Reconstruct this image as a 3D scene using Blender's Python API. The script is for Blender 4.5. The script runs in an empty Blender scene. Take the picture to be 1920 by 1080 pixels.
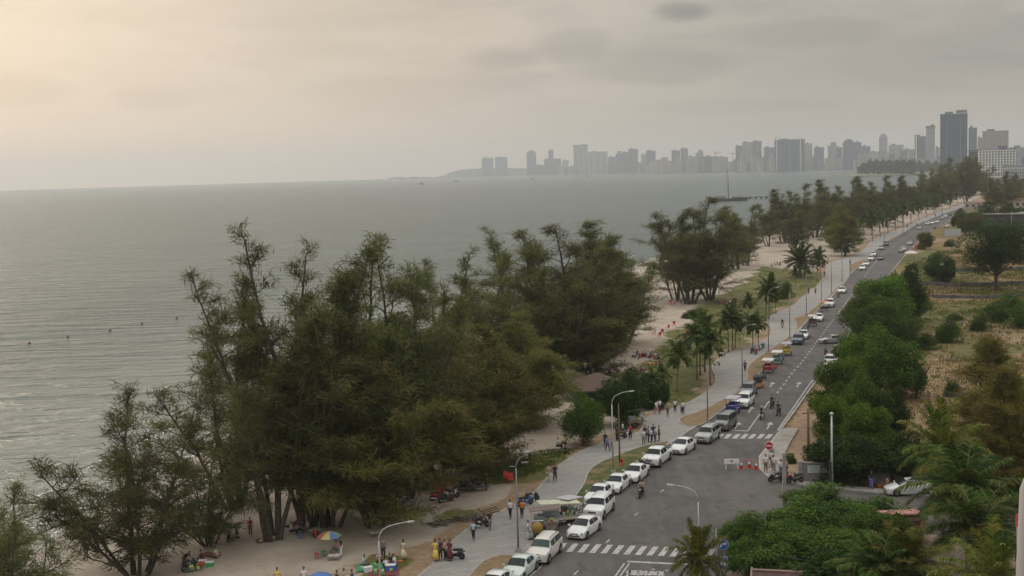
import bpy, bmesh, math, random
import numpy as np
from mathutils import Vector, Matrix, Euler

S = bpy.context.scene
COL = S.collection
R = math.radians
PI = math.pi

# ---------------------------------------------------------------- camera
F_PX, CX, CY = 2360.0, 960.0, 540.0          # focal length in px of a 1920 wide frame
PITCH, ROLL, CAM_H = math.atan(218 / 2360.0), R(1.67), 31.0
cam_d = bpy.data.cameras.new('camera')
cam = bpy.data.objects.new('camera', cam_d)
COL.objects.link(cam)
_F = Vector((0, math.cos(PITCH), -math.sin(PITCH)))
_R0 = Vector((1, 0, 0)); _U0 = Vector((0, math.sin(PITCH), math.cos(PITCH)))
_R = _R0 * math.cos(ROLL) - _U0 * math.sin(ROLL)
_U = _U0 * math.cos(ROLL) + _R0 * math.sin(ROLL)
m = Matrix.Identity(4)
for i in range(3):
    m[i][0], m[i][1], m[i][2] = _R[i], _U[i], -_F[i]
m[2][3] = CAM_H
cam.matrix_world = m
cam_d.sensor_width = 36.0
cam_d.lens = 36.0 * F_PX / 1920.0
cam_d.clip_start = 0.3
cam_d.clip_end = 60000
S.camera = cam

# ---------------------------------------------------------------- exposure
S.view_settings.view_transform = 'Standard'
S.view_settings.look = 'None'
S.view_settings.gamma = 1.0
S.view_settings.exposure = 0.0
S.render.engine = 'CYCLES'
S.cycles.use_denoising = True
S.cycles.max_bounces = 6
S.cycles.diffuse_bounces = 2
S.cycles.glossy_bounces = 2
S.cycles.transmission_bounces = 3
S.cycles.transparent_max_bounces = 6
S.cycles.volume_bounces = 1
S.cycles.use_adaptive_sampling = True
S.cycles.adaptive_threshold = 0.02

# ---------------------------------------------------------------- sun and sky (hazy evening overcast)
SUN_EL, SUN_AZ = R(17), R(-38)               # azimuth from +Y, positive to the right
sun_dir = Vector((math.sin(SUN_AZ) * math.cos(SUN_EL), math.cos(SUN_AZ) * math.cos(SUN_EL), math.sin(SUN_EL)))
sd = bpy.data.lights.new('sun', 'SUN')
sd.energy = 0.9; sd.angle = R(14); sd.color = (1.0, 0.88, 0.74)
so = bpy.data.objects.new('sun', sd); COL.objects.link(so)
so.rotation_euler = sun_dir.to_track_quat('Z', 'Y').to_euler()

W = bpy.data.worlds.new('World'); S.world = W; W.use_nodes = True
nt = W.node_tree; N = nt.nodes; L = nt.links
N.clear()
def wn(t, **kw):
    n = N.new(t)
    for k, v in kw.items(): setattr(n, k, v)
    return n
def wmath(op, a, b=None, c=None, clamp=False):
    n = wn('ShaderNodeMath', operation=op, use_clamp=clamp)
    for i, v in enumerate((a, b, c)):
        if v is None: continue
        if isinstance(v, (int, float)): n.inputs[i].default_value = v
        else: L.new(v, n.inputs[i])
    return n.outputs[0]
def wmix(f, a, b, bt='MIX'):
    n = wn('ShaderNodeMix', data_type='RGBA', blend_type=bt)
    for s, v in ((n.inputs[0], f), (n.inputs[6], a), (n.inputs[7], b)):
        if isinstance(v, tuple): s.default_value = (*v, 1)
        elif isinstance(v, (int, float)): s.default_value = v
        else: L.new(v, s)
    return n.outputs[2]
def wramp(v, a, b, c=0.0, d=1.0):
    n = wn('ShaderNodeMapRange', interpolation_type='SMOOTHSTEP')
    L.new(v, n.inputs[0])
    for i, q in enumerate((a, b, c, d)): n.inputs[i + 1].default_value = q
    return n.outputs[0]
sky = wn('ShaderNodeTexSky', sky_type='NISHITA', sun_disc=False, sun_elevation=SUN_EL, sun_rotation=SUN_AZ,
         air_density=1.6, dust_density=4.0, ozone_density=1.0)
skyb = wmix(1.0, sky.outputs[0], (0.09, 0.09, 0.10), 'MULTIPLY')
tc = wn('ShaderNodeTexCoord').outputs['Generated']
sep = wn('ShaderNodeSeparateXYZ'); L.new(tc, sep.inputs[0])
X, Y, Z = sep.outputs
dt = wn('ShaderNodeVectorMath', operation='DOT_PRODUCT'); L.new(tc, dt.inputs[0]); dt.inputs[1].default_value = sun_dir
glow = wramp(dt.outputs['Value'], 0.58, 0.98)
glow2 = wmath('POWER', wmath('MAXIMUM', dt.outputs['Value'], 0.0), 14.0)
# cloud layer seen from below: project the direction on a high plane
den = wmath('ADD', wmath('MAXIMUM', Z, 0.0), 0.10)
cmb = wn('ShaderNodeCombineXYZ'); L.new(wmath('DIVIDE', X, den), cmb.inputs[0]); L.new(wmath('DIVIDE', Y, den), cmb.inputs[1])
def wnoise(scale, det, rough, sx, sy, off):
    mp = wn('ShaderNodeMapping'); L.new(cmb.outputs[0], mp.inputs[0])
    mp.inputs['Scale'].default_value = (sx, sy, 1); mp.inputs['Location'].default_value = off
    n = wn('ShaderNodeTexNoise'); L.new(mp.outputs[0], n.inputs['Vector'])
    n.inputs['Scale'].default_value = scale; n.inputs['Detail'].default_value = det; n.inputs['Roughness'].default_value = rough
    return n.outputs[0]
n1 = wnoise(0.55, 5, 0.5, 1.0, 0.9, (3.1, 0.4, 0))
n2 = wnoise(1.6, 5, 0.55, 1.0, 1.0, (7.7, 2.2, 0))
cm3 = wn('ShaderNodeCombineXYZ'); L.new(wmath('MULTIPLY', wmath('DIVIDE', X, Y), 9.0), cm3.inputs[0]); L.new(wmath('MULTIPLY', Z, 24.0), cm3.inputs[1])
n3n = wn('ShaderNodeTexNoise'); L.new(cm3.outputs[0], n3n.inputs['Vector']); n3n.inputs['Scale'].default_value = 1.0; n3n.inputs['Detail'].default_value = 6; n3n.inputs['Roughness'].default_value = 0.6
n3 = n3n.outputs[0]
wisp = wramp(n3, 0.40, 0.62)
cl = wmath('ADD', wmath('MULTIPLY', n1, 0.65), wmath('MULTIPLY', n2, 0.35))
cloud = wramp(cl, 0.44, 0.62)
cloud_hi = wramp(Z, 0.015, 0.09)
base = wmix(glow, (0.365, 0.338, 0.302), (0.64, 0.56, 0.475))
lowband = wramp(Z, 0.0, 0.07, 1.0, 0.0)
base = wmix(wmath('MULTIPLY', lowband, 0.55), base, wmix(glow, (0.44, 0.385, 0.325), (0.78, 0.63, 0.455)))
dark = wmix(glow, (0.215, 0.222, 0.226), (0.56, 0.475, 0.385))
col = wmix(wmath('MULTIPLY', wmath('MULTIPLY', cloud, cloud_hi), 0.8), base, dark)
col = wmix(wmath('MULTIPLY', wmath('MULTIPLY', wisp, wramp(Z, 0.03, 0.10)), 0.28), col, wmix(glow, (0.20, 0.206, 0.21), (0.50, 0.43, 0.35)))
# one small darker cloud of its own
def puff(az, el, ra, re, amp, prev):
    cx = wmath('DIVIDE', wmath('SUBTRACT', wmath('DIVIDE', X, Y), math.tan(R(az))), ra)
    cz = wmath('DIVIDE', wmath('SUBTRACT', Z, math.sin(R(el))), re)
    rr = wmath('ADD', wmath('MULTIPLY', cx, cx), wmath('MULTIPLY', cz, cz))
    rr = wmath('ADD', rr, wmath('MULTIPLY', wmath('SUBTRACT', n3, 0.5), 4.0))
    fr = wmath('MULTIPLY', wmath('MULTIPLY', wramp(rr, 0.0, 1.5, 1.0, 0.0), amp), wramp(Y, 0.0, 0.2))
    return wmix(fr, prev, wmix(glow, (0.150, 0.160, 0.168), (0.46, 0.40, 0.335)))
for az_, el_, ra_, re_, am_ in ((8.0, 6.85, .024, .0095, 1.0), (3.0, 5.6, .030, .014, .55), (-.2, 5.0, .028, .009, .5), (7.0, 4.6, .065, .015, .4), (13.0, 5.6, .075, .012, .35), (18.5, 4.2, .10, .020, .25),
                                (-20.5, 3.9, .040, .013, .42), (-15.4, 3.7, .045, .011, .38), (-8, 6.8, .09, .008, .25), (10.5, 2.6, .09, .006, .15), (-1, 7.6, .05, .006, .3)):
    col = puff(az_, el_, ra_, re_, am_, col)
col = wmix(0.90, skyb, col)
# an overcast sky is brightest high up
zen = wmath('ADD', 1.0, wmath('MULTIPLY', wramp(Z, 0.20, 0.75), 1.7))
vm = wn('ShaderNodeVectorMath', operation='SCALE'); L.new(wmix(wramp(Z, 0.2, 0.6), col, (0.40, 0.395, 0.385)), vm.inputs[0]); L.new(zen, vm.inputs['Scale']); col = vm.outputs[0]
# below the horizon: a plain dull continuation so that nothing glows from underneath
col = wmix(wramp(Z, -0.03, -0.004, 1.0, 0.0), col, (0.30, 0.28, 0.25))
bg = wn('ShaderNodeBackground'); L.new(col, bg.inputs[0]); bg.inputs[1].default_value = 1.22
ow = wn('ShaderNodeOutputWorld'); L.new(bg.outputs[0], ow.inputs[0])

# ---------------------------------------------------------------- layout helpers
def ray(px, py):
    return (_F * F_PX + _R * (px - CX) + _U * (CY - py)).normalized()
def G(px, py, z=0.0):
    """world point at height z that the photograph shows at pixel (px, py)"""
    d = ray(px, py)
    t = (z - CAM_H) / d.z
    return Vector((d.x * t, d.y * t, z))
def at_dist(px, py, dist):
    """world point at ground distance dist along the ray of a pixel"""
    d = ray(px, py)
    t = dist / math.hypot(d.x, d.y)
    return Vector((d.x * t, d.y * t, CAM_H + d.z * t))
def hgt(bx, by, ty, z0=0.0):
    """height of an upright thing whose foot is at pixel (bx,by) and top at row ty"""
    g = G(bx, by, z0)
    return at_dist(bx, ty, math.hypot(g.x, g.y)).z - z0

# ---------------------------------------------------------------- tagging
def tag(o, label=None, cat=None, group=None, kind=None):
    if label: o['label'] = label
    if cat: o['category'] = cat
    if group: o['group'] = group
    if kind: o['kind'] = kind
    return o
def empty(name, loc=(0, 0, 0), rz=0.0, label=None, cat=None, group=None):
    o = bpy.data.objects.new(name, None); COL.objects.link(o)
    o.location = loc; o.rotation_euler = (0, 0, rz); o.empty_display_size = 0.3
    return tag(o, label, cat, group)
def kids(o): return KIDS.get(o.name, [])
KIDS = {}
def link(o, parent=None):
    COL.objects.link(o)
    if parent is not None:
        o.parent = parent
        KIDS.setdefault(parent.name, []).append(o)
    return o
def copy_tree(o, parent=None, remap=None):
    c = o.copy()
    link(c, parent)
    if remap and c.type == 'MESH':
        for s in c.material_slots:
            mname = s.material.name if s.material else ''
            if mname in remap:
                s.link = 'OBJECT'; s.material = remap[mname]
    for ch in kids(o): copy_tree(ch, c, remap)
    return c
PLACED = set()
def place(proto, loc, rz=0.0, label=None, cat=None, group=None, scale=None, remap=None):
    """first call moves the prototype itself, later calls copy it with its parts"""
    if proto.name not in PLACED and not remap:
        PLACED.add(proto.name); o = proto
    else:
        o = copy_tree(proto, None, remap)
        if 'group' in o and not group: del o['group']
    o.location = loc; o.rotation_euler = (0, 0, rz)
    if scale is not None: o.scale = (scale,) * 3 if isinstance(scale, (int, float)) else scale
    return tag(o, label, cat, group)
def purge_proto(proto):
    """drop a prototype that was only ever copied"""
    if proto.name in PLACED: return
    def rm(o):
        for ch in kids(o): rm(ch)
        bpy.data.objects.remove(o)
    rm(proto)

# ---------------------------------------------------------------- materials
class MT:
    def __init__(s, name):
        s.m = bpy.data.materials.new(name); s.m.use_nodes = True
        s.t = s.m.node_tree; s.b = s.t.nodes['Principled BSDF']
    def n(s, t, **kw):
        q = s.t.nodes.new(t)
        for k, v in kw.items(): setattr(q, k, v)
        return q
    def l(s, a, b): s.t.links.new(a, b)
    def put(s, sock, v):
        if isinstance(v, tuple): sock.default_value = (*v, 1) if len(v) == 3 and len(sock.default_value) == 4 else v
        elif isinstance(v, (int, float)): sock.default_value = v
        else: s.l(v, sock)
    def math(s, op, a, b=0.0, clamp=False):
        q = s.n('ShaderNodeMath', operation=op, use_clamp=clamp); s.put(q.inputs[0], a); s.put(q.inputs[1], b); return q.outputs[0]
    def mix(s, f, a, b, bt='MIX'):
        q = s.n('ShaderNodeMix', data_type='RGBA', blend_type=bt)
        s.put(q.inputs[0], f); s.put(q.inputs[6], a); s.put(q.inputs[7], b); return q.outputs[2]
    def obj(s): return s.n('ShaderNodeTexCoord').outputs['Object']
    def pos(s): return s.n('ShaderNodeNewGeometry').outputs['Position']
    def map(s, vec, scale=(1, 1, 1), rot=(0, 0, 0), loc=(0, 0, 0)):
        q = s.n('ShaderNodeMapping'); s.l(vec, q.inputs[0])
        q.inputs['Scale'].default_value = scale; q.inputs['Rotation'].default_value = rot; q.inputs['Location'].default_value = loc
        return q.outputs[0]
    def noise(s, vec, scale, det=4, rough=0.55, dist=0.0):
        q = s.n('ShaderNodeTexNoise'); s.l(vec, q.inputs['Vector'])
        q.inputs['Scale'].default_value = scale; q.inputs['Detail'].default_value = det
        q.inputs['Roughness'].default_value = rough; q.inputs['Distortion'].default_value = dist
        return q.outputs[0]
    def ramp(s, v, a, b, c=0.0, d=1.0):
        q = s.n('ShaderNodeMapRange', interpolation_type='SMOOTHSTEP'); s.put(q.inputs[0], v)
        for i, w in enumerate((a, b, c, d)): q.inputs[i + 1].default_value = w
        return q.outputs[0]
    def bump(s, h, st=0.3, dist=0.05):
        q = s.n('ShaderNodeBump'); s.put(q.inputs['Height'], h); q.inputs['Strength'].default_value = st
        q.inputs['Distance'].default_value = dist; s.l(q.outputs[0], s.b.inputs['Normal'])
    def set(s, color=None, rough=None, metal=None, spec=None, coat=None):
        if color is not None: s.put(s.b.inputs['Base Color'], color)
        if rough is not None: s.put(s.b.inputs['Roughness'], rough)
        if metal is not None: s.b.inputs['Metallic'].default_value = metal
        if spec is not None: s.b.inputs['Specular IOR Level'].default_value = spec
        if coat is not None: s.b.inputs['Coat Weight'].default_value = coat
        return s.m
MATS = {}
def mat(name, color, rough=0.6, metal=0.0, var=0.12, scale=3.0, coat=0.0, spec=0.5):
    """plain coloured surface with a little grain and wear of its own"""
    if name in MATS: return MATS[name]
    t = MT(name)
    n = t.noise(t.obj(), scale, 5, 0.6)
    a = tuple(min(1, c * (1 - var)) for c in color); b = tuple(min(1, c * (1 + var)) for c in color)
    t.set(t.mix(t.ramp(n, 0.3, 0.7), a, b), t.ramp(n, 0.2, 0.8, max(0.02, rough - 0.08), min(1, rough + 0.08)), metal, spec, coat)
    MATS[name] = t.m
    return t.m

# ---------------------------------------------------------------- mesh builder
class MB:
    def __init__(s): s.v = []; s.f = []; s.mi = []; s.cur = 0
    def add(s, vs, fs):
        o = len(s.v); s.v += [tuple(v) for v in vs]
        for f in fs: s.f.append(tuple(o + i for i in f)); s.mi.append(s.cur)
        return s
    def box(s, c, sz, rz=0.0, taper=1.0, rx=0.0, ry=0.0):
        hx, hy, hz = sz[0] / 2, sz[1] / 2, sz[2] / 2
        M = Matrix.Translation(c) @ Euler((rx, ry, rz)).to_matrix().to_4x4()
        vs = []
        for z in (-1, 1):
            k = taper if z > 0 else 1
            for x, y in ((-1, -1), (1, -1), (1, 1), (-1, 1)): vs.append(M @ Vector((x * hx * k, y * hy * k, z * hz)))
        return s.add(vs, [(3, 2, 1, 0), (4, 5, 6, 7), (0, 1, 5, 4), (1, 2, 6, 5), (2, 3, 7, 6), (3, 0, 4, 7)])
    def tube(s, pts, rs, n=8, cap=True):
        pts = [Vector(p) for p in pts]
        if not isinstance(rs, (list, tuple)): rs = [rs] * len(pts)
        vs = []; fs = []; prev = None
        for i, p in enumerate(pts):
            d = (pts[min(i + 1, len(pts) - 1)] - pts[max(i - 1, 0)]).normalized()
            if prev is None:
                a = d.orthogonal().normalized()
            else:
                a = (prev - d * prev.dot(d)); a = a.normalized() if a.length > 1e-6 else d.orthogonal().normalized()
            prev = a; b = d.cross(a)
            for k in range(n):
                t = 2 * PI * k / n
                vs.append(p + (a * math.cos(t) + b * math.sin(t)) * rs[i])
        for i in range(len(pts) - 1):
            for k in range(n):
                k2 = (k + 1) % n
                fs.append((i * n + k, i * n + k2, (i + 1) * n + k2, (i + 1) * n + k))
        if cap:
            fs.append(tuple(range(n - 1, -1, -1))); fs.append(tuple((len(pts) - 1) * n + k for k in range(n)))
        return s.add(vs, fs)
    def lathe(s, prof, n=16, c=(0, 0, 0), axis='Z'):
        vs = []; fs = []
        for r, z in prof:
            for k in range(n):
                t = 2 * PI * k / n
                x, y = r * math.cos(t), r * math.sin(t)
                v = (x, y, z) if axis == 'Z' else ((x, z, y) if axis == 'Y' else (z, x, y))
                vs.append((v[0] + c[0], v[1] + c[1], v[2] + c[2]))
        for i in range(len(prof) - 1):
            for k in range(n):
                k2 = (k + 1) % n
                fs.append((i * n + k, i * n + k2, (i + 1) * n + k2, (i + 1) * n + k))
        if prof[0][0] > 1e-4: fs.append(tuple(range(n - 1, -1, -1)))
        if prof[-1][0] > 1e-4: fs.append(tuple((len(prof) - 1) * n + k for k in range(n)))
        return s.add(vs, fs)
    def ball(s, c, r, n=10, m_=6):
        if not isinstance(r, (tuple, list)): r = (r, r, r)
        vs = []; fs = []
        for i in range(m_ + 1):
            a = PI * i / m_
            for k in range(n):
                t = 2 * PI * k / n
                vs.append((c[0] + r[0] * math.sin(a) * math.cos(t), c[1] + r[1] * math.sin(a) * math.sin(t), c[2] + r[2] * math.cos(a)))
        for i in range(m_):
            for k in range(n):
                k2 = (k + 1) % n
                fs.append((i * n + k, (i + 1) * n + k, (i + 1) * n + k2, i * n + k2))
        return s.add(vs, fs)
    def prism(s, poly, z0, z1):
        """closed slab over a 2-D outline (counter-clockwise)"""
        n = len(poly)
        vs = [(p[0], p[1], z0) for p in poly] + [(p[0], p[1], z1) for p in poly]
        fs = [tuple(range(n - 1, -1, -1)), tuple(range(n, 2 * n))]
        fs += [(i, (i + 1) % n, n + (i + 1) % n, n + i) for i in range(n)]
        return s.add(vs, fs)
    def mesh(s, name):
        me = bpy.data.meshes.new(name); me.from_pydata(s.v, [], s.f); me.update()
        return me
    def build(s, name, mats, parent=None, smooth=False, loc=None):
        me = s.mesh(name)
        if not isinstance(mats, (list, tuple)): mats = [mats]
        for q in mats: me.materials.append(q)
        if len(mats) > 1: me.polygons.foreach_set('material_index', s.mi)
        if smooth: me.polygons.foreach_set('use_smooth', [True] * len(me.polygons))
        o = bpy.data.objects.new(name, me)
        if loc is not None: o.location = loc
        return link(o, parent)
def smooth_auto(o, ang=40):
    me = o.data
    bm = bmesh.new(); bm.from_mesh(me)
    bmesh.ops.recalc_face_normals(bm, faces=bm.faces)
    for e in bm.edges:
        e.smooth = not (len(e.link_faces) == 2 and e.calc_face_angle(0) > R(ang))
    for f in bm.faces: f.smooth = True
    bm.to_mesh(me); bm.free()
    return o
def np_mesh(name, verts, quads, material, smooth=False):
    """fast mesh from numpy arrays"""
    me = bpy.data.meshes.new(name)
    nv, nf, k = len(verts), len(quads), quads.shape[1]
    me.vertices.add(nv); me.vertices.foreach_set('co', verts.astype(np.float32).ravel())
    me.loops.add(nf * k); me.loops.foreach_set('vertex_index', quads.astype(np.int32).ravel())
    me.polygons.add(nf); me.polygons.foreach_set('loop_start', np.arange(0, nf * k, k, dtype=np.int32))
    if smooth: me.polygons.foreach_set('use_smooth', np.ones(nf, dtype=bool))
    me.update(calc_edges=True); me.validate()
    if material: me.materials.append(material)
    return me
# ================================================================ the setting
SEA_Z = -2.0
def polyP(pts, z=0.0): return [G(x, y, z).xy for x, y in pts]
def rot_smooth(pts, it=2):
    """Chaikin smoothing of an open 2-D line"""
    for _ in range(it):
        out = [pts[0]]
        for a, b in zip(pts, pts[1:]): out += [a * 0.75 + b * 0.25, a * 0.25 + b * 0.75]
        out.append(pts[-1]); pts = out
    return pts
def chaikin_closed(pts, it=2):
    for _ in range(it):
        out = []
        for a, b in zip(pts, pts[1:] + pts[:1]): out += [a * 0.75 + b * 0.25, a * 0.25 + b * 0.75]
        pts = out
    return pts
# --- lines of the place, read from the photograph
SHORE = rot_smooth(polyP([(-260, 1400), (0, 1150), (110, 1010), (250, 925), (420, 835), (620, 745), (850, 640), (1050, 560), (1230, 482),
                          (1400, 432), (1560, 396), (1700, 366), (1770, 344), (1790, 334)], SEA_Z), 2)
ROAD_L = rot_smooth(polyP([(560, 1400), (940, 1080), (1078, 956), (1100, 941), (1145, 905), (1180, 880), (1222, 851), (1262, 829), (1300, 803), (1352, 772),
                           (1394, 738), (1424, 702), (1457, 665), (1483, 640), (1512, 603), (1548, 568), (1576, 540), (1603, 505),
                           (1648, 464), (1694, 436), (1735, 414), (1775, 399), (1806, 389), (1822, 380), (1826, 372)]), 1)
ROAD_R = rot_smooth(polyP([(1822, 393), (1802, 404), (1772, 419), (1745, 434), (1722, 452), (1694, 482), (1664, 520), (1640, 556), (1610, 600), (1580, 645),
                           (1525, 722), (1456, 818), (1424, 858)]), 1)
CORNER = polyP([(1424, 858), (1425, 880), (1440, 895), (1462, 903), (1500, 909), (1560, 917), (1660, 926), (1740, 931), (1960, 945), (2400, 965)])
SIDE_S = polyP([(2400, 1100), (1960, 1050), (1760, 1003), (1640, 985), (1500, 985), (1420, 1000), (1380, 1030), (1360, 1075), (1340, 1200), (1300, 1400)])
PROM_L = rot_smooth(polyP([(380, 1400), (793, 1080), (847, 1017), (882, 989), (930, 964), (979, 942), (1007, 920), (1022, 901), (1042, 880), (1066, 860), (1109, 838),
                           (1150, 826), (1196, 814), (1206, 800), (1207, 789), (1223, 778), (1264, 767), (1305, 749), (1340, 725), (1343, 708), (1334, 692), (1340, 678),
                           (1366, 663), (1413, 648), (1444, 633), (1448, 615), (1436, 603), (1448, 590), (1486, 576), (1510, 552), (1534, 536), (1548, 515),
                           (1548, 500), (1560, 491), (1600, 480), (1622, 468), (1634, 450), (1665, 436), (1700, 424), (1738, 406), (1772, 393), (1800, 384), (1822, 376)]), 1)

def resample(line, step):
    out = []; acc = 0.0
    for a, b in zip(line, line[1:]):
        d = (b - a); l = d.length
        while acc < l: out.append((a + d * (acc / l), d.normalized())); acc += step
        acc -= l
    return out
def pline_dist(P, line):
    """signed distance of points P (n,2) to an open line (+ = right of its direction)"""
    A = np.array([[p[0], p[1]] for p in line]); best = np.full(len(P), 1e9); sgn = np.ones(len(P))
    for a, b in zip(A[:-1], A[1:]):
        d = b - a; L2 = (d @ d) + 1e-9
        t = np.clip(((P - a) @ d) / L2, 0, 1)
        q = a + t[:, None] * d
        r = P - q; dist = np.hypot(r[:, 0], r[:, 1])
        cr = d[0] * (P[:, 1] - a[1]) - d[1] * (P[:, 0] - a[0])
        m_ = dist < best - 1e-6
        best[m_] = dist[m_]; sgn[m_] = np.where(cr[m_] < 0, 1, -1)
    return best * sgn
def inside(P, poly):
    """points in polygon -> bool array"""
    A = np.array([[p[0], p[1]] for p in poly]); n = len(A); r = np.zeros(len(P), bool)
    j = n - 1
    for i in range(n):
        xi, yi = A[i]; xj, yj = A[j]
        c = ((yi > P[:, 1]) != (yj > P[:, 1]))
        with np.errstate(divide='ignore', invalid='ignore'):
            xx = (xj - xi) * (P[:, 1] - yi) / (yj - yi + 1e-12) + xi
        r ^= c & (P[:, 0] < xx); j = i
    return r
def poly_dist(P, poly):
    """signed distance to a closed outline, + inside"""
    pl = list(poly) + [poly[0]]
    d = np.abs(pline_dist(P, pl))
    return np.where(inside(P, poly), d, -d)
def vnoise(P, scale, seed=0):
    """cheap smooth value noise in numpy"""
    rs = np.random.RandomState(seed); T = rs.rand(64, 64)
    q = P / scale; i = np.floor(q).astype(int); f = q - i; f = f * f * (3 - 2 * f)
    g = lambda a, b: T[a % 64, b % 64]
    x0, y0 = i[:, 0], i[:, 1]
    return (g(x0, y0) * (1 - f[:, 0]) + g(x0 + 1, y0) * f[:, 0]) * (1 - f[:, 1]) + (g(x0, y0 + 1) * (1 - f[:, 0]) + g(x0 + 1, y0 + 1) * f[:, 0]) * f[:, 1]
def sstep(x, a, b):
    t = np.clip((x - a) / (b - a), 0, 1); return t * t * (3 - 2 * t)

# --- ground: one sheet from the sea bed to the lots right of the road
def ground_height(P):
    d = pline_dist(P, SHORE)
    z = -0.10 + (SEA_Z + 0.10) * (1 - sstep(d, -2, 26)) - 0.9 * (1 - sstep(d, -22, 0))
    rr = pline_dist(P, PROM_L)                    # sand undulates, flat beside the promenade
    z += (vnoise(P, 5, 1) - 0.5) * 0.22 * sstep(-rr, 0.5, 4) * sstep(d, 2, 12)
    return z
def gz(x, y): return float(ground_height(np.array([[x, y]]))[0])
def GG(px, py):
    """point on the actual ground surface seen at a pixel"""
    z = 0.0
    for _ in range(6):
        p = G(px, py, z); z = gz(p.x, p.y)
    return Vector((p.x, p.y, z))

rows = [62 * (1250 / 62) ** (i / 330) for i in range(331)]
fr = np.linspace(-0.60, 0.52, 330)
Yg = np.array(rows)[:, None] * np.ones(330)[None, :]
Xg = Yg * fr[None, :]
P = np.stack([Xg.ravel(), Yg.ravel()], 1)
dS = pline_dist(P, SHORE)
keep = dS > -40
Zg = ground_height(P)
sand = np.ones(len(P)); grass = np.zeros(len(P)); dirt = np.zeros(len(P)); dry = np.zeros(len(P))
wob = (vnoise(P, 6, 3) - 0.5) * 6 + (vnoise(P, 1.8, 4) - 0.5) * 2.5
dP = -pline_dist(P, PROM_L)                        # distance seaward of the promenade
dR = pline_dist(P, ROAD_R[::-1])                   # distance inland of the road
ddL = pline_dist(P, ROAD_L)
def patch(arr, pts, soft=1.5, amt=1.0, w=1.0):
    d = poly_dist(P, polyP(pts)) + wob * w
    np.maximum(arr, amt * sstep(d, -soft, soft), out=arr)
# dirt verge along the promenade
np.maximum(dirt, sstep(3.2 + wob * 0.5 - dP, -1.2, 1.5) * 0.85, out=dirt)
# lawns between promenade and sand
patch(grass, [(850, 880), (870, 905), (950, 905), (1000, 905), (1040, 870), (1085, 840), (1000, 845), (930, 860)], 1.2, 1, 0.6)
patch(grass, [(660, 1068), (700, 1040), (770, 1050), (740, 1090), (640, 1110)], 1.0, 1, 0.4)
patch(grass, [(1060, 730), (1110, 760), (1200, 790), (1320, 735), (1330, 690), (1350, 660), (1420, 640), (1430, 600), (1480, 570), (1530, 530), (1540, 510),
              (1430, 500), (1390, 530), (1330, 560), (1290, 610), (1230, 640), (1200, 690), (1110, 705)], 3, 0.95, 1.0)
patch(grass, [(800, 975), (850, 985), (900, 950), (850, 950)], 1.0, 0.7, 0.3)
patch(dry, [(1240, 720), (1290, 690), (1380, 640), (1430, 580), (1490, 520), (1400, 520), (1340, 570), (1300, 640), (1240, 680)], 4, 0.8, 1.0)
patch(dirt, [(1290, 745), (1340, 720), (1335, 690), (1270, 700), (1240, 730)], 2, 0.8, 0.6)
patch(dirt, [(600, 1090), (760, 1085), (800, 1040), (860, 990), (800, 1010), (740, 1045), (700, 1040), (600, 1075)], 1.2, 0.6, 0.5)
patch(dirt, [(1200, 545), (1440, 540), (1500, 480), (1440, 470), (1380, 520)], 3, 0.35, 1.0)
# inland lots
inl = sstep(dR, -0.5, 0.8)
g1 = vnoise(P, 14, 7); g2 = vnoise(P, 4, 8); g3 = vnoise(P * np.array([1, 0.35]), 9, 9)
mask_in = inl > 0.01
sand[mask_in] = 0
dry[mask_in] = (sstep(g1 * 0.6 + g2 * 0.4, 0.25, 0.6))[mask_in]
grass[mask_in] = (sstep(g3 * 0.7 + g2 * 0.3, 0.50, 0.75) * 0.55)[mask_in]
dirt[mask_in] = (sstep(vnoise(P, 8, 12) * 0.7 + g2 * 0.3, 0.5, 0.75) * 0.7)[mask_in]
def lot(arr, pts, v, soft=1.5, w=0.5):
    d = sstep(poly_dist(P, polyP(pts)) + wob * w, -soft, soft); arr[:] = arr * (1 - d) + v * d
lot(grass, [(1690, 480), (1740, 470), (1850, 490), (1840, 530), (1740, 530), (1690, 550)], 0.9)
lot(dirt, [(1690, 480), (1740, 470), (1850, 490), (1840, 530), (1740, 530), (1690, 550)], 0.0)
lot(dirt, [(1720, 600), (1930, 600), (1930, 660), (1740, 680)], 0.5)
lot(grass, [(1780, 450), (1930, 450), (1930, 505), (1790, 505)], 0.12)
lot(grass, [(1700, 570), (1850, 560), (1870, 600), (1720, 610)], 0.75)
lot(grass, [(1720, 690), (1800, 680), (1850, 800), (1700, 800)], 0.05)
lot(dirt, [(1720, 690), (1800, 680), (1850, 800), (1700, 800)], 0.45)
lot(dirt, [(1480, 810), (1530, 720), (1560, 720), (1540, 900), (1450, 895)], 1.0, 0.6, 0.2)
lot(grass, [(1480, 810), (1530, 720), (1560, 720), (1540, 900), (1450, 895)], 0.1, 0.6, 0.2)
wet = 1 - sstep(dS, 1.0, 4.5)
nr, ncol = 331, 330
idx = np.arange(nr * ncol).reshape(nr, ncol)
q = np.stack([idx[:-1, :-1], idx[:-1, 1:], idx[1:, 1:], idx[1:, :-1]], -1).reshape(-1, 4)
q = q[keep[q].any(1)]

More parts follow.
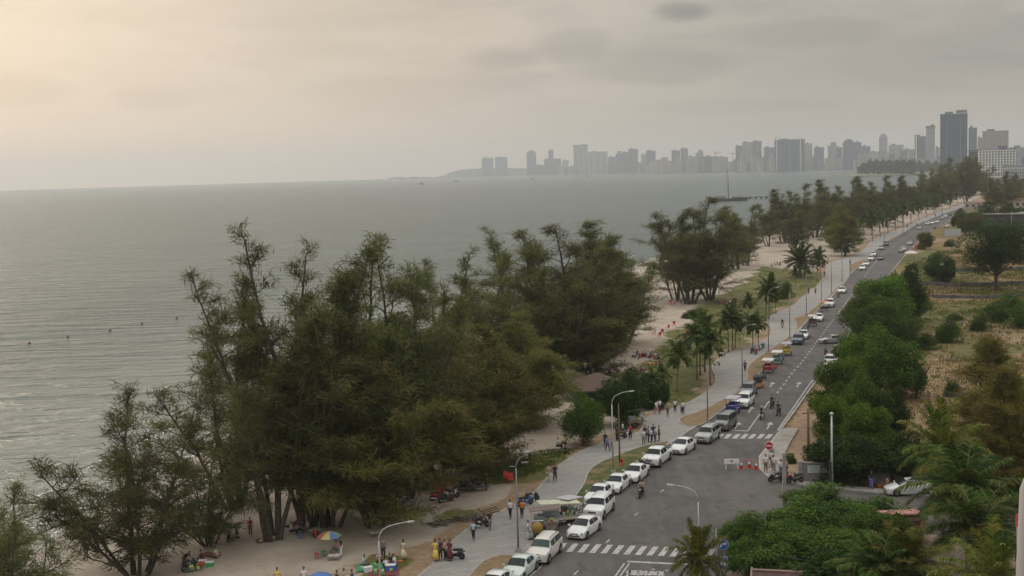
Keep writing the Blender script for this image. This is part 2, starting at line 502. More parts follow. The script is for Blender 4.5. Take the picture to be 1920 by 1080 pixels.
t = MT('ground_cover')
def attr(name, t=t):
    a = t.n('ShaderNodeAttribute', attribute_name=name); return a.outputs['Fac']
p_ = t.pos()
nf = t.noise(p_, 1.3, 6, 0.65); nb = t.noise(p_, 0.18, 4, 0.6); nm = t.noise(p_, 6.0, 4, 0.7)
sandc = t.mix(t.ramp(nb, 0.3, 0.7), (0.295, 0.242, 0.190), (0.395, 0.335, 0.268))
sandc = t.mix(t.ramp(nf, 0.56, 0.75), sandc, (0.245, 0.195, 0.150))
dirtc = t.mix(t.ramp(nf, 0.3, 0.7), (0.20, 0.130, 0.075), (0.30, 0.21, 0.135))
dryc = t.mix(t.ramp(nf, 0.3, 0.7), (0.110, 0.082, 0.026), (0.25, 0.160, 0.065))
dryc = t.mix(t.ramp(nb, 0.52, 0.72), dryc, (0.085, 0.055, 0.038))
grc = t.mix(t.ramp(nf, 0.35, 0.65), (0.052, 0.064, 0.012), (0.120, 0.116, 0.028))
grc = t.mix(t.ramp(nb, 0.4, 0.7), grc, (0.145, 0.125, 0.042))
jit = t.math('MULTIPLY', t.math('SUBTRACT', nf, 0.5), 1.3)
def thr(a): return t.ramp(t.math('ADD', a, jit), 0.35, 0.62)
c = t.mix(t.ramp(attr('sand'), 0, 1), dryc, sandc)
c = t.mix(thr(attr('dry')), c, dryc)
c = t.mix(thr(attr('dirt')), c, dirtc)
c = t.mix(thr(attr('grass')), c, grc)
c = t.mix(attr('wet'), c, t.mix(0.5, c, (0.10, 0.085, 0.07)))
t.set(c, t.math('SUBTRACT', 0.95, t.math('MULTIPLY', attr('wet'), 0.55)), spec=0.3)
t.bump(t.math('ADD', nf, t.math('MULTIPLY', nm, 0.5)), 0.6, 0.12)
me = np_mesh('ground', np.stack([P[:, 0], P[:, 1], Zg], 1), q, t.m, True)
for nme, arr in (('sand', sand), ('grass', grass), ('dirt', dirt), ('dry', dry), ('wet', wet)):
    a = me.attributes.new(nme, 'FLOAT', 'POINT'); a.data.foreach_set('value', arr.astype(np.float32))
link(tag(bpy.data.objects.new('ground', me), kind='structure'))

# --- sea out to a horizon 11 km away
sr = 11300.0
mb = MB(); n_ = 96
mb.add([(sr * math.sin(2 * PI * k / n_), sr * math.cos(2 * PI * k / n_), SEA_Z) for k in range(n_)], [tuple(range(n_ - 1, -1, -1))])
t = MT('sea_water')
p_ = t.pos()
a1 = t.map(p_, (0.20, 0.62, 1), (0, 0, R(14)))
w1 = t.noise(a1, 0.55, 4, 0.55, 0.4)
w2 = t.noise(t.map(p_, (0.35, 1.0, 1), (0, 0, R(8))), 1.3, 4, 0.6, 0.2)
w3 = t.noise(t.map(p_, (0.02, 0.05, 1), (0, 0, R(10))), 0.5, 3, 0.5)
far = t.noise(t.map(p_, (0.004, 0.012, 1), (0, 0, R(-6))), 0.5, 3, 0.5)
t.set(t.mix(t.ramp(t.math('ADD', w3, t.math('MULTIPLY', far, 0.5)), 0.55, 0.95), (0.016, 0.042, 0.034), (0.034, 0.068, 0.055)), 0.22)
t.b.inputs['IOR'].default_value = 1.333
w4 = t.noise(t.map(p_, (0.055, 0.30, 1), (0, 0, R(12))), 0.6, 4, 0.55, 0.5)
t.bump(t.math('ADD', t.math('ADD', t.math('MULTIPLY', w1, 1.0), t.math('MULTIPLY', w2, 0.30)), t.math('MULTIPLY', w4, 2.2)), 1.0, 1.9)
t.b.inputs['Specular IOR Level'].default_value = 0.42
# sandy shallows plus sky reflection painted into the base colour, paler near the beach
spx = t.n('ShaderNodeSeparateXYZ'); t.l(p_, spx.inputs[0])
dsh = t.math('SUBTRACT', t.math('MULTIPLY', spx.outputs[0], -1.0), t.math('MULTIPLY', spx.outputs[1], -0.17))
shal_refl = t.ramp(t.math('ADD', dsh, t.math('MULTIPLY', w3, 40.0)), 20.0, 190.0, 1.0, 0.0)
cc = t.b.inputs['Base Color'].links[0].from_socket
shal_refl = t.math('MULTIPLY', shal_refl, t.ramp(spx.outputs[1], 200.0, 480.0, 1.0, 0.0))
t.set(t.mix(t.math('MULTIPLY', shal_refl, 0.9), cc, (0.33, 0.335, 0.285)))
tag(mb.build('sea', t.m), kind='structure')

# --- broken foam where the small waves run out
t = MT('sea_foam'); p_ = t.pos()
fn = t.noise(t.map(p_, (1.0, 1.0, 1)), 0.9, 6, 0.7, 1.0)
t.set((0.62, 0.61, 0.58), 0.7)
tb = t.n('ShaderNodeBsdfTransparent'); ms = t.n('ShaderNodeMixShader'); t.l(t.ramp(fn, 0.50, 0.60), ms.inputs[0]); t.l(tb.outputs[0], ms.inputs[1]); t.l(t.b.outputs[0], ms.inputs[2])
t.l(ms.outputs[0], [q_ for q_ in t.t.nodes if q_.type == 'OUTPUT_MATERIAL'][0].inputs['Surface'])
for off, wd_ in ((1.2, 1.5), (5.5, .9), (10.5, .7)):
    mb = MB(); vs = []; SS = [Vector(p) for p in SHORE]; pts = [q_[0] for q_ in resample(SS, 3.0)][:170]
    for i, p in enumerate(pts):
        d = (pts[min(i + 1, len(pts) - 1)] - pts[max(0, i - 1)]).normalized(); nn = Vector((-d.y, d.x)); o_ = off + .9 * math.sin(i * .35 + off) + .5 * math.sin(i * 1.1); w_ = wd_ * (.6 + .4 * math.sin(i * .23 + off * 2))
        a_ = p + nn * o_; b_ = p + nn * (o_ + w_); vs += [(a_.x, a_.y, SEA_Z + .05), (b_.x, b_.y, SEA_Z + .05)]
    mb.add(vs, [(2 * i, 2 * i + 1, 2 * i + 3, 2 * i + 2) for i in range(len(pts) - 1)]); tag(mb.build('sea_foam', t.m), kind='structure')

# --- asphalt
mt_as = MT('asphalt')
p_ = mt_as.pos()
nb = mt_as.noise(p_, 0.10, 5, 0.6, 0.6); nf = mt_as.noise(p_, 9.0, 4, 0.7); ns = mt_as.noise(mt_as.map(p_, (1.0, 0.16, 1), (0, 0, R(-28))), 0.8, 5, 0.6)
c = mt_as.mix(mt_as.ramp(nb, 0.3, 0.7), (0.076, 0.071, 0.066), (0.118, 0.108, 0.100))
c = mt_as.mix(mt_as.math('MULTIPLY', mt_as.ramp(ns, 0.42, 0.70), 0.62), c, (0.150, 0.132, 0.118))
c = mt_as.mix(mt_as.math('MULTIPLY', mt_as.ramp(nf, 0.35, 0.8), 0.35), c, (0.055, 0.052, 0.05))
nw = mt_as.noise(mt_as.map(p_, (1.0, 1.0, 1), (0, 0, 0)), 0.35, 6, 0.7, 1.5)
c = mt_as.mix(mt_as.math('MULTIPLY', mt_as.ramp(nw, 0.54, 0.62), 0.6), c, (0.060, 0.056, 0.053))
c = mt_as.mix(mt_as.math('MULTIPLY', mt_as.ramp(mt_as.noise(p_, 1.1, 5, 0.7), 0.62, 0.74), 0.5), c, (0.165, 0.150, 0.135))
mt_as.set(c, 0.88, spec=0.3); mt_as.bump(nf, 0.25, 0.02)
def sheet(name, pts, z, material, **kw):
    bm = bmesh.new()
    vs = [bm.verts.new((p[0], p[1], z)) for p in pts]
    f = bm.faces.new(vs); f.normal_update()
    if f.normal.z < 0: f.normal_flip()
    bmesh.ops.triangulate(bm, faces=[f])
    me = bpy.data.meshes.new(name); bm.to_mesh(me); bm.free(); me.materials.append(material)
    return link(tag(bpy.data.objects.new(name, me), **kw))
sheet('road', ROAD_L + ROAD_R + CORNER[1:] + SIDE_S, 0.0, mt_as.m, kind='structure')

# --- promenade of concrete pavers
mt_pr = MT('promenade_pavers')
p_ = mt_pr.pos()
rp = mt_pr.map(p_, (1, 1, 1), (0, 0, R(-27)))
br = mt_pr.n('ShaderNodeTexBrick'); mt_pr.l(rp, br.inputs['Vector'])
br.inputs['Scale'].default_value = 1.0; br.inputs['Brick Width'].default_value = 2.4; br.inputs['Row Height'].default_value = 0.8
br.inputs['Mortar Size'].default_value = 0.03; br.inputs['Mortar Smooth'].default_value = 0.3
br.inputs['Color1'].default_value = (0.245, 0.235, 0.220, 1); br.inputs['Color2'].default_value = (0.31, 0.295, 0.275, 1); br.inputs['Mortar'].default_value = (0.15, 0.14, 0.125, 1)
nb = mt_pr.noise(p_, 0.22, 5, 0.6); nf = mt_pr.noise(p_, 5, 4, 0.7)
c = mt_pr.mix(mt_pr.math('MULTIPLY', mt_pr.ramp(nb, 0.35, 0.7), 0.55), br.outputs['Color'], (0.30, 0.265, 0.23))
c = mt_pr.mix(mt_pr.math('MULTIPLY', mt_pr.ramp(nf, 0.4, 0.8), 0.3), c, (0.16, 0.145, 0.125))
mt_pr.set(c, 0.9, spec=0.3); mt_pr.bump(br.outputs['Fac'], 0.3, 0.02)
PZ = 0.10
def slab(name, top, z0, z1, material, **kw):
    """raised slab with real edges over a 2-D outline"""
    bm = bmesh.new(); vs = [bm.verts.new((p[0], p[1], z1)) for p in top]
    f = bm.faces.new(vs); f.normal_update()
    if f.normal.z < 0: f.normal_flip()
    bt = bmesh.ops.extrude_face_region(bm, geom=[f])
    nv = [v for v in bt['geom'] if isinstance(v, bmesh.types.BMVert)]
    for v in nv: v.co.z = z1
    for v in vs: v.co.z = z0
    bmesh.ops.triangulate(bm, faces=[f_ for f_ in bm.faces if len(f_.verts) > 4])
    me = bpy.data.meshes.new(name); bm.to_mesh(me); bm.free(); me.materials.append(material)
    return link(tag(bpy.data.objects.new(name, me), **kw))
slab('promenade', PROM_L + ROAD_L[::-1], -0.3, PZ, mt_pr.m, kind='structure')

# --- kerbs and planted islands between promenade and road
m_kerb = mat('kerb_stone', (0.34, 0.32, 0.29), 0.85, var=0.25, scale=1.2)
def kerb_line(name, line, z0, z1, w=0.18, closed=False):
    n = len(line); L_ = []; R__ = []
    for i, p in enumerate(line):
        a = line[(i - 1) % n] if (closed or i > 0) else p; b = line[(i + 1) % n] if (closed or i < n - 1) else p
        d = Vector((b[0] - a[0], b[1] - a[1])).normalized(); nn = Vector((-d.y, d.x)) * (w / 2)
        L_.append((p[0] + nn.x, p[1] + nn.y)); R__.append((p[0] - nn.x, p[1] - nn.y))
    vs = []; fs = []
    for a, b in zip(L_, R__): vs += [(a[0], a[1], z0), (a[0], a[1], z1), (b[0], b[1], z1), (b[0], b[1], z0)]
    m_ = n if closed else n - 1
    for i in range(m_):
        j = (i + 1) % n
        for k in range(3): fs.append((i * 4 + k, j * 4 + k, j * 4 + k + 1, i * 4 + k + 1))
    return tag(MB().add(vs, fs).build(name, m_kerb), kind='structure')
kerb_line('kerb', ROAD_L, -0.05, PZ + 0.02)
kerb_line('kerb', ROAD_R + CORNER[1:], -0.05, 0.13)
kerb_line('kerb', PROM_L, -0.2, PZ + 0.025, 0.14)
t = MT('verge_soil')
p_ = t.pos(); nf = t.noise(p_, 1.5, 6, 0.65); nb = t.noise(p_, 0.28, 4, 0.6)
c = t.mix(t.ramp(nf, 0.3, 0.7), (0.17, 0.115, 0.062), (0.25, 0.18, 0.105))
g_ = t.mix(t.ramp(nf, 0.35, 0.7), (0.060, 0.078, 0.022), (0.12, 0.120, 0.040))
c = t.mix(t.ramp(t.math('ADD', nb, t.math('MULTIPLY', t.math('SUBTRACT', nf, 0.5), 0.5)), 0.5, 0.6), c, g_)
t.set(c, 0.95, spec=0.2); t.bump(nf, 0.6, 0.1); m_verge = t.m
ISL = [
    [(780, 1180), (880, 1082), (893, 1064), (908, 1051), (932, 1042), (966, 1041), (995, 1044), (950, 1083), (840, 1180)],
    [(1075, 952), (1064, 944), (1086, 923), (1097, 903), (1102, 887), (1110, 877), (1128, 866), (1164, 851), (1205, 837), (1237, 830), (1260, 828), (1222, 852), (1180, 881), (1145, 906), (1098, 941)],
    [(1272, 790), (1278, 782), (1318, 770), (1344, 755), (1380, 738), (1398, 722), (1402, 706), (1400, 693), (1410, 678), (1446, 655), (1484, 627),
     (1480, 641), (1455, 666), (1422, 702), (1392, 738), (1351, 771), (1318, 797), (1297, 800), (1281, 797)],
    [(1493, 620), (1494, 606), (1486, 597), (1510, 592), (1522, 581), (1548, 560), (1564, 545), (1592, 518), (1602, 505), (1576, 538), (1546, 568), (1511, 604)],
    [(1594, 512), (1590, 500), (1602, 492), (1634, 482), (1648, 468), (1606, 504)],
    [(1655, 455), (1690, 438), (1730, 414), (1735, 413), (1694, 437), (1660, 457)],
]
def verge_mat(name, lo_):
    t = MT(name); p_ = t.pos(); nf = t.noise(p_, 1.5, 6, 0.65); nb = t.noise(p_, 0.28, 4, 0.6)
    c = t.mix(t.ramp(nf, 0.3, 0.7), (0.17, 0.115, 0.062), (0.25, 0.18, 0.105)); g_ = t.mix(t.ramp(nf, 0.35, 0.7), (0.050, 0.072, 0.020), (0.105, 0.118, 0.036))
    c = t.mix(t.ramp(t.math('ADD', nb, t.math('MULTIPLY', t.math('SUBTRACT', nf, 0.5), 0.6)), lo_, lo_ + .12), c, g_); t.set(c, 0.95, spec=0.2); t.bump(nf, 0.6, 0.1); return t.m
m_vg = verge_mat('verge_grass_soil', .40); m_verge = verge_mat('verge_soil_dry', .60)
for ii, isl in enumerate(ISL):
    pts = chaikin_closed([Vector(G(x, y, PZ).xy) for x, y in isl], 2)
    slab('verge', pts, PZ + 0.004, PZ + 0.05, m_vg if ii == 1 else m_verge, kind='structure')
    kerb_line('kerb', pts, PZ + 0.001, PZ + 0.075, 0.12, True)

# --- right-hand pavement at the corner, and side-road pavement
m_conc = mat('pavement_concrete', (0.27, 0.245, 0.215), 0.9, var=0.22, scale=0.6)
slab('pavement', polyP([(1424, 858), (1456, 818), (1468, 804), (1497, 805), (1480, 834), (1463, 870), (1465, 893), (1500, 903), (1560, 910), (1660, 919), (1740, 924), (1960, 938),
                        (2400, 958), (2400, 965), (1960, 945), (1740, 931), (1660, 926), (1560, 917), (1500, 909), (1462, 903), (1440, 895), (1425, 880)]), -0.2, 0.115, m_conc, kind='structure')
# --- yard and car park in the near right
slab('yard', polyP([(2400, 1102), (1960, 1052), (1760, 1005), (1640, 987), (1500, 987), (1420, 1002), (1382, 1032), (1362, 1077), (1342, 1200), (1302, 1400), (2400, 1400)]), -0.2, 0.06,
     mat('yard_soil', (0.20, 0.15, 0.11), 0.95, var=0.3, scale=0.4), kind='structure')

# --- painted markings
t = MT('road_paint')
p_ = t.pos(); nf = t.noise(p_, 3.5, 6, 0.75)
t.set(t.mix(t.ramp(nf, 0.40, 0.66), (0.50, 0.475, 0.44), (0.20, 0.185, 0.17)), 0.8); m_paint = t.m
MZ = 0.004
def mark(name, pts, z=MZ):
    q_ = [G(x, y, z).xy for x, y in pts]
    return sheet(name, q_, z, m_paint, kind='structure')
def strip(pts, w):
    """painted line of width w along world points"""
    out = []
    P_ = [Vector(p) for p in pts]
    L_ = []; R2 = []
    for i, p in enumerate(P_):
        a = P_[max(0, i - 1)]; b = P_[min(len(P_) - 1, i + 1)]; d = (b - a).normalized(); nn = Vector((-d.y, d.x)) * (w / 2)
        L_.append(p + nn); R2.append(p - nn)
    return L_ + R2[::-1]
def add_quad_strip(mb, pts, w, z=MZ):
    P_ = [Vector(p) for p in pts]; vs = []
    for i, p in enumerate(P_):
        a = P_[max(0, i - 1)]; b = P_[min(len(P_) - 1, i + 1)]; d = (b - a).normalized(); nn = Vector((-d.y, d.x)) * (w / 2)
        vs += [(p.x + nn.x, p.y + nn.y, z), (p.x - nn.x, p.y - nn.y, z)]
    mb.add(vs, [(2 * i, 2 * i + 1, 2 * i + 3, 2 * i + 2) for i in range(len(P_) - 1)])
def line_paint(name, pxs, w, dash=None, gap=None):
    ln = [G(x, y, MZ).xy for x, y in pxs]; ln = rot_smooth([Vector(p) for p in ln], 1)
    mb = MB()
    if dash is None: add_quad_strip(mb, ln, w)
    else:
        for p, d in resample(ln, dash + gap): add_quad_strip(mb, [p, p + d * dash], w)
    tag(mb.build(name, m_paint), kind='structure')
# crossings
mb = MB()
for k in range(-1, 13):
    x, yb, yt = 1061 + 21.5 * k, 1034.5 + 0.95 * k, 1019 + 0.8 * k
    mb.add([G(x, yb, MZ), G(x + 11.5, yb + .3, MZ), G(x + 24, yt + .3, MZ), G(x + 13.5, yt, MZ)], [(0, 1, 2, 3)])
tag(mb.build('crosswalk', m_paint), kind='structure')
mb = MB()
for x in (1341, 1355.5, 1372, 1387, 1402, 1418, 1433, 1448):
    mb.add([G(x, 822, MZ), G(x + 9, 822.2, MZ), G(x + 17, 813.9, MZ), G(x + 8.5, 813.7, MZ)], [(0, 1, 2, 3)])
tag(mb.build('crosswalk', m_paint), kind='structure')
line_paint('road_marking', [(1176, 1052.6), (1220, 1054.8), (1330, 1060)], 0.35)
line_paint('road_marking', [(1171, 1056), (1153, 1081), (1120, 1130)], 0.14)
line_paint('road_marking', [(1180, 1056.5), (1162, 1081), (1130, 1130)], 0.14)
line_paint('road_marking', [(960, 1112), (994, 1080), (1019, 1058)], 0.14)
line_paint('road_marking', [(1076, 1078), (1104, 1050), (1130, 1024), (1170, 985), (1225, 935), (1270, 895)], 0.13, 1.1, 7.5)
line_paint('road_marking', [(1373, 806.7), (1402, 808)], 0.35)
line_paint('road_marking', [(1402, 808), (1442, 752)], 0.16)
line_paint('road_marking', [(1457, 737), (1471, 719), (1485, 699), (1504, 679), (1524, 651), (1540, 629), (1556, 608), (1585, 570), (1612, 530), (1642, 490), (1670, 465), (1705, 440), (1745, 420)], 0.22, 1.3, 1.9)
line_paint('road_marking', [(1458, 807), (1487, 765), (1513, 727), (1532, 702), (1548, 680)], 0.16)
line_paint('road_marking', [(1548, 680), (1570, 648), (1600, 605), (1630, 560)], 0.16, 1.5, 1.5)
mb = MB()
for (x, y) in ((1447, 721), (1497, 721), (1442, 798), (1382, 798), (1407, 768), (1572, 585), (1590, 585)):
    c = G(x, y, MZ).xy; d = (G(x + 10, y - 16, MZ).xy - c).normalized(); n_ = Vector((-d.y, d.x))
    f = lambda a, b: (*(c + d * a + n_ * b), MZ)
    mb.add([f(-2, -.09), f(-2, .09), f(.6, .09), f(.6, -.09)], [(0, 3, 2, 1)])
    mb.add([f(.6, -.42), f(2.2, 0), f(.6, .42)], [(0, 1, 2)])
tag(mb.build('road_marking', m_paint), kind='structure')
# painted script lettering on the carriageway (strokes follow the photograph's letters)
TXT = [  # strokes in a 0..9 by 0..1 box, letters run left to right, top towards the far side
    [(.15, .3), (.05, .55), (.2, .8), (.45, .75), (.4, .5), (.25, .45)], [(.45, .75), (.62, .55), (.6, .1), (.45, -.1), (.6, -.3), (.75, -.2)], [(.75, .1), (.85, .8)], [(.2, -.25), (.4, -.4), (.6, -.3)],
    [(1.2, .75), (1.4, .8), (1.45, .6), (1.3, .1), (1.5, 0)],
    [(1.85, .8), (1.8, .1), (2.1, 0)], [(2.2, .75), (2.5, .85), (2.75, .65), (2.6, .45), (2.35, .4), (2.3, .05), (2.7, 0), (2.95, .2), (3.0, .75)],
    [(3.3, .05), (3.4, .6), (3.6, .8), (3.9, .75), (4.0, .4), (4.05, 0)], [(3.55, .3), (3.4, .35)],
    [(4.5, .7), (4.8, .75), (4.85, .5), (4.6, .35), (4.7, .05), (5.1, .1), (5.3, .5), (5.25, .8)], [(4.6, 1.05), (4.9, 1.2), (5.25, 1.05)],
    [(5.8, .1), (5.75, .6), (6.0, .8), (6.25, .6), (6.2, .1)], [(6.2, .5), (6.5, .8), (6.8, .7), (6.85, .3), (6.9, 0)],
    [(7.2, .75), (7.3, .3), (7.5, 0), (7.7, .3)], [(7.75, .9), (7.85, 1.1)],
]
o_ = G(1172, 1077.5, MZ).xy; ux = (G(1245, 1080.3, MZ).xy - o_) / 7.9; uy = (G(1179, 1067.0, MZ).xy - o_)
mb = MB()
for st in TXT: add_quad_strip(mb, [o_ + ux * a + uy * b for a, b in st], 0.17, MZ + .001)
tag(mb.build('road_lettering', m_paint), kind='structure')
# oil stains and patches left as pieces of darker asphalt
m_patch = mat('asphalt_patch', (0.070, 0.066, 0.062), 0.9, var=0.2, scale=1.0)
for pts in ([(1235, 960), (1262, 952), (1275, 935), (1285, 925), (1270, 940), (1250, 949)], [(1222, 912), (1236, 910), (1238, 913), (1224, 915)]):
    sheet('asphalt_patch', [G(x, y, .002).xy for x, y in pts], .002, m_patch, kind='structure')

# ================================================================ far land and skyline
m_far = mat('far_shore_soil', (0.16, 0.15, 0.11), 0.95, scale=0.01)
def fpt(px, py, z=SEA_Z): p = G(px, py, z); return Vector((p.x, p.y))
far_line = [fpt(1790, 334), fpt(1752, 331), fpt(1715, 326.5), fpt(1660, 321), fpt(1600, 317.8), fpt(1560, 317.6), fpt(1500, 319.2), fpt(1400, 321.5), fpt(1300, 324.2),
            fpt(1200, 326.2), fpt(1100, 328.0), fpt(1000, 330.2), fpt(900, 332.4), fpt(820, 334.4), fpt(725, 336.8)]
a_, b_ = fpt(725, 336.6), fpt(1300, 318)
far_poly = far_line + [Vector((a_.x * 1.03, a_.y * 1.03)), Vector((-300, 11150)), Vector((3000, 10700)), Vector((5200, 9200)), Vector((4200, 5200)), Vector((2600, 2600)), Vector((760, 1240)), Vector((420, 1200)), Vector((300, 1000))]
slab('far_shore', far_poly, SEA_Z - 2, -0.6, m_far, kind='structure')
# wooded hill at the left end of the far shore
def hill(name, profile, dist, depth, material):
    """ridge whose crest follows the photographed outline at its own distance"""
    mb = MB(); n_ = len(profile); vs = []; M_ = 9
    for x, y in profile:
        c = at_dist(x, y, dist); dd = Vector((c.x, c.y, 0)).normalized(); h = max(0.5, c.z)
        for j in range(M_ + 1):
            u = j / M_ * 2 - 1; vs.append((c.x + dd.x * u * depth, c.y + dd.y * u * depth, -3 + (h + 3) * (1 - u * u) ** 1.2))
    fs = [(i * (M_ + 1) + j, i * (M_ + 1) + j + 1, (i + 1) * (M_ + 1) + j + 1, (i + 1) * (M_ + 1) + j) for i in range(n_ - 1) for j in range(M_)]
    return tag(mb.add(vs, fs).build(name, material, smooth=True), kind='structure')
m_hill = mat('wooded_hill', (0.055, 0.075, 0.045), 0.95, var=0.4, scale=0.012)
hill('hills', [(812, 334), (832, 329), (848, 322), (862, 318.5), (880, 316.5), (905, 315), (940, 314.5), (975, 315), (1010, 317), (1060, 320), (1120, 324)], 10300, 350, m_hill)
rs = random.Random(5)
hill('hills', [(724, 336.5)] + [(x, 335.2 - rs.random() * 3.2 - (x - 724) * 0.026) for x in range(732, 840, 5)] + [(846, 334)], 10000, 120, m_hill)

def facade(name, wall, glass, fh=3.4, bw=3.0, frac=0.55):
    """wall with recessed window bays; the grid belongs to the surface of far buildings"""
    if name in MATS: return MATS[name]
    t = MT(name); p = t.obj(); sp = t.n('ShaderNodeSeparateXYZ'); t.l(p, sp.inputs[0])
    fz = t.math('FRACT', t.math('DIVIDE', sp.outputs[2], fh))
    u = t.math('ADD', sp.outputs[0], sp.outputs[1]); fx = t.math('FRACT', t.math('DIVIDE', u, bw))
    w = t.math('MULTIPLY', t.math('MULTIPLY', t.math('GREATER_THAN', fz, 0.28), t.math('LESS_THAN', fz, 0.28 + frac)), t.math('LESS_THAN', fx, 0.72))
    n = t.noise(p, 0.02, 3, 0.5)
    wc = t.mix(n, tuple(c * 0.85 for c in wall), wall)
    t.set(t.mix(w, wc, glass), t.math('SUBTRACT', 0.8, t.math('MULTIPLY', w, 0.5)))
    MATS[name] = t.m; return t.m
FAC = [facade('pale_facade', (0.42, 0.44, 0.45), (0.08, 0.11, 0.15), 3.6, 4.0),
       facade('grey_facade', (0.15, 0.185, 0.235), (0.04, 0.07, 0.11), 3.6, 4.0),
       facade('dark_facade', (0.045, 0.085, 0.15), (0.02, 0.05, 0.10), 3.8, 5.0, 0.6),
       facade('pink_facade', (0.42, 0.36, 0.33), (0.12, 0.12, 0.13), 3.5, 3.5),
       facade('cream_facade', (0.48, 0.43, 0.37), (0.10, 0.11, 0.12), 3.4, 4.0)]
m_roofc = mat('roof_concrete', (0.25, 0.25, 0.24), 0.9, scale=0.1)
m_core = mat('service_core', (0.12, 0.145, 0.175), 0.85, scale=0.1)
def tower(x0, x1, ytop, dist, f, label, depth=0.6, top='flat', rz=None, group=None, name='apartment_tower'):
    """building whose front spans pixels x0..x1 and whose roof shows at row ytop, standing dist metres away"""
    a = at_dist(x0, ytop, dist); b = at_dist(x1, ytop, dist); w = (b.xy - a.xy).length; c = (a + b) / 2; H = c.z
    ang = math.atan2(b.y - a.y, b.x - a.x) if rz is None else rz
    d = max(12.0, w * depth)
    e = empty(name, (c.x, c.y, 0), ang, label, 'building', group)
    mb = MB(); hb = H
    if top == 'round':
        hb = H * 0.90
        mb.box((0, 0, hb / 2), (w, d, hb)); mb.box((0, 0, hb + (H - hb) * .3), (w * .8, d * .8, (H - hb) * .6)); mb.box((0, 0, hb + (H - hb) * .8), (w * .45, d * .5, (H - hb) * .4))
    elif top == 'step':
        mb.box((0, 0, H * .44), (w, d, H * .88)); mb.box((w * .12, 0, H * .94), (w * .6, d * .7, H * .12))
    else:
        mb.box((0, 0, H / 2 - 2), (w, d, H - 4 + 4))
    mb.build('wall', FAC[f], e)
    if top == 'flat':
        MB().box((0, 0, H - 1.2), (w * 1.02, d * 1.03, 1.4)).build('roof', m_roofc, e)
        MB().box((-w * .18, 0, H + 1.8), (w * .3, d * .4, 5)).build('plant_room', m_core, e)
    elif top == 'over':
        MB().box((0, 0, H + 0.5), (w * 1.12, d * 1.1, 5)).build('roof', m_core, e)
        MB().box((w * .22, 0, H + 5), (w * .3, d * .4, 6)).build('plant_room', m_core, e)
    if w > 25 and dist < 9000:
        k = max(1, int(w / 45)); mb = MB()
        for i in range(k + 1):
            mb.box((-w / 2 + w * (i + .5) / (k + 1), -d / 2 - .6, H * .44), (w * .05, 1.6, H * .88))
        mb.build('balcony_column', FAC[(f + 1) % 5] if f != 2 else m_core, e)
    return e
T = tower
T(903, 925, 296, 9950, 1, 'left one of the twin grey towers at the far shore tip', name='twin_tower')
T(928, 951, 294.5, 9950, 1, 'right one of the twin grey towers at the far shore tip', name='twin_tower')
T(987, 1005, 282, 9000, 1, 'single tall slim tower with rounded top just right of the twin towers', top='round')
T(1006, 1021, 309, 9100, 1, 'low grey block right of the slim round topped tower', name='office_block')
T(1020, 1052, 297.5, 8900, 1, 'wide grey block at the foot of a thin tower on the far shore', name='office_block')
T(1028, 1037.5, 281, 8850, 1, 'thin grey tower rising out of a wide block on the far shore', 1.0)
T(1054, 1066, 300, 8700, 0, 'short pale block left of the white tower with overhanging roof', name='office_block')
T(1075, 1102, 273, 8300, 0, 'tall pale tower with dark overhanging roof beside the wide white block', top='over')
T(1102, 1139, 284.5, 8100, 0, 'wide white slab block right of the tall pale tower', .4, name='apartment_block')
T(1140, 1154, 294, 7900, 1, 'short grey block right of the wide white slab', name='apartment_block')
T(1154, 1166, 283, 7800, 1, 'narrow grey tower with stepped roof right of the white slab', top='step')
T(1166, 1178, 285, 7700, 1, 'narrow grey tower joined to a taller flat topped one', name='apartment_tower')
T(1178, 1196, 279, 7600, 1, 'flat topped grey tower closing the cluster right of the white slab')
T(1202, 1211, 289, 7400, 0, 'small pale block attached to the left of a lone grey tower', name='apartment_block')
T(1211, 1229, 282, 7300, 1, 'lone grey tower standing between two gaps of the skyline')
T(1259, 1275, 282, 6900, 1, 'grey tower, shorter one of the pair over the middle of the bay')
T(1276, 1290, 278, 6800, 1, 'grey tower, taller one of the pair over the middle of the bay')
T(1290, 1304, 293, 6700, 0, 'low pale block beside the pair of towers over the bay', name='apartment_block')
T(1304, 1319, 281, 6500, 0, 'pale square tower with stepped roof above the low wharf blocks', top='step')
T(1319, 1347, 293, 6400, 1, 'long low grey block left of the first red crane', name='office_block')
T(1347, 1365, 294, 6400, 0, 'low pale block between the two red cranes', name='office_block')
T(1379, 1391, 273, 6300, 1, 'grey side wing left of the stepped twin slab', name='apartment_block')
T(1391, 1411, 266.5, 6250, 0, 'pale left slab of the tall pair left of the dark building site', name='apartment_tower')
T(1411, 1428, 264, 6200, 1, 'grey right slab of the tall pair left of the dark building site', name='apartment_tower')
T(1432, 1452, 276, 6000, 1, 'grey block touching the left side of the broad dark building site', name='apartment_block')
T(1452, 1509, 261.5, 5600, 2, 'broad dark unfinished block with cranes on its roof', .5, name='construction_block')
T(1509, 1523, 269, 6000, 0, 'pale slim tower behind the right edge of the broad dark block', name='apartment_tower')
T(1526, 1545, 276, 5900, 1, 'grey block, first right of the broad dark block', name='apartment_block')
T(1552, 1569, 266.5, 5900, 0, 'pale tower with stepped top left of the round topped grey tower', top='step')
T(1568, 1579, 276, 5800, 1, 'low grey block squeezed beside the round topped grey tower', name='apartment_block')
T(1580, 1602, 261, 5500, 1, 'grey tower with round top in the middle of the right skyline', top='round')
T(1602, 1615, 266, 5600, 1, 'grey flat tower attached to the right of the round topped one')
T(1615, 1632, 274, 5700, 1, 'medium grey block right of the joined towers', name='apartment_block')
T(1632, 1648, 284, 5700, 0, 'low pale block left of the slim round topped light tower', name='apartment_block')
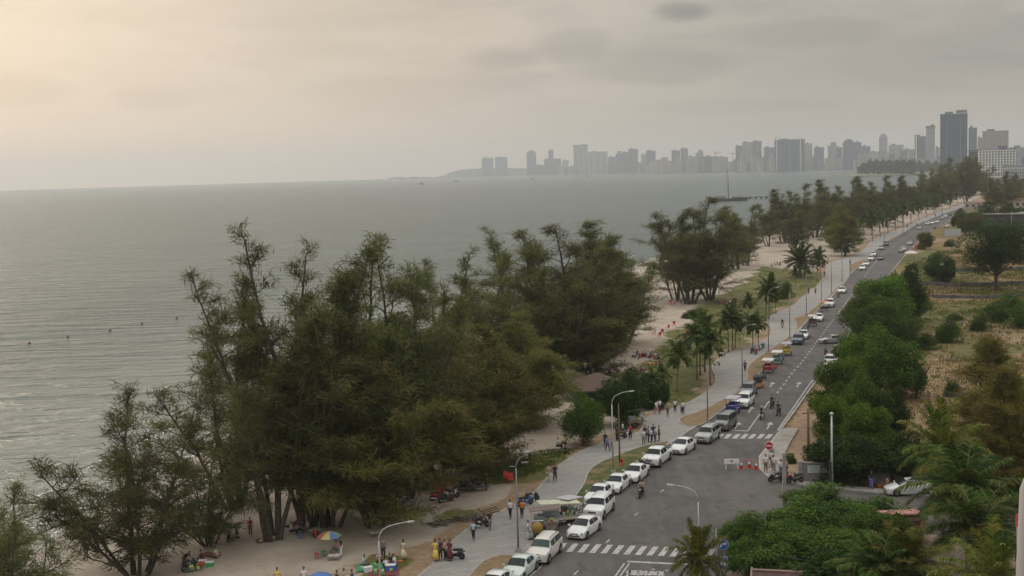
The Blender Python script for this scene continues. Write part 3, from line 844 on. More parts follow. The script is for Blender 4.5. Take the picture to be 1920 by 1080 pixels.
T(1648, 1664, 251, 5800, 0, 'slim light tower with rounded crown standing alone', top='round')
T(1666, 1694, 271.5, 5600, 0, 'wide pale block right of the slim light tower', .4, name='apartment_block')
T(1694, 1714, 280, 5500, 1, 'low grey block between wide pale block and crane tower', name='apartment_block')
T(1715, 1736, 255, 4300, 1, 'grey tower left of the narrow light tower with open top')
T(1736.5, 1753, 238, 3900, 0, 'narrow light tower with an open frame top left of the dark giant', 1.0, top='over')
T(1754, 1762, 276, 4200, 0, 'small pale block at the foot of the narrow light tower', name='apartment_block')
T(1816, 1832, 239, 3600, 1, 'slim grey tower directly right of the dark giant tower')
T(1833, 1842, 258, 3700, 3, 'thin pinkish tower between slim grey tower and broad pink block')
T(1842, 1891, 245, 3400, 3, 'broad pinkish block with flat roof on the far right of the skyline', .5, name='apartment_block')
T(1894, 1935, 276, 3400, 0, 'pale low block cut by the right edge of the view', name='apartment_block')
# the dark giant with light vertical fins
e = T(1763, 1814, 213, 3000, 2, 'giant dark blue slab tower, tallest of the whole skyline', .6, name='skyscraper')
a = at_dist(1763, 213, 3000); b = at_dist(1814, 213, 3000); w = (b - a).length; H = a.z
m_fin = mat('steel_fin', (0.09, 0.13, 0.18), 0.6)
for k in range(6): MB().box((-w / 2 + w * (k + .5) / 6, -w * .3 - .5, H / 2), (0.9, 1.0, H * .98)).build('fin', m_fin, e)
MB().box((w * .28, 0, H + 3.0), (w * .4, w * .3, 6)).build('penthouse', m_core, e)
# construction cranes
m_crane = mat('crane_red_paint', (0.45, 0.10, 0.05), 0.6); m_cranew = mat('crane_white_paint', (0.7, 0.7, 0.68), 0.6)
def crane(px, ytop, dist, label, m_, jib=34, rz=0.0):
    c = at_dist(px, ytop, dist); H = c.z
    e = empty('tower_crane', (c.x, c.y, 0), rz, label, 'crane')
    MB().box((0, 0, H / 2), (2.4, 2.4, H)).build('mast', m_, e)
    mb = MB(); mb.box((jib * .33, 0, H - 4), (jib, 1.6, 2.2)); mb.tube([(0, 0, H + 5), (jib * .7, 0, H - 3)], .35, 4); mb.tube([(0, 0, H + 5), (-jib * .2, 0, H - 3)], .35, 4); mb.box((0, 0, H), (1.6, 1.6, 9))
    mb.build('jib', m_, e); MB().box((-jib * .2, 0, H - 6.5), (5, 2.2, 4)).build('counterweight', m_core, e)
crane(1342, 285, 6300, 'red tower crane above the low grey block by the bay', m_crane)
crane(1374, 286, 6300, 'red tower crane just left of the tall pair of slabs', m_crane, 34, PI)
crane(1456, 257, 5500, 'white crane on the left roof corner of the broad dark block', m_cranew, 26)
crane(1501, 257, 5500, 'white crane on the right roof corner of the broad dark block', m_cranew, 26, PI)
crane(1718, 250, 4200, 'thin crane beside the grey tower left of the dark giant', m_cranew, 24)
# small houses and low blocks filling the waterfront of the city
rs = random.Random(11)
ROWS = [(1196, 1260, 300, 312, 7300, 12), (1230, 1420, 294, 306, 6700, 22), (1380, 1640, 288, 306, 5900, 38), (1600, 1765, 283, 304, 5000, 30), (1640, 1760, 292, 306, 4200, 16),
        (1040, 1200, 306, 317, 8600, 16), (1815, 1925, 276, 300, 3100, 16)]
WHERE = ['near the lone grey tower', 'under the two red cranes', 'round the broad dark block', 'round the slim light tower', 'left of the dark giant tower', 'near the wide white slab', 'beside the broad pinkish block']
for (xa, xb, ya, yb, dd, n_), wh_ in zip(ROWS, WHERE):
    for k in range(n_):
        x = xa + (xb - xa) * (k + rs.random() * .8) / n_; w = rs.uniform(5, 15); y = rs.uniform(ya, yb) - (x - xa) * .012
        f = rs.choice((0, 0, 1, 1, 3, 4)); d2 = dd * rs.uniform(.94, 1.03)
        a = at_dist(x, y, d2); b = at_dist(x + w, y, d2); ww = (b - a).length; H = max(8, a.z)
        e = empty('city_block', ((a.x + b.x) / 2, (a.y + b.y) / 2, 0), rs.uniform(-.3, .3), 'one of the small hazy low blocks ' + wh_, 'building', 'small low blocks ' + wh_)
        MB().box((0, 0, H / 2), (ww, ww * .7, H)).build('wall', FAC[f], e)
        MB().box((0, 0, H + .4), (ww * 1.03, ww * .74, .8)).build('roof', m_roofc, e)
# white concrete-frame hotel on the near side of the city, every opening cut as a bay
hx0, hx1, hy = 1835, 1903, 281
a = at_dist(hx0, hy + 2, 1900); b = at_dist(hx1, hy, 1960); w = (b.xy - a.xy).length; H = a.z; ang = math.atan2(b.y - a.y, b.x - a.x); c = (a.xy + b.xy) / 2
e = empty('hotel_block', (c.x, c.y, 0), ang, 'white concrete frame block with dark window openings beside the far road end', 'building')
m_wf = mat('white_frame', (0.72, 0.72, 0.70), 0.8, scale=0.2); m_void = mat('dark_opening', (0.05, 0.055, 0.06), 0.6)
MB().box((0, 9, H / 2), (w - 1, 17, H - 1)).build('wall', m_void, e)
mb = MB()
for i in range(13): mb.box((-w / 2 + w * i / 12, -.3, H / 2), (1.5, 1.6, H))
fl = int(H / 3.6)
for k in range(fl + 1): mb.box((0, -.1, k * H / fl), (w, 1.9, 1.3))
for k in range(5): mb.box((w / 2 + .2, 2 + k * 4, H / 2), (1.2, 1.3, H))
for k in range(fl + 1): mb.box((w / 2 + .1, 9, k * H / fl + .02), (1.5, 18, 1.1))
mb.build('frame', m_wf, e)
MB().box((0, 9, H + 1.0), (w + 2, 20, 1.2)).build('roof', m_core, e)
MB().box((w * .3, 9, H + 4), (9, 8, 5)).build('plant_room', m_core, e)
# ================================================================ vegetation
def leaf_mat(name, dark, light, brown=None, transl=0.25, rough=0.65):
    t = MT(name)
    g = t.n('ShaderNodeNewGeometry'); rnd = g.outputs['Random Per Island']
    n = t.noise(t.obj(), 0.45, 4, 0.6)
    f = t.math('ADD', t.math('MULTIPLY', rnd, 0.42), t.math('MULTIPLY', n, 0.95))
    c = t.mix(t.ramp(f, 0.42, 0.95), dark, light)
    if brown:
        n2 = t.noise(t.obj(), 0.8, 3, 0.6)
        c = t.mix(t.math('MULTIPLY', t.ramp(t.math('ADD', n2, t.math('MULTIPLY', rnd, 0.25)), 0.60, 0.80), 0.8), c, brown)
    oi = t.n('ShaderNodeObjectInfo').outputs['Random']
    hs = t.n('ShaderNodeHueSaturation'); t.l(c, hs.inputs['Color'])
    t.l(t.ramp(oi, 0, 1, 0.80, 1.22), hs.inputs['Value']); t.l(t.ramp(oi, 0, 1, 0.485, 0.51), hs.inputs['Hue'])
    c = hs.outputs[0]
    t.set(c, rough, spec=0.07)
    tr = t.n('ShaderNodeBsdfTranslucent'); t.l(c, tr.inputs[0])
    ms = t.n('ShaderNodeMixShader'); ms.inputs[0].default_value = transl
    out = [q for q in t.t.nodes if q.type == 'OUTPUT_MATERIAL'][0]
    t.l(t.b.outputs[0], ms.inputs[1]); t.l(tr.outputs[0], ms.inputs[2]); t.l(ms.outputs[0], out.inputs['Surface'])
    return t.m
m_casu = leaf_mat('casuarina_needles', (0.046, 0.064, 0.018), (0.168, 0.182, 0.058), (0.160, 0.125, 0.055), 0.38)
m_casul = leaf_mat('casuarina_needles_pale', (0.070, 0.084, 0.018), (0.190, 0.188, 0.048), (0.19, 0.14, 0.05), 0.35)
m_broad = leaf_mat('broad_leaves', (0.022, 0.052, 0.008), (0.105, 0.165, 0.026), None, 0.3)
m_broadd = leaf_mat('broad_leaves_dark', (0.014, 0.035, 0.008), (0.060, 0.100, 0.020), None, 0.25)
m_broadb = leaf_mat('broad_leaves_bright', (0.030, 0.070, 0.008), (0.150, 0.235, 0.030), None, 0.32)
m_broado = leaf_mat('olive_leaves', (0.042, 0.056, 0.012), (0.125, 0.140, 0.030), (0.15, 0.11, 0.035), 0.3)
m_palm = leaf_mat('palm_leaves', (0.012, 0.032, 0.006), (0.062, 0.105, 0.016), (0.12, 0.11, 0.03), 0.3, 0.65)
m_palmy = leaf_mat('palm_leaves_yellowing', (0.032, 0.056, 0.008), (0.145, 0.165, 0.028), (0.20, 0.16, 0.04), 0.3, 0.65)
m_bark = mat('grey_brown_bark', (0.075, 0.058, 0.044), 0.95, var=0.35, scale=5)
m_barkp = mat('palm_bark', (0.15, 0.12, 0.09), 0.95, var=0.3, scale=6)

class Tree:
    """collects wood as tubes and foliage as anchor points, then turns both into meshes"""
    def __init__(s, seed): s.r = np.random.RandomState(seed); s.wood = MB(); s.tp = []; s.td = []
    def limb(s, p0, d, L, r0, bend=(0, 0, 0), seg=6, wander=0.12):
        r = s.r; pts = [np.array(p0, float)]; d = np.array(d, float); d /= np.linalg.norm(d)
        for i in range(seg):
            d = d + r.normal(0, wander, 3) + np.array(bend) / seg; d /= np.linalg.norm(d)
            pts.append(pts[-1] + d * L / seg)
        s.wood.tube([Vector(p) for p in pts], [r0 * (1 - 0.85 * i / seg) + 0.012 for i in range(seg + 1)], 5 if r0 < .1 else 8, cap=False)
        return pts
    def leaf(s, p, d): s.tp.append(p); s.td.append(d)

def strands(T_, per, sig, ln, wd, droop, wind=(0.3, 0, 0), name='crown', material=None):
    """fine drooping needle tufts: per strand two narrow quads following a bent line"""
    r = T_.r
    P_ = np.repeat(np.array(T_.tp), per, 0); D = np.repeat(np.array(T_.td), per, 0); n = len(P_)
    P_ = P_ + r.normal(0, 1, (n, 3)) * np.array(sig)
    d = D * 0.8 + r.normal(0, 0.55, (n, 3)) + np.array(wind); d /= np.linalg.norm(d, axis=1)[:, None] + 1e-6
    Ln = r.uniform(*ln, (n, 1)); w = r.uniform(*wd, (n, 1))
    a = P_; b = P_ + d * Ln * 0.5
    d2 = d + np.array([0, 0, -droop]) * r.uniform(0.6, 1.4, (n, 1)); d2 /= np.linalg.norm(d2, axis=1)[:, None]
    c = b + d2 * Ln * 0.5
    sd = np.cross(d, r.normal(0, 1, (n, 3))); sd /= np.linalg.norm(sd, axis=1)[:, None] + 1e-6; sd = sd * w * 0.5
    V = np.stack([a - sd * .6, a + sd * .6, b + sd, b - sd, c + sd * .25, c - sd * .25], 1).reshape(-1, 3)
    i = np.arange(n)[:, None] * 6
    Q = np.concatenate([i + np.array([[0, 1, 2, 3]]), i + np.array([[3, 2, 4, 5]])], 0)
    return np_mesh(name, V, Q, material)
def leaves(P_, r, size, material, name='crown', up=0.4, aspect=0.6):
    """leaf-sized quads with random set, biased to face upwards and outwards"""
    n = len(P_); nrm = r.normal(0, 1, (n, 3)); nrm[:, 2] = np.abs(nrm[:, 2]) + up; nrm /= np.linalg.norm(nrm, axis=1)[:, None]
    u = np.cross(nrm, r.normal(0, 1, (n, 3))); u /= np.linalg.norm(u, axis=1)[:, None] + 1e-6; v = np.cross(nrm, u)
    s = r.uniform(size[0], size[1], (n, 1)) * 0.5
    a = u * s; b = v * s * aspect
    V = np.stack([P_ - a, P_ - b + a * .1, P_ + a, P_ + b + a * .1], 1).reshape(-1, 3)
    return np_mesh(name, V, (np.arange(n)[:, None] * 4 + np.arange(4)[None, :]), material)

DIM = {}
def finish(T_, crown_me, name, bark=None):
    e = empty(name)
    co = np.empty(len(crown_me.vertices) * 3, np.float32); crown_me.vertices.foreach_get('co', co); co = co.reshape(-1, 3)
    x0, x1 = np.percentile(co[:, 0], (2, 98)); y0, y1 = np.percentile(co[:, 1], (2, 98)); DIM[e.name] = (float(np.percentile(co[:, 2], 99.7)), float((x1 - x0 + y1 - y0) / 2) * 1.06)
    T_.wood.build('trunk', bark or m_bark, e, smooth=True)
    link(bpy.data.objects.new('crown', crown_me), e)
    return e

def casuarina(seed, H, spread, trunks=1, clear=0.18, lean=(0, 0), per=13, droop=0.7, wind=(0.25, 0, 0.05), material=None, dens=1.0, sig=0.19, name='casuarina_tree', wd=(0.032, 0.055), ln=(0.30, 0.75), top=.75, fan=None):
    T_ = Tree(seed); r = T_.r
    for k in range(trunks):
        a = 2 * PI * k / max(1, trunks) + r.uniform(0, 1); off = 0.0 if trunks == 1 else r.uniform(.3, 1.0)
        h = H * (1.0 if k == 0 else r.uniform(0.72, 0.96)); tilt = 0.02 if trunks == 1 else r.uniform(.10, .28)
        if fan: off = r.uniform(.15, .55); tilt = fan[0] + (fan[1] - fan[0]) * (k / max(1, trunks - 1)) ** .8; h = H * (1.0 - .42 * (k / max(1, trunks - 1))) * r.uniform(.92, 1.04); a = k * 2.4 + r.uniform(-.3, .3)
        sp = T_.limb((math.cos(a) * off, math.sin(a) * off, -0.3), (math.cos(a) * tilt + lean[0], math.sin(a) * tilt + lean[1], 1), h, (0.0085 * H + 0.03) * (1 if k == 0 else .72), (0, 0, .30), 12, 0.045)
        for q_ in range(6, 13):
            for _ in range(3 + q_ // 3): T_.leaf(sp[q_] + r.normal(0, .28, 3) * (1.5 - q_ / 12.0), np.array([r.normal(0, .5) + wind[0], r.normal(0, .5), .8]))
        nl = int(40 * dens)
        for i in range(nl):
            f = clear + (1 - clear) * (i + r.uniform(0, 1)) / nl
            q = f * 12; j = min(11, int(q)); p = sp[j] * (1 - (q - j)) + sp[j + 1] * (q - j)
            prof = (math.sin(PI * min(1, (f - clear) / (1 - clear) * .86 + .16)) ** .7) * (1 - 0.55 * f * top)
            L_ = max(0.5, spread * prof * r.uniform(0.45, 1.25) * (1.25 if r.rand() < .15 else 1)); az = r.uniform(0, 2 * PI); el = r.uniform(0.35, 1.05) * (0.6 + .75 * f)
            d = np.array([math.cos(az) * math.cos(el), math.sin(az) * math.cos(el), math.sin(el)])
            lp = T_.limb(p, d, L_, 0.012 + 0.013 * L_, (wind[0] * .8, 0, -0.25), 6, 0.13)
            for t_ in range(1, 7):
                dd = lp[t_] - lp[t_ - 1]; dd = dd / np.linalg.norm(dd)
                if t_ < 2 or (t_ == 2 and r.rand() < .5): continue
                nt_ = 1 + int(L_ > 1.4) + int(L_ > 3)
                for _ in range(nt_):
                    az2 = r.uniform(0, 2 * PI); d3 = dd * .8 + np.array([math.cos(az2), math.sin(az2), r.uniform(-.1, .8)]) * .8; d3 /= np.linalg.norm(d3)
                    l3 = r.uniform(.4, .26 * L_ + .6)
                    tw = T_.limb(lp[t_], d3, l3, .02, (wind[0], 0, -.1), 3, .15) if r.rand() < .5 else [lp[t_] + d3 * l3 * q_ / 3 for q_ in range(4)]
                    for w_ in tw[1:]: T_.leaf(w_, d3)
                T_.leaf(lp[t_], dd)
    me = strands(T_, per, (sig, sig, sig * .8), ln, wd, droop, wind, 'crown', material or m_casu)
    return finish(T_, me, name)

def broadleaf(seed, H, W_, n_leaf=16000, lobes=26, size=(.16, .34), clear=.25, material=None, flat=1.0, name='broadleaf_tree', trunk_r=.22, shell=.55, stems=1, lean=(0, 0), bark=None, lob=1.0):
    T_ = Tree(seed); r = T_.r; cz = H * (1 + clear) / 2; rz_ = H * (1 - clear) / 2
    C_ = []
    for i in range(lobes):
        low = i % 4 == 0
        u = r.normal(0, 1, 3); u /= np.linalg.norm(u); rad = r.uniform(.35, .82)
        if u[2] < -.5 and not low: u[2] *= .5
        if low: u[2] = -abs(u[2]) * .9 - .1; rad = r.uniform(.5, .95)
        C_.append((u[0] * W_ / 2 * rad + lean[0], u[1] * W_ / 2 * rad + lean[1], cz + u[2] * rz_ * rad * flat, r.uniform(.20, .42) * min(W_, H) * .5 * (1.25 - rad * .4) * lob))
    for k in range(stems):
        a = 2 * PI * k / stems
        sp = T_.limb((math.cos(a) * .2 * (stems > 1), math.sin(a) * .2 * (stems > 1), -.3), (math.cos(a) * .2 * (stems > 1) + lean[0] / H, math.sin(a) * .2 * (stems > 1) + lean[1] / H, 1), H * .6, trunk_r, (0, 0, 0), 6, .08)
        for c in C_[k::stems]:
            s_ = sp[r.randint(2, 6)]; v = np.array(c[:3]) - s_; T_.limb(s_, v, np.linalg.norm(v), trunk_r * .32, (0, 0, .2), 5, .08)
    P_ = []
    tot = sum(c[3] ** 2 for c in C_)
    for c in C_:
        n = int(n_leaf * c[3] ** 2 / tot)
        u = r.normal(0, 1, (n, 3)); u /= np.linalg.norm(u, axis=1)[:, None]
        rr = c[3] * (shell + (1.12 - shell) * r.rand(n, 1) ** .6) * (1 + .25 * np.sin(u[:, :1] * 5 + c[0]) * np.cos(u[:, 1:2] * 6 + c[1]))
        q_ = u * rr; q_[:, 2] *= .8
        P_.append(q_ + np.array(c[:3]))
    P_ = np.concatenate(P_); P_ = P_[P_[:, 2] > .15]
    me = leaves(P_, r, size, material or m_broad)
    return finish(T_, me, name, bark)

def palm(seed, H, fl=3.2, nf=20, trunk_r=.16, lean=(.4, .2), leaf=(.6, .85), material=None, up=1.0, name='palm_tree', nl=34, fan=False, wleaf=.05, bulge=False, stiff=.35):
    T_ = Tree(seed); r = T_.r; mb = MB()
    pts = [Vector((lean[0] * (i / 8) ** 1.6, lean[1] * (i / 8) ** 1.6, H * i / 8 - (.2 if i == 0 else 0))) for i in range(9)]
    mb.tube(pts, [trunk_r * (1.35 if i == 0 else 1.0 - .28 * i / 8) for i in range(9)], 8)
    top = np.array(pts[-1]); e = empty(name); mb.build('trunk', m_barkp, e, smooth=True)
    V = []; Q = []; rach = MB()
    for k in range(nf):
        az = k * 2.39996 + r.uniform(-.25, .25); u_ = (k + .5) / nf
        el = (1.35 - 1.75 * u_ ** .85) * up + r.uniform(-.12, .12)
        d = np.array([math.cos(az) * math.cos(el), math.sin(az) * math.cos(el), math.sin(el)]); p = top + np.array([0, 0, .05]); L_ = fl * r.uniform(.8, 1.08)
        seg = 9; line = [p]; dirs = [d]
        for i in range(seg):
            d = d + np.array([0, 0, -stiff * (1.1 + u_) * 1.9 / seg]) * (i / seg + .25); d /= np.linalg.norm(d); p = p + d * L_ / seg; line.append(p); dirs.append(d)
        rach.tube([Vector(q_) for q_ in line], [.035 * (1 - i / (seg + .6)) + .006 for i in range(seg + 1)], 4, cap=False)
        for i in range(nl):
            f = .12 + .88 * i / nl; q_ = f * seg; j = min(seg - 1, int(q_)); b = line[j] * (1 - (q_ - j)) + line[j + 1] * (q_ - j); dd = dirs[j + 1]
            side = np.cross(dd, [0, 0, 1]); side /= np.linalg.norm(side) + 1e-6; upv = np.cross(side, dd)
            ll = r.uniform(*leaf) * math.sin(PI * (.18 + .74 * f)) ** .6 * fl / 3.2
            for s_ in (-1, 1):
                ld = dd * .62 + side * s_ * .85 + upv * r.uniform(-.12, .28); ld /= np.linalg.norm(ld)
                m1 = b + ld * ll * .5; e_ = ld + np.array([0, 0, -.75]); e_ /= np.linalg.norm(e_); m2 = m1 + e_ * ll * .5
                wv = np.cross(ld, upv * 1.0 + side * .3 * s_); wv = wv / (np.linalg.norm(wv) + 1e-6) * wleaf * .5 * (fl / 3.2)
                o = len(V); V += [b - wv, b + wv, m1 + wv, m1 - wv, m2 + wv * .2, m2 - wv * .2]; Q += [(o, o + 1, o + 2, o + 3), (o + 3, o + 2, o + 4, o + 5)]
    rach.build('stalks', mat('palm_stalk', (0.16, 0.15, 0.055), .6), e)
    link(bpy.data.objects.new('crown', np_mesh('crown', np.array(V), np.array(Q), material or m_palm)), e)
    return e
# ---- casuarinas on the beach, in the order one meets them going away from the camera.
# (foot pixel, top row, crown width px, ...): each gets its own size; shapes come from a few grown trees
CAS = {}
def cas_proto(k):
    if k in CAS: return CAS[k]
    cfg = {
        'open': dict(H=17, spread=3.0, trunks=6, clear=.16, per=5, dens=.40, wind=(.15, 0, .1), droop=.6, fan=(.08, .40)),
        'openw': dict(H=13, spread=3.4, trunks=7, clear=.12, per=5, dens=.42, wind=(.2, 0, .05), droop=.7, fan=(.10, .75)),
        'tall': dict(H=20, spread=3.1, trunks=5, clear=.20, per=5, dens=.58, wind=(.2, 0, .2), droop=.5, fan=(.04, .30)),
        'full': dict(H=16, spread=3.4, trunks=6, clear=.18, per=5, dens=.55, wind=(.2, 0, .0), droop=.9, fan=(.06, .40)),
        'weep': dict(H=12, spread=3.6, trunks=5, clear=.12, per=8, dens=.66, wind=(.35, 0, -.05), droop=1.0, top=.5, fan=(.05, .42)),
        'wind': dict(H=16, spread=3.0, trunks=4, clear=.24, per=6, dens=.55, wind=(.6, 0, .2), droop=.35, fan=(.05, .30)),
        'wind2': dict(H=15, spread=3.2, trunks=5, clear=.24, per=6, dens=.55, wind=(.65, 0, .15), droop=.4, fan=(.06, .36)),
    }[k]
    CAS[k] = casuarina({'open': 3, 'openw': 15, 'tall': 8, 'full': 21, 'weep': 33, 'wind': 44, 'wind2': 57}[k], material=m_casul if k == 'weep' else m_casu, **cfg)
    return CAS[k]
def put_cas(kind, bx, by, top, label, wpx=None, rz=0.0, group=None, cap=1.45):
    g = GG(bx, by); d = math.hypot(g.x, g.y); H = at_dist(bx, top, d).z - g.z
    p = cas_proto(kind); h_, w_ = DIM[p.name]; sz = H / h_
    sx = sz if wpx is None else (wpx * d / F_PX) / w_
    sx = min(max(sx, sz * .62), sz * cap)
    return place(p, g, rz, label, 'tree', group, (sx, sx, sz))
GRP = 'casuarina trees along the beach'
LIST = [
 ('openw', 10, 1190, 905, 230, 0.6, 'low casuarina at the bottom left corner, its foot below the picture'),
 ('openw', 258, 1078, 738, 300, 2.6, 'open casuarina with a bare limb reaching left over the water, nearest whole tree'),
 ('tall', 512, 1012, 470, 240, 1.0, 'left front casuarina of the big near clump, leaning out over the sea'),
 ('tall', 578, 986, 426, 250, 4.1, 'highest casuarina of the near clump with a ragged tip above all others'),
 ('full', 604, 985, 520, 260, 0.3, 'dense casuarina filling the middle of the near clump'),
 ('open', 618, 987, 560, 240, 3.0, 'thin stemmed casuarina, rightmost of the row of bare dark trunks'),
 ('full', 690, 953, 452, 260, 2.0, 'broad casuarina with two dark boles beside the blue tarpaulin stall'),
 ('full', 762, 935, 468, 250, 5.0, 'casuarina with pale bole rising behind the blue and red beach stall'),
 ('weep', 700, 985, 660, 300, 1.2, 'drooping casuarina hanging dark skirts over the green stools'),
 ('weep', 840, 905, 622, 270, 2.2, 'pale topped weeping casuarina in front of the reed boat frame'),
 ('weep', 905, 872, 615, 250, 3.7, 'olive weeping casuarina right of the pale topped one'),
 ('weep', 985, 800, 590, 190, .4, 'small olive weeping casuarina nearest to the red chairs on the sand'),
 ('open', 440, 950, 560, 240, .9, 'see-through casuarina over the water, left edge of the near clump'),
 ('openw', 392, 1022, 850, 170, 1.9, 'thin low casuarina filling the gap between leftmost tree and big clump'),
 ('tall', 830, 790, 470, 150, 0.0, 'upright casuarina by the waterline behind the pale topped weeping tree'),
 ('wind', 905, 760, 478, 130, 1.5, 'feathery casuarina by the waterline with see-through top'),
 ('tall', 968, 730, 432, 160, 2.5, 'tall thin casuarina by the waterline showing its whole straight bole'),
 ('full', 1035, 715, 436, 190, 3.5, 'dense casuarina, left part of the second beach clump'),
 ('full', 1092, 695, 424, 230, 4.5, 'dense round headed casuarina in the heart of the second beach clump'),
 ('wind', 1128, 670, 440, 190, .2, 'windblown casuarina with dark bole in the second beach clump'),
 ('wind2', 1150, 655, 418, 200, .1, 'windblown casuarina, tip highest and farthest right of the second clump'),
 ('full', 1172, 642, 470, 180, 2.9, 'casuarina closing the right side of the second clump above the red chairs'),
 ('weep', 1110, 705, 560, 200, 1.9, 'low spreading casuarina at the foot of the second clump'),
 ('full', 1295, 570, 375, 175, 1.0, 'big dark casuarina standing alone on the sand with red chairs at its foot'),
 ('wind', 1268, 562, 400, 110, .2, 'slimmer casuarina leaning against the big lone dark one, sea side'),
 ('full', 1330, 562, 392, 130, 4.2, 'casuarina merging with the right side of the big lone dark one'),
 ('wind2', 1382, 505, 388, 110, 0.0, 'casuarina with slanting bole just right of the big lone group'),
 ('wind', 1400, 498, 385, 100, .3, 'second slanting casuarina just right of the big lone group'),
]
for kind, bx, by, top, w, rz, lab in LIST: put_cas(kind, bx, by, top, lab, w, rz, GRP, 2.0 if kind in ('openw', 'bare') else 1.45)
far_c = [('wind', 1440, 462, 372, 90), ('wind2', 1470, 455, 356, 100), ('wind', 1500, 450, 345, 95), ('full', 1530, 445, 352, 95), ('wind2', 1555, 440, 338, 100), ('wind', 1590, 435, 336, 90),
         ('full', 1490, 470, 385, 90), ('wind2', 1625, 425, 332, 90), ('wind', 1650, 420, 330, 85), ('full', 1600, 440, 352, 90), ('wind', 1680, 408, 330, 70), ('wind2', 1700, 402, 334, 60), ('full', 1660, 425, 350, 80),
         ('full', 1720, 392, 330, 60), ('wind', 1738, 385, 322, 60), ('full', 1755, 380, 312, 60)]
far_lab = ['leftmost of the hazy casuarina row beyond the lone group', 'second casuarina of the hazy row, with slanted tip', 'third casuarina of the hazy row, slightly taller than its left neighbour', 'rounder fourth casuarina in the hazy row',
 'fifth casuarina of the hazy row, leaning to the right', 'tall casuarina of the hazy row above the dark round date palm', 'low front casuarina of the hazy row near its left end', 'casuarina of the hazy row above the avenue of small palms',
 'casuarina whose tip bends right above the avenue palms', 'low dense casuarina in front of the hazy row', 'smaller casuarina where the hazy row dips before the bay', 'next smaller casuarina where the hazy row dips', 'dense dark casuarina behind the avenue of small palms',
 'casuarina at the start of the high hazy grove near the bay head', 'casuarina rising to the high hazy grove near the bay head', 'tall hazy casuarina directly below the dark giant tower']
for (k, bx, by, top, w), lab in zip(far_c, far_lab): put_cas(k, bx, by, top, lab, w, .2, GRP)
# olive one standing in front of the row
p = casuarina(77, 14, 3.4, 5, .12, per=9, dens=.6, fan=(.05, .4), wind=(.3, 0, 0), droop=.7, material=m_casul)
CAS['olive'] = p
put_cas('olive', 1582, 480, 384, 'olive brown casuarina standing by itself in front of the hazy row beside the promenade', 88, 0, GRP)
put_cas('olive', 1565, 462, 400, 'lower olive casuarina touching the left of the olive brown one by the promenade', 70, 1.5, GRP)
# high hazy grove at the bay head and along the far road
rs = random.Random(3)
for i, (bx, by, top, w) in enumerate([(1772, 372, 300, 60), (1790, 368, 296, 62), (1808, 366, 294, 60), (1826, 364, 297, 60), (1843, 362, 306, 55), (1780, 385, 322, 50), (1812, 380, 318, 50), (1750, 392, 338, 50),
     (1700, 395, 350, 45), (1725, 400, 352, 45), (1868, 395, 334, 55), (1890, 392, 340, 50), (1910, 390, 345, 50), (1850, 378, 330, 50), (1880, 372, 322, 45), (1905, 368, 326, 45)]):
    put_cas(('full', 'wind', 'wind2', 'olive')[i % 4], bx, by, top, 'hazy grove casuarina, ' + ['leftmost crown', 'second crown', 'highest crown', 'crown just right of the highest', 'crown beside the white frame block', 'low one at the left foot', 'low one at the middle foot',
        'one reaching out to the bay water', 'small one at its seaward edge', 'small one above the avenue palms', 'brownish one right of the far road', 'second one right of the far road', 'one cut by the picture edge', 'one directly right of the road end', 'one in front of the white frame block', 'one at the right edge under the pale low block'][i], w, rs.random() * 6, GRP)

# ---- islet with its wood
def wood_mass(name, px0, px1, top_fn, base_fn, depth, n, size, material, label, seed=1):
    r = np.random.RandomState(seed); P_ = []
    for i in range(n):
        u = r.rand(); px = px0 + (px1 - px0) * u; g = G(px, base_fn(px), -1); d = math.hypot(g.x, g.y) + r.rand() * depth; H = at_dist(px, top_fn(px), d).z
        v = r.rand() ** .6; q_ = at_dist(px, top_fn(px), d); P_.append((q_.x, q_.y, max(0, H * v * r.uniform(.8, 1.03))))
    me = leaves(np.array(P_), r, size, material, name)
    return link(tag(bpy.data.objects.new(name, me), label, 'trees', None, 'stuff'))
m_woodfar = leaf_mat('far_wood', (0.022, 0.032, 0.020), (0.045, 0.055, 0.03), None, .1)
hill_pts = [Vector(fpt(x, y, SEA_Z)) for x, y in [(1558, 329.5), (1600, 331), (1650, 330), (1700, 328.5), (1720, 327), (1706, 323.5), (1660, 323), (1620, 325), (1590, 327.5)]]
slab('islet', hill_pts, SEA_Z - 1, -0.8, m_far, kind='structure')
wood_mass('islet_wood', 1608, 1716, lambda x: 301 + 12 * max(0, (1640 - x) / 32) ** 2 + 2.2 * math.sin(x * .5), lambda x: 327, 220, 9000, (3, 7), m_woodfar, 'dark wood covering the small low islet in front of the city')
wood_mass('shore_wood', 1700, 1775, lambda x: 304 + 3 * math.sin(x * .4), lambda x: 323.5, 260, 6000, (3, 7), m_woodfar, 'hazy belt of trees behind the bay head', 4)
wood_mass('city_greenery', 1765, 1990, lambda x: 303 + 4 * math.sin(x * .3) - (x - 1765) * .02, lambda x: 318, 500, 9000, (3, 7), m_woodfar, 'far belt of trees below the dark giant tower and the white frame block', 6)
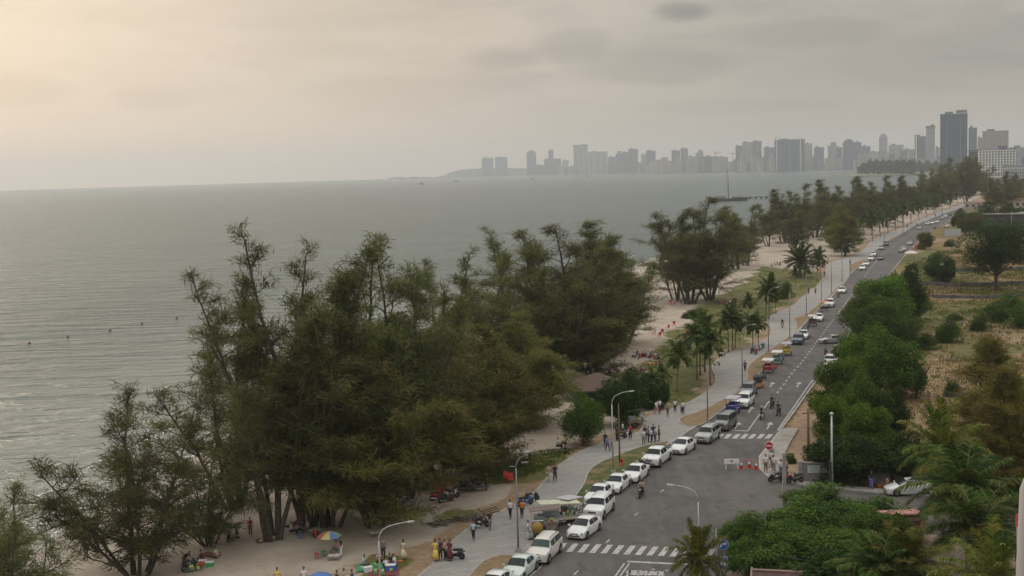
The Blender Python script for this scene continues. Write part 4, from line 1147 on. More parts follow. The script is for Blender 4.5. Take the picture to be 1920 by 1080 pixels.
# ---- inland trees, shrubs and palms
BL = {}
def bl(k):
    if k in BL: return BL[k]
    cfg = {
        'round': dict(seed=5, H=9, W_=10, n_leaf=34000, lobes=38, material=m_broad, clear=-.02, lob=1.1),
        'bright': dict(seed=6, H=8, W_=9, n_leaf=32000, lobes=36, material=m_broadb, clear=-.04, lob=1.1),
        'dark': dict(seed=7, H=8, W_=9, n_leaf=30000, lobes=34, material=m_broadd, clear=-.05, size=(.18, .38), lob=1.1),
        'tall': dict(seed=9, H=15, W_=10.5, n_leaf=30000, lobes=44, material=m_broadd, clear=.16, trunk_r=.3),
        'olive': dict(seed=10, H=9, W_=10, n_leaf=30000, lobes=30, material=m_broado, clear=-.02, shell=.4, lob=1.1),
        'shrub': dict(seed=12, H=3, W_=3.4, n_leaf=9000, lobes=18, lob=1.7, material=m_broad, clear=-.25, size=(.12, .24), trunk_r=.06, stems=3),
        'layer': dict(seed=14, H=7.5, W_=11, n_leaf=42000, lobes=52, material=m_broad, clear=.05, flat=1.0, size=(.14, .30), shell=.3),
    }[k]
    n = {'shrub': 'shrub'}.get(k, 'broadleaf_tree')
    BL[k] = broadleaf(name=n, **cfg); return BL[k]
def put_bl(k, bx, by, top, wpx, label, rz=0.0, cat='tree', group=None, z0=None):
    g = GG(bx, by); d = math.hypot(g.x, g.y); H = at_dist(bx, top, d).z - g.z; p = bl(k)
    h_, w_ = DIM[p.name]; sz = H / h_; sx = wpx * d / F_PX / w_
    return place(p, g, rz, label, cat, group, (sx, sx, sz))
GB = 'broadleaf trees right of the road'
for k, bx, by, top, w, rz, lab in [
 ('round', 1625, 640, 545, 95, 0, 'green tree overhanging the far lane, nearest to the kerb'),
 ('bright', 1655, 625, 520, 100, 1, 'yellow green tree above the kerb opposite the silver crossing sedan'),
 ('dark', 1690, 610, 500, 85, 2, 'dark green tree at the top of the roadside group'),
 ('round', 1715, 600, 545, 60, 3, 'small tree at the inland edge of the roadside group'),
 ('round', 1655, 650, 562, 115, 4, 'wide dull green tree in the middle of the roadside group'),
 ('round', 1650, 748, 612, 140, .5, 'big rounded tree with deep dark underside beside the lone dead stump'),
 ('bright', 1605, 745, 628, 90, 2.2, 'light green crown rising left of the big rounded tree'),
 ('round', 1690, 742, 650, 90, 5.2, 'right flank crown of the big rounded tree group'),
 ('bright', 1580, 808, 672, 100, 1.1, 'bright tree leaning over the kerb just past the brown pole'),
 ('bright', 1560, 842, 745, 80, 3.3, 'bright low tree above the brown pole'),
 ('round', 1620, 830, 700, 110, .2, 'fresh green tree left of the dark hollow behind the street lamp'),
 ('bright', 1625, 862, 760, 90, 4.0, 'light green bushy tree directly behind the street lamp'),
 ('dark', 1665, 835, 730, 80, 2.0, 'dark tree closing the inland side behind the lamp post'),
 ('dark', 1582, 905, 812, 130, .7, 'dark spreading tree hanging over the grey wall with the notice board'),
 ('dark', 1700, 905, 818, 130, 2.9, 'dark tree over the grey wall right of the thin pole'),
 ('dark', 1640, 898, 835, 80, 4.4, 'lower dark tree filling the gap above the grey wall')]:
    put_bl(k, bx, by, top, w * .92, lab, rz, group=GB)
for k, bx, by, top, w, rz, lab in [
 ('tall', 1866, 545, 418, 108, 0, 'tall full tree standing alone in the fallow lots on the right'),
 ('dark', 1764, 532, 482, 46, 1, 'compact dark tree alone on the green lawn behind the low walls'),
 ('olive', 1735, 468, 435, 26, 2, 'small tree on the kerb where the road narrows beside the stacked chairs'),
 ('dark', 1800, 432, 392, 24, 3, 'dark small tree at the left of the white hoarding end'),
 ('olive', 1818, 440, 395, 40, 0, 'rusty green tree in front of the peach coloured building'),
 ('dark', 1870, 430, 380, 60, 4, 'dark tree in front of the long dark shed, left one'),
 ('dark', 1905, 425, 385, 50, 5, 'dark tree in front of the long dark shed, right one'),
 ('round', 1855, 440, 410, 40, 5, 'green tree between the tall lone tree and the dark shed')]:
    put_bl(k, bx, by, top, w, lab, rz)
for k, bx, by, top, w, rz, lab in [
 ('shrub', 1778, 642, 598, 40, 0, 'round dark shrub in the middle of the dry meadow'),
 ('shrub', 1836, 620, 590, 32, 1, 'grey green shrub on the dry meadow left of the big bush row'),
 ('shrub', 1868, 603, 565, 48, 2, 'large bush at the left end of the bush row on the right edge'),
 ('shrub', 1895, 590, 550, 50, 3, 'tallest bush of the bush row on the right edge'),
 ('shrub', 1915, 615, 570, 40, 4, 'yellow green bush cut by the right picture edge'),
 ('shrub', 1786, 742, 712, 30, 5, 'small bright shrub beside the short remnant of dark wall'),
 ('shrub', 1735, 655, 625, 36, 6, 'low brown green bush beside the roadside group'),
 ('shrub', 1700, 636, 600, 50, .5, 'tangled bush at the inland foot of the roadside group'),
 ('shrub', 1755, 492, 474, 30, .6, 'grey low bush right of the kerb tree at the narrow road'),
 ('shrub', 1780, 462, 449, 20, 1.2, 'dark round bush in front of the white hoarding'),
 ('shrub', 1690, 548, 520, 26, 1.6, 'shrub behind the top of the roadside group'),
 ('shrub', 1482, 868, 850, 22, 2.2, 'small shrub with round head behind the waiting group on the corner'),
 ('shrub', 1850, 660, 636, 36, 2.6, 'pale shrub on the dry meadow above the brown feathery tree'),
 ('shrub', 1790, 600, 588, 26, 3.1, 'flat dry bush on the green strip of the meadow')]:
    put_bl(k, bx, by, top, w, lab, rz, 'shrub')
# planted tree by the path and others near the promenade
put_bl('round', 1094, 836, 736, 76, 'bushy green tree with thick pale trunk beside the path, left of the curved lamp', 1.2)
put_bl('dark', 1235, 765, 712, 40, 'dark bush at the foot of the low palms beside the white shirted walkers', .8, 'shrub')
put_bl('dark', 1205, 768, 705, 50, 'dark green bush between the tent and the low palms', 2.8, 'shrub')
put_bl('dark', 1165, 800, 694, 84, 'dark dense tree hiding the right end of the brown pavilion roof', 2.1)
put_bl('bright', 1180, 800, 735, 44, 'small light green tree under the dark dense one by the pavilion', .3)
put_bl('shrub', 1472, 560, 527, 26, 'lone leafy shrub on the lawn near the paved path', .4, 'shrub')
put_bl('shrub', 1296, 596, 580, 34, 'low creeping green bush on the bare sand', .9, 'shrub')
put_bl('shrub', 1310, 590, 578, 26, 'smaller creeping green bush on the bare sand, right of its larger neighbour', 1.9, 'shrub')
# near bottom right: the big spreading tree over the yard
def near_tree(k, px, top, wpx, dist, label, rz=0.0):
    c = at_dist(px, top, dist); p = bl(k); h_, w_ = DIM[p.name]; sz = c.z / h_; sx = wpx * dist / F_PX / w_
    return place(p, (c.x, c.y, 0), rz, label, 'tree', None, (sx, sx, sz))
for k, px, top, w, dist, rz, lab in [
 ('layer', 1560, 920, 220, 106, 0, 'layered green tree with tiny white blossoms, highest crown of the near garden'),
 ('layer', 1440, 965, 180, 100, 1.2, 'layered green tree reaching left towards the two blue signs'),
 ('layer', 1620, 960, 160, 100, 2.4, 'layered green tree left of the small hut with red door'),
 ('layer', 1530, 1000, 230, 92, 3.3, 'low dark front tree above the stacked timber roof'),
 ('layer', 1430, 1010, 130, 94, 5.3, 'dark lower crown directly right of the two blue signs'),
 ('dark', 1600, 1040, 200, 86, 4.4, 'dark undergrowth tree at the bottom edge between timber roof and coconut palm')]:
    near_tree(k, px, top, w, dist, lab, rz)
# white blossoms on the highest crown are its own part
# big brown feathery tree at right
def near_cas(kind, px, top, wpx, dist, label, rz=0.0):
    c = at_dist(px, top, dist); p = cas_proto(kind) if kind not in CAS else CAS[kind]
    h_, w_ = DIM[p.name]; sz = c.z / h_; sx = min(max(wpx * dist / F_PX / w_, sz * .6), sz * 1.5)
    return place(p, (c.x, c.y, 0), rz, label, 'tree', None, (sx, sx, sz))
p = casuarina(91, 15, 3.6, 6, .08, per=9, dens=.62, fan=(.05, .42), wind=(.1, 0, .1), droop=.5, material=leaf_mat('rusty_needles', (0.058, 0.062, 0.014), (0.165, 0.145, 0.036), (0.22, 0.135, 0.045), .3))
CAS['rusty'] = p
near_cas('rusty', 1872, 640, 170, 128, 'rusty feathery tree towering at the right edge over the meadow', .4)
near_cas('rusty', 1915, 690, 150, 118, 'second rusty feathery tree cut by the right picture edge', 2.4)
near_cas('rusty', 1835, 755, 120, 116, 'lower rusty feathery tree behind the big coconut palm', 4.1)
# palms
def put_palm(p, bx, by, top, label, rz, group=None, h0=None, crown=.75):
    g = GG(bx, by); d = math.hypot(g.x, g.y); H = at_dist(bx, top, d).z - g.z; s_ = H / h0
    return place(p, g, rz, label, 'palm', group, (min(s_, 1.35), min(s_, 1.35), s_))
pr = [palm(31, 5.2, 2.9, 18, .10, (.2, .1), (.8, 1.1), material=m_palm, nl=26, wleaf=.13, stiff=.62), palm(32, 5.2, 2.7, 16, .10, (-.2, .2), (.8, 1.1), material=m_palm, nl=26, wleaf=.13, stiff=.55)]
GP = 'slender palms along the promenade'
PL = [
 (1270, 735, 652, 'slender palm nearest the bench group, right of the dark dense bush'), (1245, 752, 690, 'low palm clustered at the path beside the white shirted walkers'), (1228, 760, 700, 'leftmost low palm of the cluster by the path'),
 (1307, 712, 612, 'front palm of the group of four slim trunks'), (1313, 703, 606, 'second palm of the group of four slim trunks'), (1322, 697, 598, 'third palm of the group of four slim trunks'), (1332, 722, 622, 'palm with longest bare trunk beside the leaning lamp'),
 (1366, 660, 588, 'left palm of the trio at the lawn edge'), (1374, 656, 580, 'middle palm of the trio at the lawn edge'), (1379, 652, 592, 'right palm of the trio at the lawn edge'), (1403, 600, 558, 'palm whose drooping crown stands alone over the lawn trio'),
 (1412, 655, 592, 'left palm above the parked bicycles'), (1422, 650, 598, 'right palm above the parked bicycles'), (1436, 602, 540, 'slim palm at the lawn corner by the tall lamp'), (1442, 600, 528, 'highest slim palm at the lawn corner'), (1455, 590, 540, 'small palm by the lawn corner'),
 (1492, 535, 505, 'small palm left of the dark date palm foot'), (1512, 536, 500, 'small palm in front of the dark date palm'), (1532, 528, 480, 'light green palm right of the dark date palm'), (1538, 520, 470, 'second light green palm right of the dark date palm')]
for i, (bx, by, top, lab) in enumerate(PL): put_palm(pr[i % 2], bx, by, top, lab, i * 1.7, GP, 6.4)
lab2 = ['first', 'second', 'third', 'fourth', 'fifth', 'sixth', 'seventh', 'eighth', 'ninth', 'tenth', 'eleventh', 'twelfth']
rs = random.Random(8)
n_av = 0
for i in range(12):
    u = i / 11.0; x = 1636 + (1795 - 1636) * u; y = 456 - 66 * u ** .9
    put_palm(pr[i % 2], x, y - 3, y - 3 - (50 - 26 * u), lab2[i] + ' nearest small palm of the front avenue row beyond the olive casuarina', rs.random() * 6, 'small avenue palms beyond the olive casuarina', 6.4)
    put_palm(pr[(i + 1) % 2], x - 16, y - 7, y - 7 - (48 - 26 * u), lab2[i] + ' nearest small palm of the avenue back row on the seaward side', rs.random() * 6, 'small avenue palms beyond the olive casuarina', 6.4)
pd = palm(41, 3.6, 4.6, 46, .42, (0, 0), (.45, .7), m_palm, 1.0, nl=40, wleaf=.07, stiff=.28, name='date_palm')
put_palm(pd, 1500, 520, 462, 'dark full date palm with spiky round head on the lawn', 0, None, 6.6)
pc = palm(51, 7.5, 4.6, 26, .19, (.8, .3), (.75, 1.05), m_palm, 1.0, nl=52, wleaf=.06, stiff=.5, name='coconut_palm')
pcy = palm(52, 6.5, 4.2, 24, .19, (.5, -.2), (.7, 1.0), m_palmy, 1.05, nl=50, wleaf=.06, stiff=.4, name='coconut_palm')
def near_palm(p, px, cy_, dist, label, rz, s_=None, h=7.5):
    c = at_dist(px, cy_, dist); k = c.z / h
    return place(p, (c.x - .0, c.y, 0), rz, label, 'palm', None, (s_ or k, s_ or k, k))
near_palm(pcy, 1300, 1048, 84, 'yellow green coconut palm in front of the crossing, left of the two blue signs', 0, .58, 6.5)
near_palm(pc, 1815, 920, 96, 'great dark coconut palm on the right, its fronds over the parked white hatchback', 1.0, 1.14, 7.5)
near_palm(pc, 1850, 985, 90, 'dark coconut palm half hidden right of the great one', 3.2, 1.0, 7.5)
near_palm(pcy, 1770, 850, 104, 'pale brown coconut palm crown standing up behind the great dark one', 2.0, .9, 6.5)
near_palm(pcy, 1712, 1055, 84, 'bushy light green coconut palm at the bottom edge, left of the dark gap', 4.0, .95, 6.5)
near_palm(pcy, 1855, 1085, 78, 'light green coconut palm at the bottom right corner', 5.2, .85, 6.5)
near_palm(pc, 1640, 1070, 82, 'dark coconut palm low at the bottom edge under the green trees', .6, .8, 7.5)
# dead stump with forked bare limbs
T_ = Tree(5); T_.limb((0, 0, -.2), (.05, 0, 1), 6.5, .16, (0, 0, 0), 6, .12); T_.limb((0, 0, .3), (.55, 0, 1), 5.0, .13, (.2, 0, .2), 6, .12); T_.limb((1.2, 0, 2.6), (-.1, 0, 1), 2.2, .06, (0, 0, 0), 4, .2)
o = T_.wood.build('dead_tree', mat('charred_bark', (0.03, 0.025, 0.022), .9), None, True); tag(o, 'bare forked dead tree standing in the dry grass right of the rounded trees', 'dead tree'); o.location = GG(1717, 748)

# ---- rough dry grass over the inland lots: one uncountable cover of tufts
def tufts(name, region, n, hgt_, material, label, seed, dens_scale=7.0, thr=.42, excl=None):
    r = np.random.RandomState(seed); A = np.array([[p[0], p[1]] for p in region]); lo, hi = A.min(0), A.max(0)
    P0 = lo + (hi - lo) * r.rand(n * 6, 2); k = inside(P0, region)
    if excl is not None: k &= ~inside(P0, excl)
    P0 = P0[k]; P0 = P0[vnoise(P0, dens_scale, seed) * .7 + vnoise(P0, 2.0, seed + 1) * .3 > thr][:n]
    # several blades per tuft
    P1 = np.repeat(P0, 3, 0) + r.normal(0, .22, (len(P0) * 3, 2)); z = ground_height(P1); n2_ = len(P1)
    h = r.uniform(hgt_[0], hgt_[1], n2_) * (.6 + .8 * vnoise(P1, 5, seed + 2)); a = r.uniform(0, PI, n2_); w = r.uniform(.06, .15, n2_); ln = r.normal(0, .25, (n2_, 2)) * h[:, None]
    c, s_ = np.cos(a) * w / 2, np.sin(a) * w / 2
    V = np.stack([np.stack([P1[:, 0] - c, P1[:, 1] - s_, z - .05], 1), np.stack([P1[:, 0] + c, P1[:, 1] + s_, z - .05], 1),
                  np.stack([P1[:, 0] + c * .3 + ln[:, 0], P1[:, 1] + s_ * .3 + ln[:, 1], z + h], 1), np.stack([P1[:, 0] - c * .3 + ln[:, 0], P1[:, 1] - s_ * .3 + ln[:, 1], z + h * .9], 1)], 1).reshape(-1, 3)
    link(tag(bpy.data.objects.new(name, np_mesh(name, V, np.arange(n2_ * 4).reshape(-1, 4), material)), label, 'grass', None, 'stuff'))
m_dryg = leaf_mat('dry_grass', (0.090, 0.070, 0.020), (0.26, 0.165, 0.060), (0.15, 0.085, 0.036), .2)
m_grg = leaf_mat('green_weeds', (0.040, 0.070, 0.010), (0.115, 0.150, 0.028), None, .2)
LOT = polyP([(1540, 905), (1560, 730), (1640, 640), (1700, 500), (1760, 470), (2300, 480), (2300, 960), (1700, 905)], -.1)
tufts('dry_grass', LOT, 34000, (.10, .34), m_dryg, 'rough dry brown grass over the fallow lots right of the road', 21, 9.0, .36)
tufts('green_weeds', LOT, 18000, (.2, .60), m_grg, 'green weeds spreading in patches over the fallow lots', 33, 11.0, .52)
tufts('lawn_grass', polyP([(1215, 690), (1240, 640), (1330, 580), (1420, 505), (1530, 520), (1450, 590), (1420, 635), (1340, 680), (1325, 730), (1240, 760)], -.1), 5000, (.06, .18), m_grg, 'short patchy grass on the palm lawn beside the promenade', 41, 5.0, .5)
tufts('verge_grass', polyP([(870, 905), (960, 905), (1040, 870), (1085, 840), (1000, 845), (930, 865)], -.1), 2500, (.06, .16), m_grg, 'short grass on the strip between sand and middle promenade', 43, 4.0, .4)
# ================================================================ vehicles
m_glass = mat('tinted_glass', (0.018, 0.021, 0.024), 0.15, var=.05, spec=.22)
m_glassg = mat('greenish_glass', (0.045, 0.065, 0.058), 0.15, var=.05, spec=.22)
m_tyre = mat('tyre_rubber', (0.018, 0.018, 0.018), 0.85)
m_rim = mat('alloy_rim', (0.42, 0.42, 0.42), 0.35, .7)
m_lampg = mat('headlamp_glass', (0.55, 0.57, 0.58), 0.12, coat=.5)
m_lampd = mat('smoked_lamp', (0.12, 0.13, 0.14), 0.12, coat=.5)
m_tail = mat('tail_lamp_red', (0.30, 0.02, 0.015), 0.2, coat=.4)
m_trim = mat('black_plastic', (0.025, 0.025, 0.026), 0.6)
m_chrome = mat('chrome', (0.55, 0.55, 0.55), 0.2, .9)
m_plate = mat('number_plate', (0.55, 0.55, 0.52), 0.5)
def paint(name, c, r=.28):
    return mat(name, c, r, .0, .04, 1.5, .6)
PW = paint('white_car_paint', (0.66, 0.66, 0.64)); PG = paint('pale_green_car_paint', (0.50, 0.56, 0.52)); PC = paint('champagne_car_paint', (0.56, 0.54, 0.49))
PS = paint('silver_car_paint', (0.30, 0.30, 0.29)); PB = paint('dark_blue_car_paint', (0.055, 0.075, 0.11)); PK = paint('dark_grey_car_paint', (0.07, 0.075, 0.075)); PSG = paint('grey_car_paint', (0.12, 0.125, 0.125))
STY = {  # (x, z_bottom, z_belt, z_top, half width at belt, half width at top), front to rear; then station indices: cowl, roof front, roof rear, deck
 'sedan': ([(2.30, .30, .60, .62, .60, .45), (2.20, .20, .66, .70, .80, .66), (1.75, .17, .74, .80, .87, .72), (1.00, .17, .86, .93, .89, .74), (.20, .17, .92, 1.40, .89, .58), (-.35, .17, .93, 1.45, .89, .60), (-.95, .17, .95, 1.40, .88, .57),
            (-1.62, .17, .98, 1.05, .87, .66), (-2.10, .19, .96, 1.0, .82, .66), (-2.26, .26, .86, .9, .74, .60), (-2.30, .34, .7, .72, .64, .5)], 3, 4, 6, 7, .32),
 'hatch': ([(2.18, .30, .58, .60, .56, .42), (2.08, .20, .66, .70, .76, .60), (1.65, .17, .76, .84, .84, .70), (1.15, .17, .86, .98, .86, .70), (.25, .17, .93, 1.44, .86, .56), (-.30, .17, .95, 1.49, .86, .58), (-1.05, .17, .98, 1.42, .85, .55),
            (-1.85, .17, 1.02, 1.12, .83, .58), (-2.10, .22, .98, 1.02, .78, .6), (-2.20, .32, .7, .72, .68, .5)], 3, 4, 6, 7, .31),
 'suv': ([(2.32, .38, .78, .80, .66, .50), (2.24, .28, .90, .95, .84, .70), (1.80, .26, .98, 1.05, .90, .76), (1.12, .26, 1.05, 1.14, .92, .78), (.50, .26, 1.10, 1.66, .92, .66), (-.30, .26, 1.12, 1.74, .92, .68), (-1.80, .26, 1.14, 1.70, .91, .66),
          (-2.16, .28, 1.14, 1.20, .88, .74), (-2.28, .34, 1.05, 1.08, .82, .7), (-2.32, .44, .8, .82, .74, .6)], 3, 4, 6, 7, .37),
 'van': ([(2.25, .36, .80, .84, .66, .50), (2.18, .28, .98, 1.04, .80, .66), (1.75, .26, 1.05, 1.16, .86, .74), (1.45, .26, 1.08, 1.24, .87, .74), (.85, .26, 1.12, 1.82, .87, .68), (0, .26, 1.12, 1.9, .87, .70), (-1.95, .26, 1.14, 1.86, .87, .68),
          (-2.15, .28, 1.14, 1.22, .86, .74), (-2.24, .34, 1.0, 1.04, .82, .7), (-2.27, .44, .8, .82, .74, .6)], 3, 4, 6, 7, .34),
 'pickup': ([(2.65, .42, .86, .88, .70, .55), (2.56, .32, .98, 1.04, .88, .74), (2.10, .30, 1.06, 1.13, .93, .80), (1.45, .30, 1.12, 1.20, .94, .80), (.85, .30, 1.15, 1.72, .94, .64), (.20, .30, 1.16, 1.80, .94, .66), (-.65, .30, 1.17, 1.74, .94, .64),
             (-.95, .30, 1.18, 1.24, .94, .80), (-2.55, .34, 1.16, 1.20, .93, .80), (-2.65, .42, 1.1, 1.12, .90, .76)], 3, 4, 6, 7, .40),
}
def car(style, body_mat, glass=None, name='parked_car', rails=False, lamps=None):
    st, iC, iF, iB, iD, wr = STY[style]; glass = glass or m_glass
    e = empty(name); SEC = []
    for (x, zb, ze, zt, w, wt) in st:
        h = [(.55 * w, zb), (w * .96, zb + .03), (w * 1.0, zb + .30 * (ze - zb) + .05), (w, ze - .06), (w * .965, ze), (wt, zt - .04), (wt * .82, zt), (0, zt + .015)]
        SEC.append([(x, y, z) for y, z in h] + [(x, -y, z) for y, z in h[-2::-1]])
    n = len(SEC[0]); vs = [p for s in SEC for p in s]; fs = []
    for i in range(len(SEC) - 1):
        for k in range(n - 1): fs.append((i * n + k, i * n + k + 1, (i + 1) * n + k + 1, (i + 1) * n + k))
        fs.append((i * n + n - 1, i * n, (i + 1) * n, (i + 1) * n + n - 1))
    fs.append(tuple(range(n))); fs.append(tuple(range((len(SEC) - 1) * n + n - 1, (len(SEC) - 1) * n - 1, -1)))
    bo = MB().add(vs, fs).build('body', body_mat, e); smooth_auto(bo, 32)
    def S_(i, k, f=0.0, j=None):
        a = Vector(SEC[i][k]); return a if j is None else a.lerp(Vector(SEC[j][k]), f)
    def panel(nm, pts, m_, off):
        off = Vector(off); return MB().add([Vector(p) + off for p in pts], [tuple(range(len(pts)))]).build(nm, m_, e)
    # windscreen and rear window on the raked faces (section indices 5..9 span the top)
    for nm, a, b, f0, f1, off in (('windscreen', iC, iF, .10, .93, (.02, 0, .02)), ('rear_window', iD, iB, .12, .90, (-.02, 0, .02))):
        lo = [S_(a, k, f0, b) for k in (5, 6, 7, 8, 9)]; hi = [S_(a, k, f1, b) for k in (9, 8, 7, 6, 5)]
        o_ = Vector(off); hi = hi[::-1]
        MB().add([p + o_ for p in lo] + [p + o_ for p in hi], [(k, k + 1, k + 6, k + 5) for k in range(4)]).build(nm, glass, e, True)
    # side windows between belt and roof edge
    zc = lambda i: (Vector(SEC[i][4]), Vector(SEC[i][5]))
    for s in (1, -1):
        def sp(i, u, j=None, f=0.0):
            b, t_ = zc(i)
            if j is not None: b2, t2 = zc(j); b = b.lerp(b2, f); t_ = t_.lerp(t2, f)
            p = b.lerp(t_, u); return Vector((p.x, s * (p.y + .012), p.z))
        mid = (iF + iB) // 2 if iB - iF > 1 else iF
        mid = iF + 1
        panel('side_window', [sp(iC, .45, iF, .38), sp(iF, .10), sp(mid, .10, iF, .06), sp(mid, .86, iF, .06), sp(iF, .84), sp(iC, .88, iF, .80)][::s], glass, (0, 0, 0))
        panel('side_window', [sp(mid, .10, iB, .06), sp(iB, .12), sp(iB, .50, iD, .45), sp(iB, .80), sp(mid, .86, iB, .06)][::s], glass, (0, 0, 0))
    xf = st[1][0]; xr = st[-2][0]; wf = st[1][4]; zf = st[1][2]
    wx1, wx2 = st[0][0] - .85, st[-1][0] + .85; W2 = st[4][4]
    for x in (wx1, wx2):
        for s in (1, -1):
            MB().lathe([(0, 0), (wr + .06, 0), (wr + .06, .012)], 16, (x, s * (W2 - .0) + (-.006 if s > 0 else -.006), wr + .03), 'Y').build('wheel_arch', m_trim, e)
            wo = MB().lathe([(wr * .62, -.10), (wr * .96, -.10), (wr, -.06), (wr, .06), (wr * .96, .10), (wr * .62, .10)], 18, (x, s * (W2 - .07), wr), 'Y').build('wheel', m_tyre, e, True)
            rb = MB().lathe([(0, 0), (wr * .25, .012), (wr * .62, 0)], 18, (x, s * (W2 + .022), wr), 'Y')
            for k in range(5): rb.box((x + math.cos(k * 1.257) * wr * .36, s * (W2 + .032), wr + math.sin(k * 1.257) * wr * .36), (wr * .5, .012, .05), 0, 1, 0, -k * 1.257)
            rb.build('rim', m_rim, wo)
    for s in (1, -1):
        lm = lamps or m_lampg
        MB().box((xf - .10, s * wf * .80, zf - .05), (.30, wf * .36, .15), s * -.35, .8).build('headlight', lm, e)
        MB().box((xr + .04, s * st[-2][4] * .86, st[-3][2] - .10), (.16, .20, .20), s * .2).build('tail_lamp', m_tail, e)
        MB().box((st[iC][0] - .12, s * (W2 + .10), st[iC][2] + .12), (.12, .20, .14), 0, .8).build('mirror', body_mat, e)
    MB().box((st[0][0] - .015, 0, st[0][2] - .02), (.06, wf * .9, .13), 0, .9).build('grille', m_trim, e)
    MB().box((st[0][0] - .02, 0, st[0][1] + .10), (.10, wf * 1.25, .10)).build('bumper_intake', m_trim, e)
    MB().box((st[0][0] + .022, 0, st[0][1] + .20), (.02, .44, .11)).build('number_plate', m_plate, e)
    MB().box((st[-1][0] - .012, 0, st[-1][1] + .24), (.02, .44, .11)).build('number_plate', m_plate, e)
    if rails:
        for s in (1, -1):
            z = st[5][3] + .03; MB().tube([(st[iF][0] - .1, s * .58, st[iF][3] - .0), (st[iF][0] - .3, s * .58, z), (st[iB][0] + .3, s * .58, z), (st[iB][0] + .1, s * .58, st[iB][3])], .022, 5).build('roof_rail', m_trim if rails == 1 else m_chrome, e)
    if style == 'pickup':
        MB().box((-1.76, 0, 1.165), (1.46, 1.50, .12)).build('load_bed', m_trim, e)
        MB().tube([(-1.02, .62, 1.2), (-1.1, .60, 1.72), (-1.1, -.60, 1.72), (-1.02, -.62, 1.2)], .04, 6).build('roll_bar', m_trim, e)
    return e
RL = [Vector(p) for p in ROAD_L]
def road_dir(p):
    best = None
    for a, b in zip(RL, RL[1:]):
        d = b - a; t_ = max(0, min(1, (Vector(p[:2]) - a).dot(d) / (d.length_squared + 1e-9))); q_ = (a + d * t_ - Vector(p[:2])).length
        if best is None or q_ < best[0]: best = (q_, d.normalized())
    return best[1]
CARS = {}
def cp(key):
    if key not in CARS:
        style, m_, g, rails, lamps = {
            'hatch_w': ('hatch', PW, None, False, m_lampd), 'sedan_w': ('sedan', PW, None, False, None), 'sedan_g': ('sedan', PG, None, False, None), 'suv_c': ('suv', PC, m_glassg, 1, None), 'suv_w': ('suv', PW, None, 2, None),
            'suv_s': ('suv', PS, None, 1, None), 'pick_w': ('pickup', PW, None, False, None), 'van_s': ('van', PSG, None, False, None), 'sedan_s': ('sedan', PS, None, False, None), 'sedan_b': ('suv', PB, None, False, m_lampd), 'sedan_k': ('sedan', PK, None, False, None),
            'hatch_s': ('hatch', PS, None, False, None), 'suv_k': ('suv', PK, None, False, None)}[key]
        CARS[key] = car(style, m_, g, rails=rails, lamps=lamps)
    return CARS[key]
def put_car(key, px, py, label, rz=None, away=False, group=None, z=0.0, cat='car'):
    g = G(px, py, z); d = road_dir(g)
    a = math.atan2(d.y, d.x) + (0 if away else PI)
    return place(cp(key), g, a + (rz or 0), label, cat, group)
GC = 'cars parked along the promenade kerb'
for key, px, py, rz, lab in [
 ('hatch_w', 928, 1110, .0, 'white car at the bottom edge, nearest of all parked cars'),
 ('sedan_g', 975, 1077, .0, 'pale green sedan, second parked car from the bottom edge'),
 ('suv_c', 1021, 1045, .0, 'champagne estate car with black roof rails parked beside the food carts'),
 ('hatch_w', 1096, 1001, -.12, 'white hatchback with smoked lamps parked out in the lane just past the crossing'),
 ('suv_w', 1124, 964, .0, 'white off-road car with chrome roof rails behind the lone white hatchback'),
 ('sedan_w', 1124, 937, .0, 'white sedan mostly hidden behind the white off-road car with roof rails'),
 ('sedan_w', 1157, 917, .0, 'white sedan with an open roof hatch beside the lamp on the grass verge'),
 ('sedan_w', 1192, 897, .0, 'white saloon parked between motorcycles and the sedan beside the lamp'),
 ('pick_w', 1232, 868, .0, 'white double cab pickup with black roll bar at the kerb'),
 ('hatch_w', 1281, 846, .0, 'white hatchback directly behind the white pickup'),
 ('suv_s', 1327, 826, .0, 'silver estate car with dark roof rails parked at the far crossing'),
 ('van_s', 1360, 803, .0, 'dark grey boxy jeep parked between far crossing and blue carriage'),
 ('suv_w', 1396, 761, .0, 'pale sedan like car parked right behind the blue carriage'),
 ('suv_k', 1403, 741, .0, 'dark windowed light car just below the orange three wheeler')]:
    put_car(key, px, py, lab, rz, group=GC)
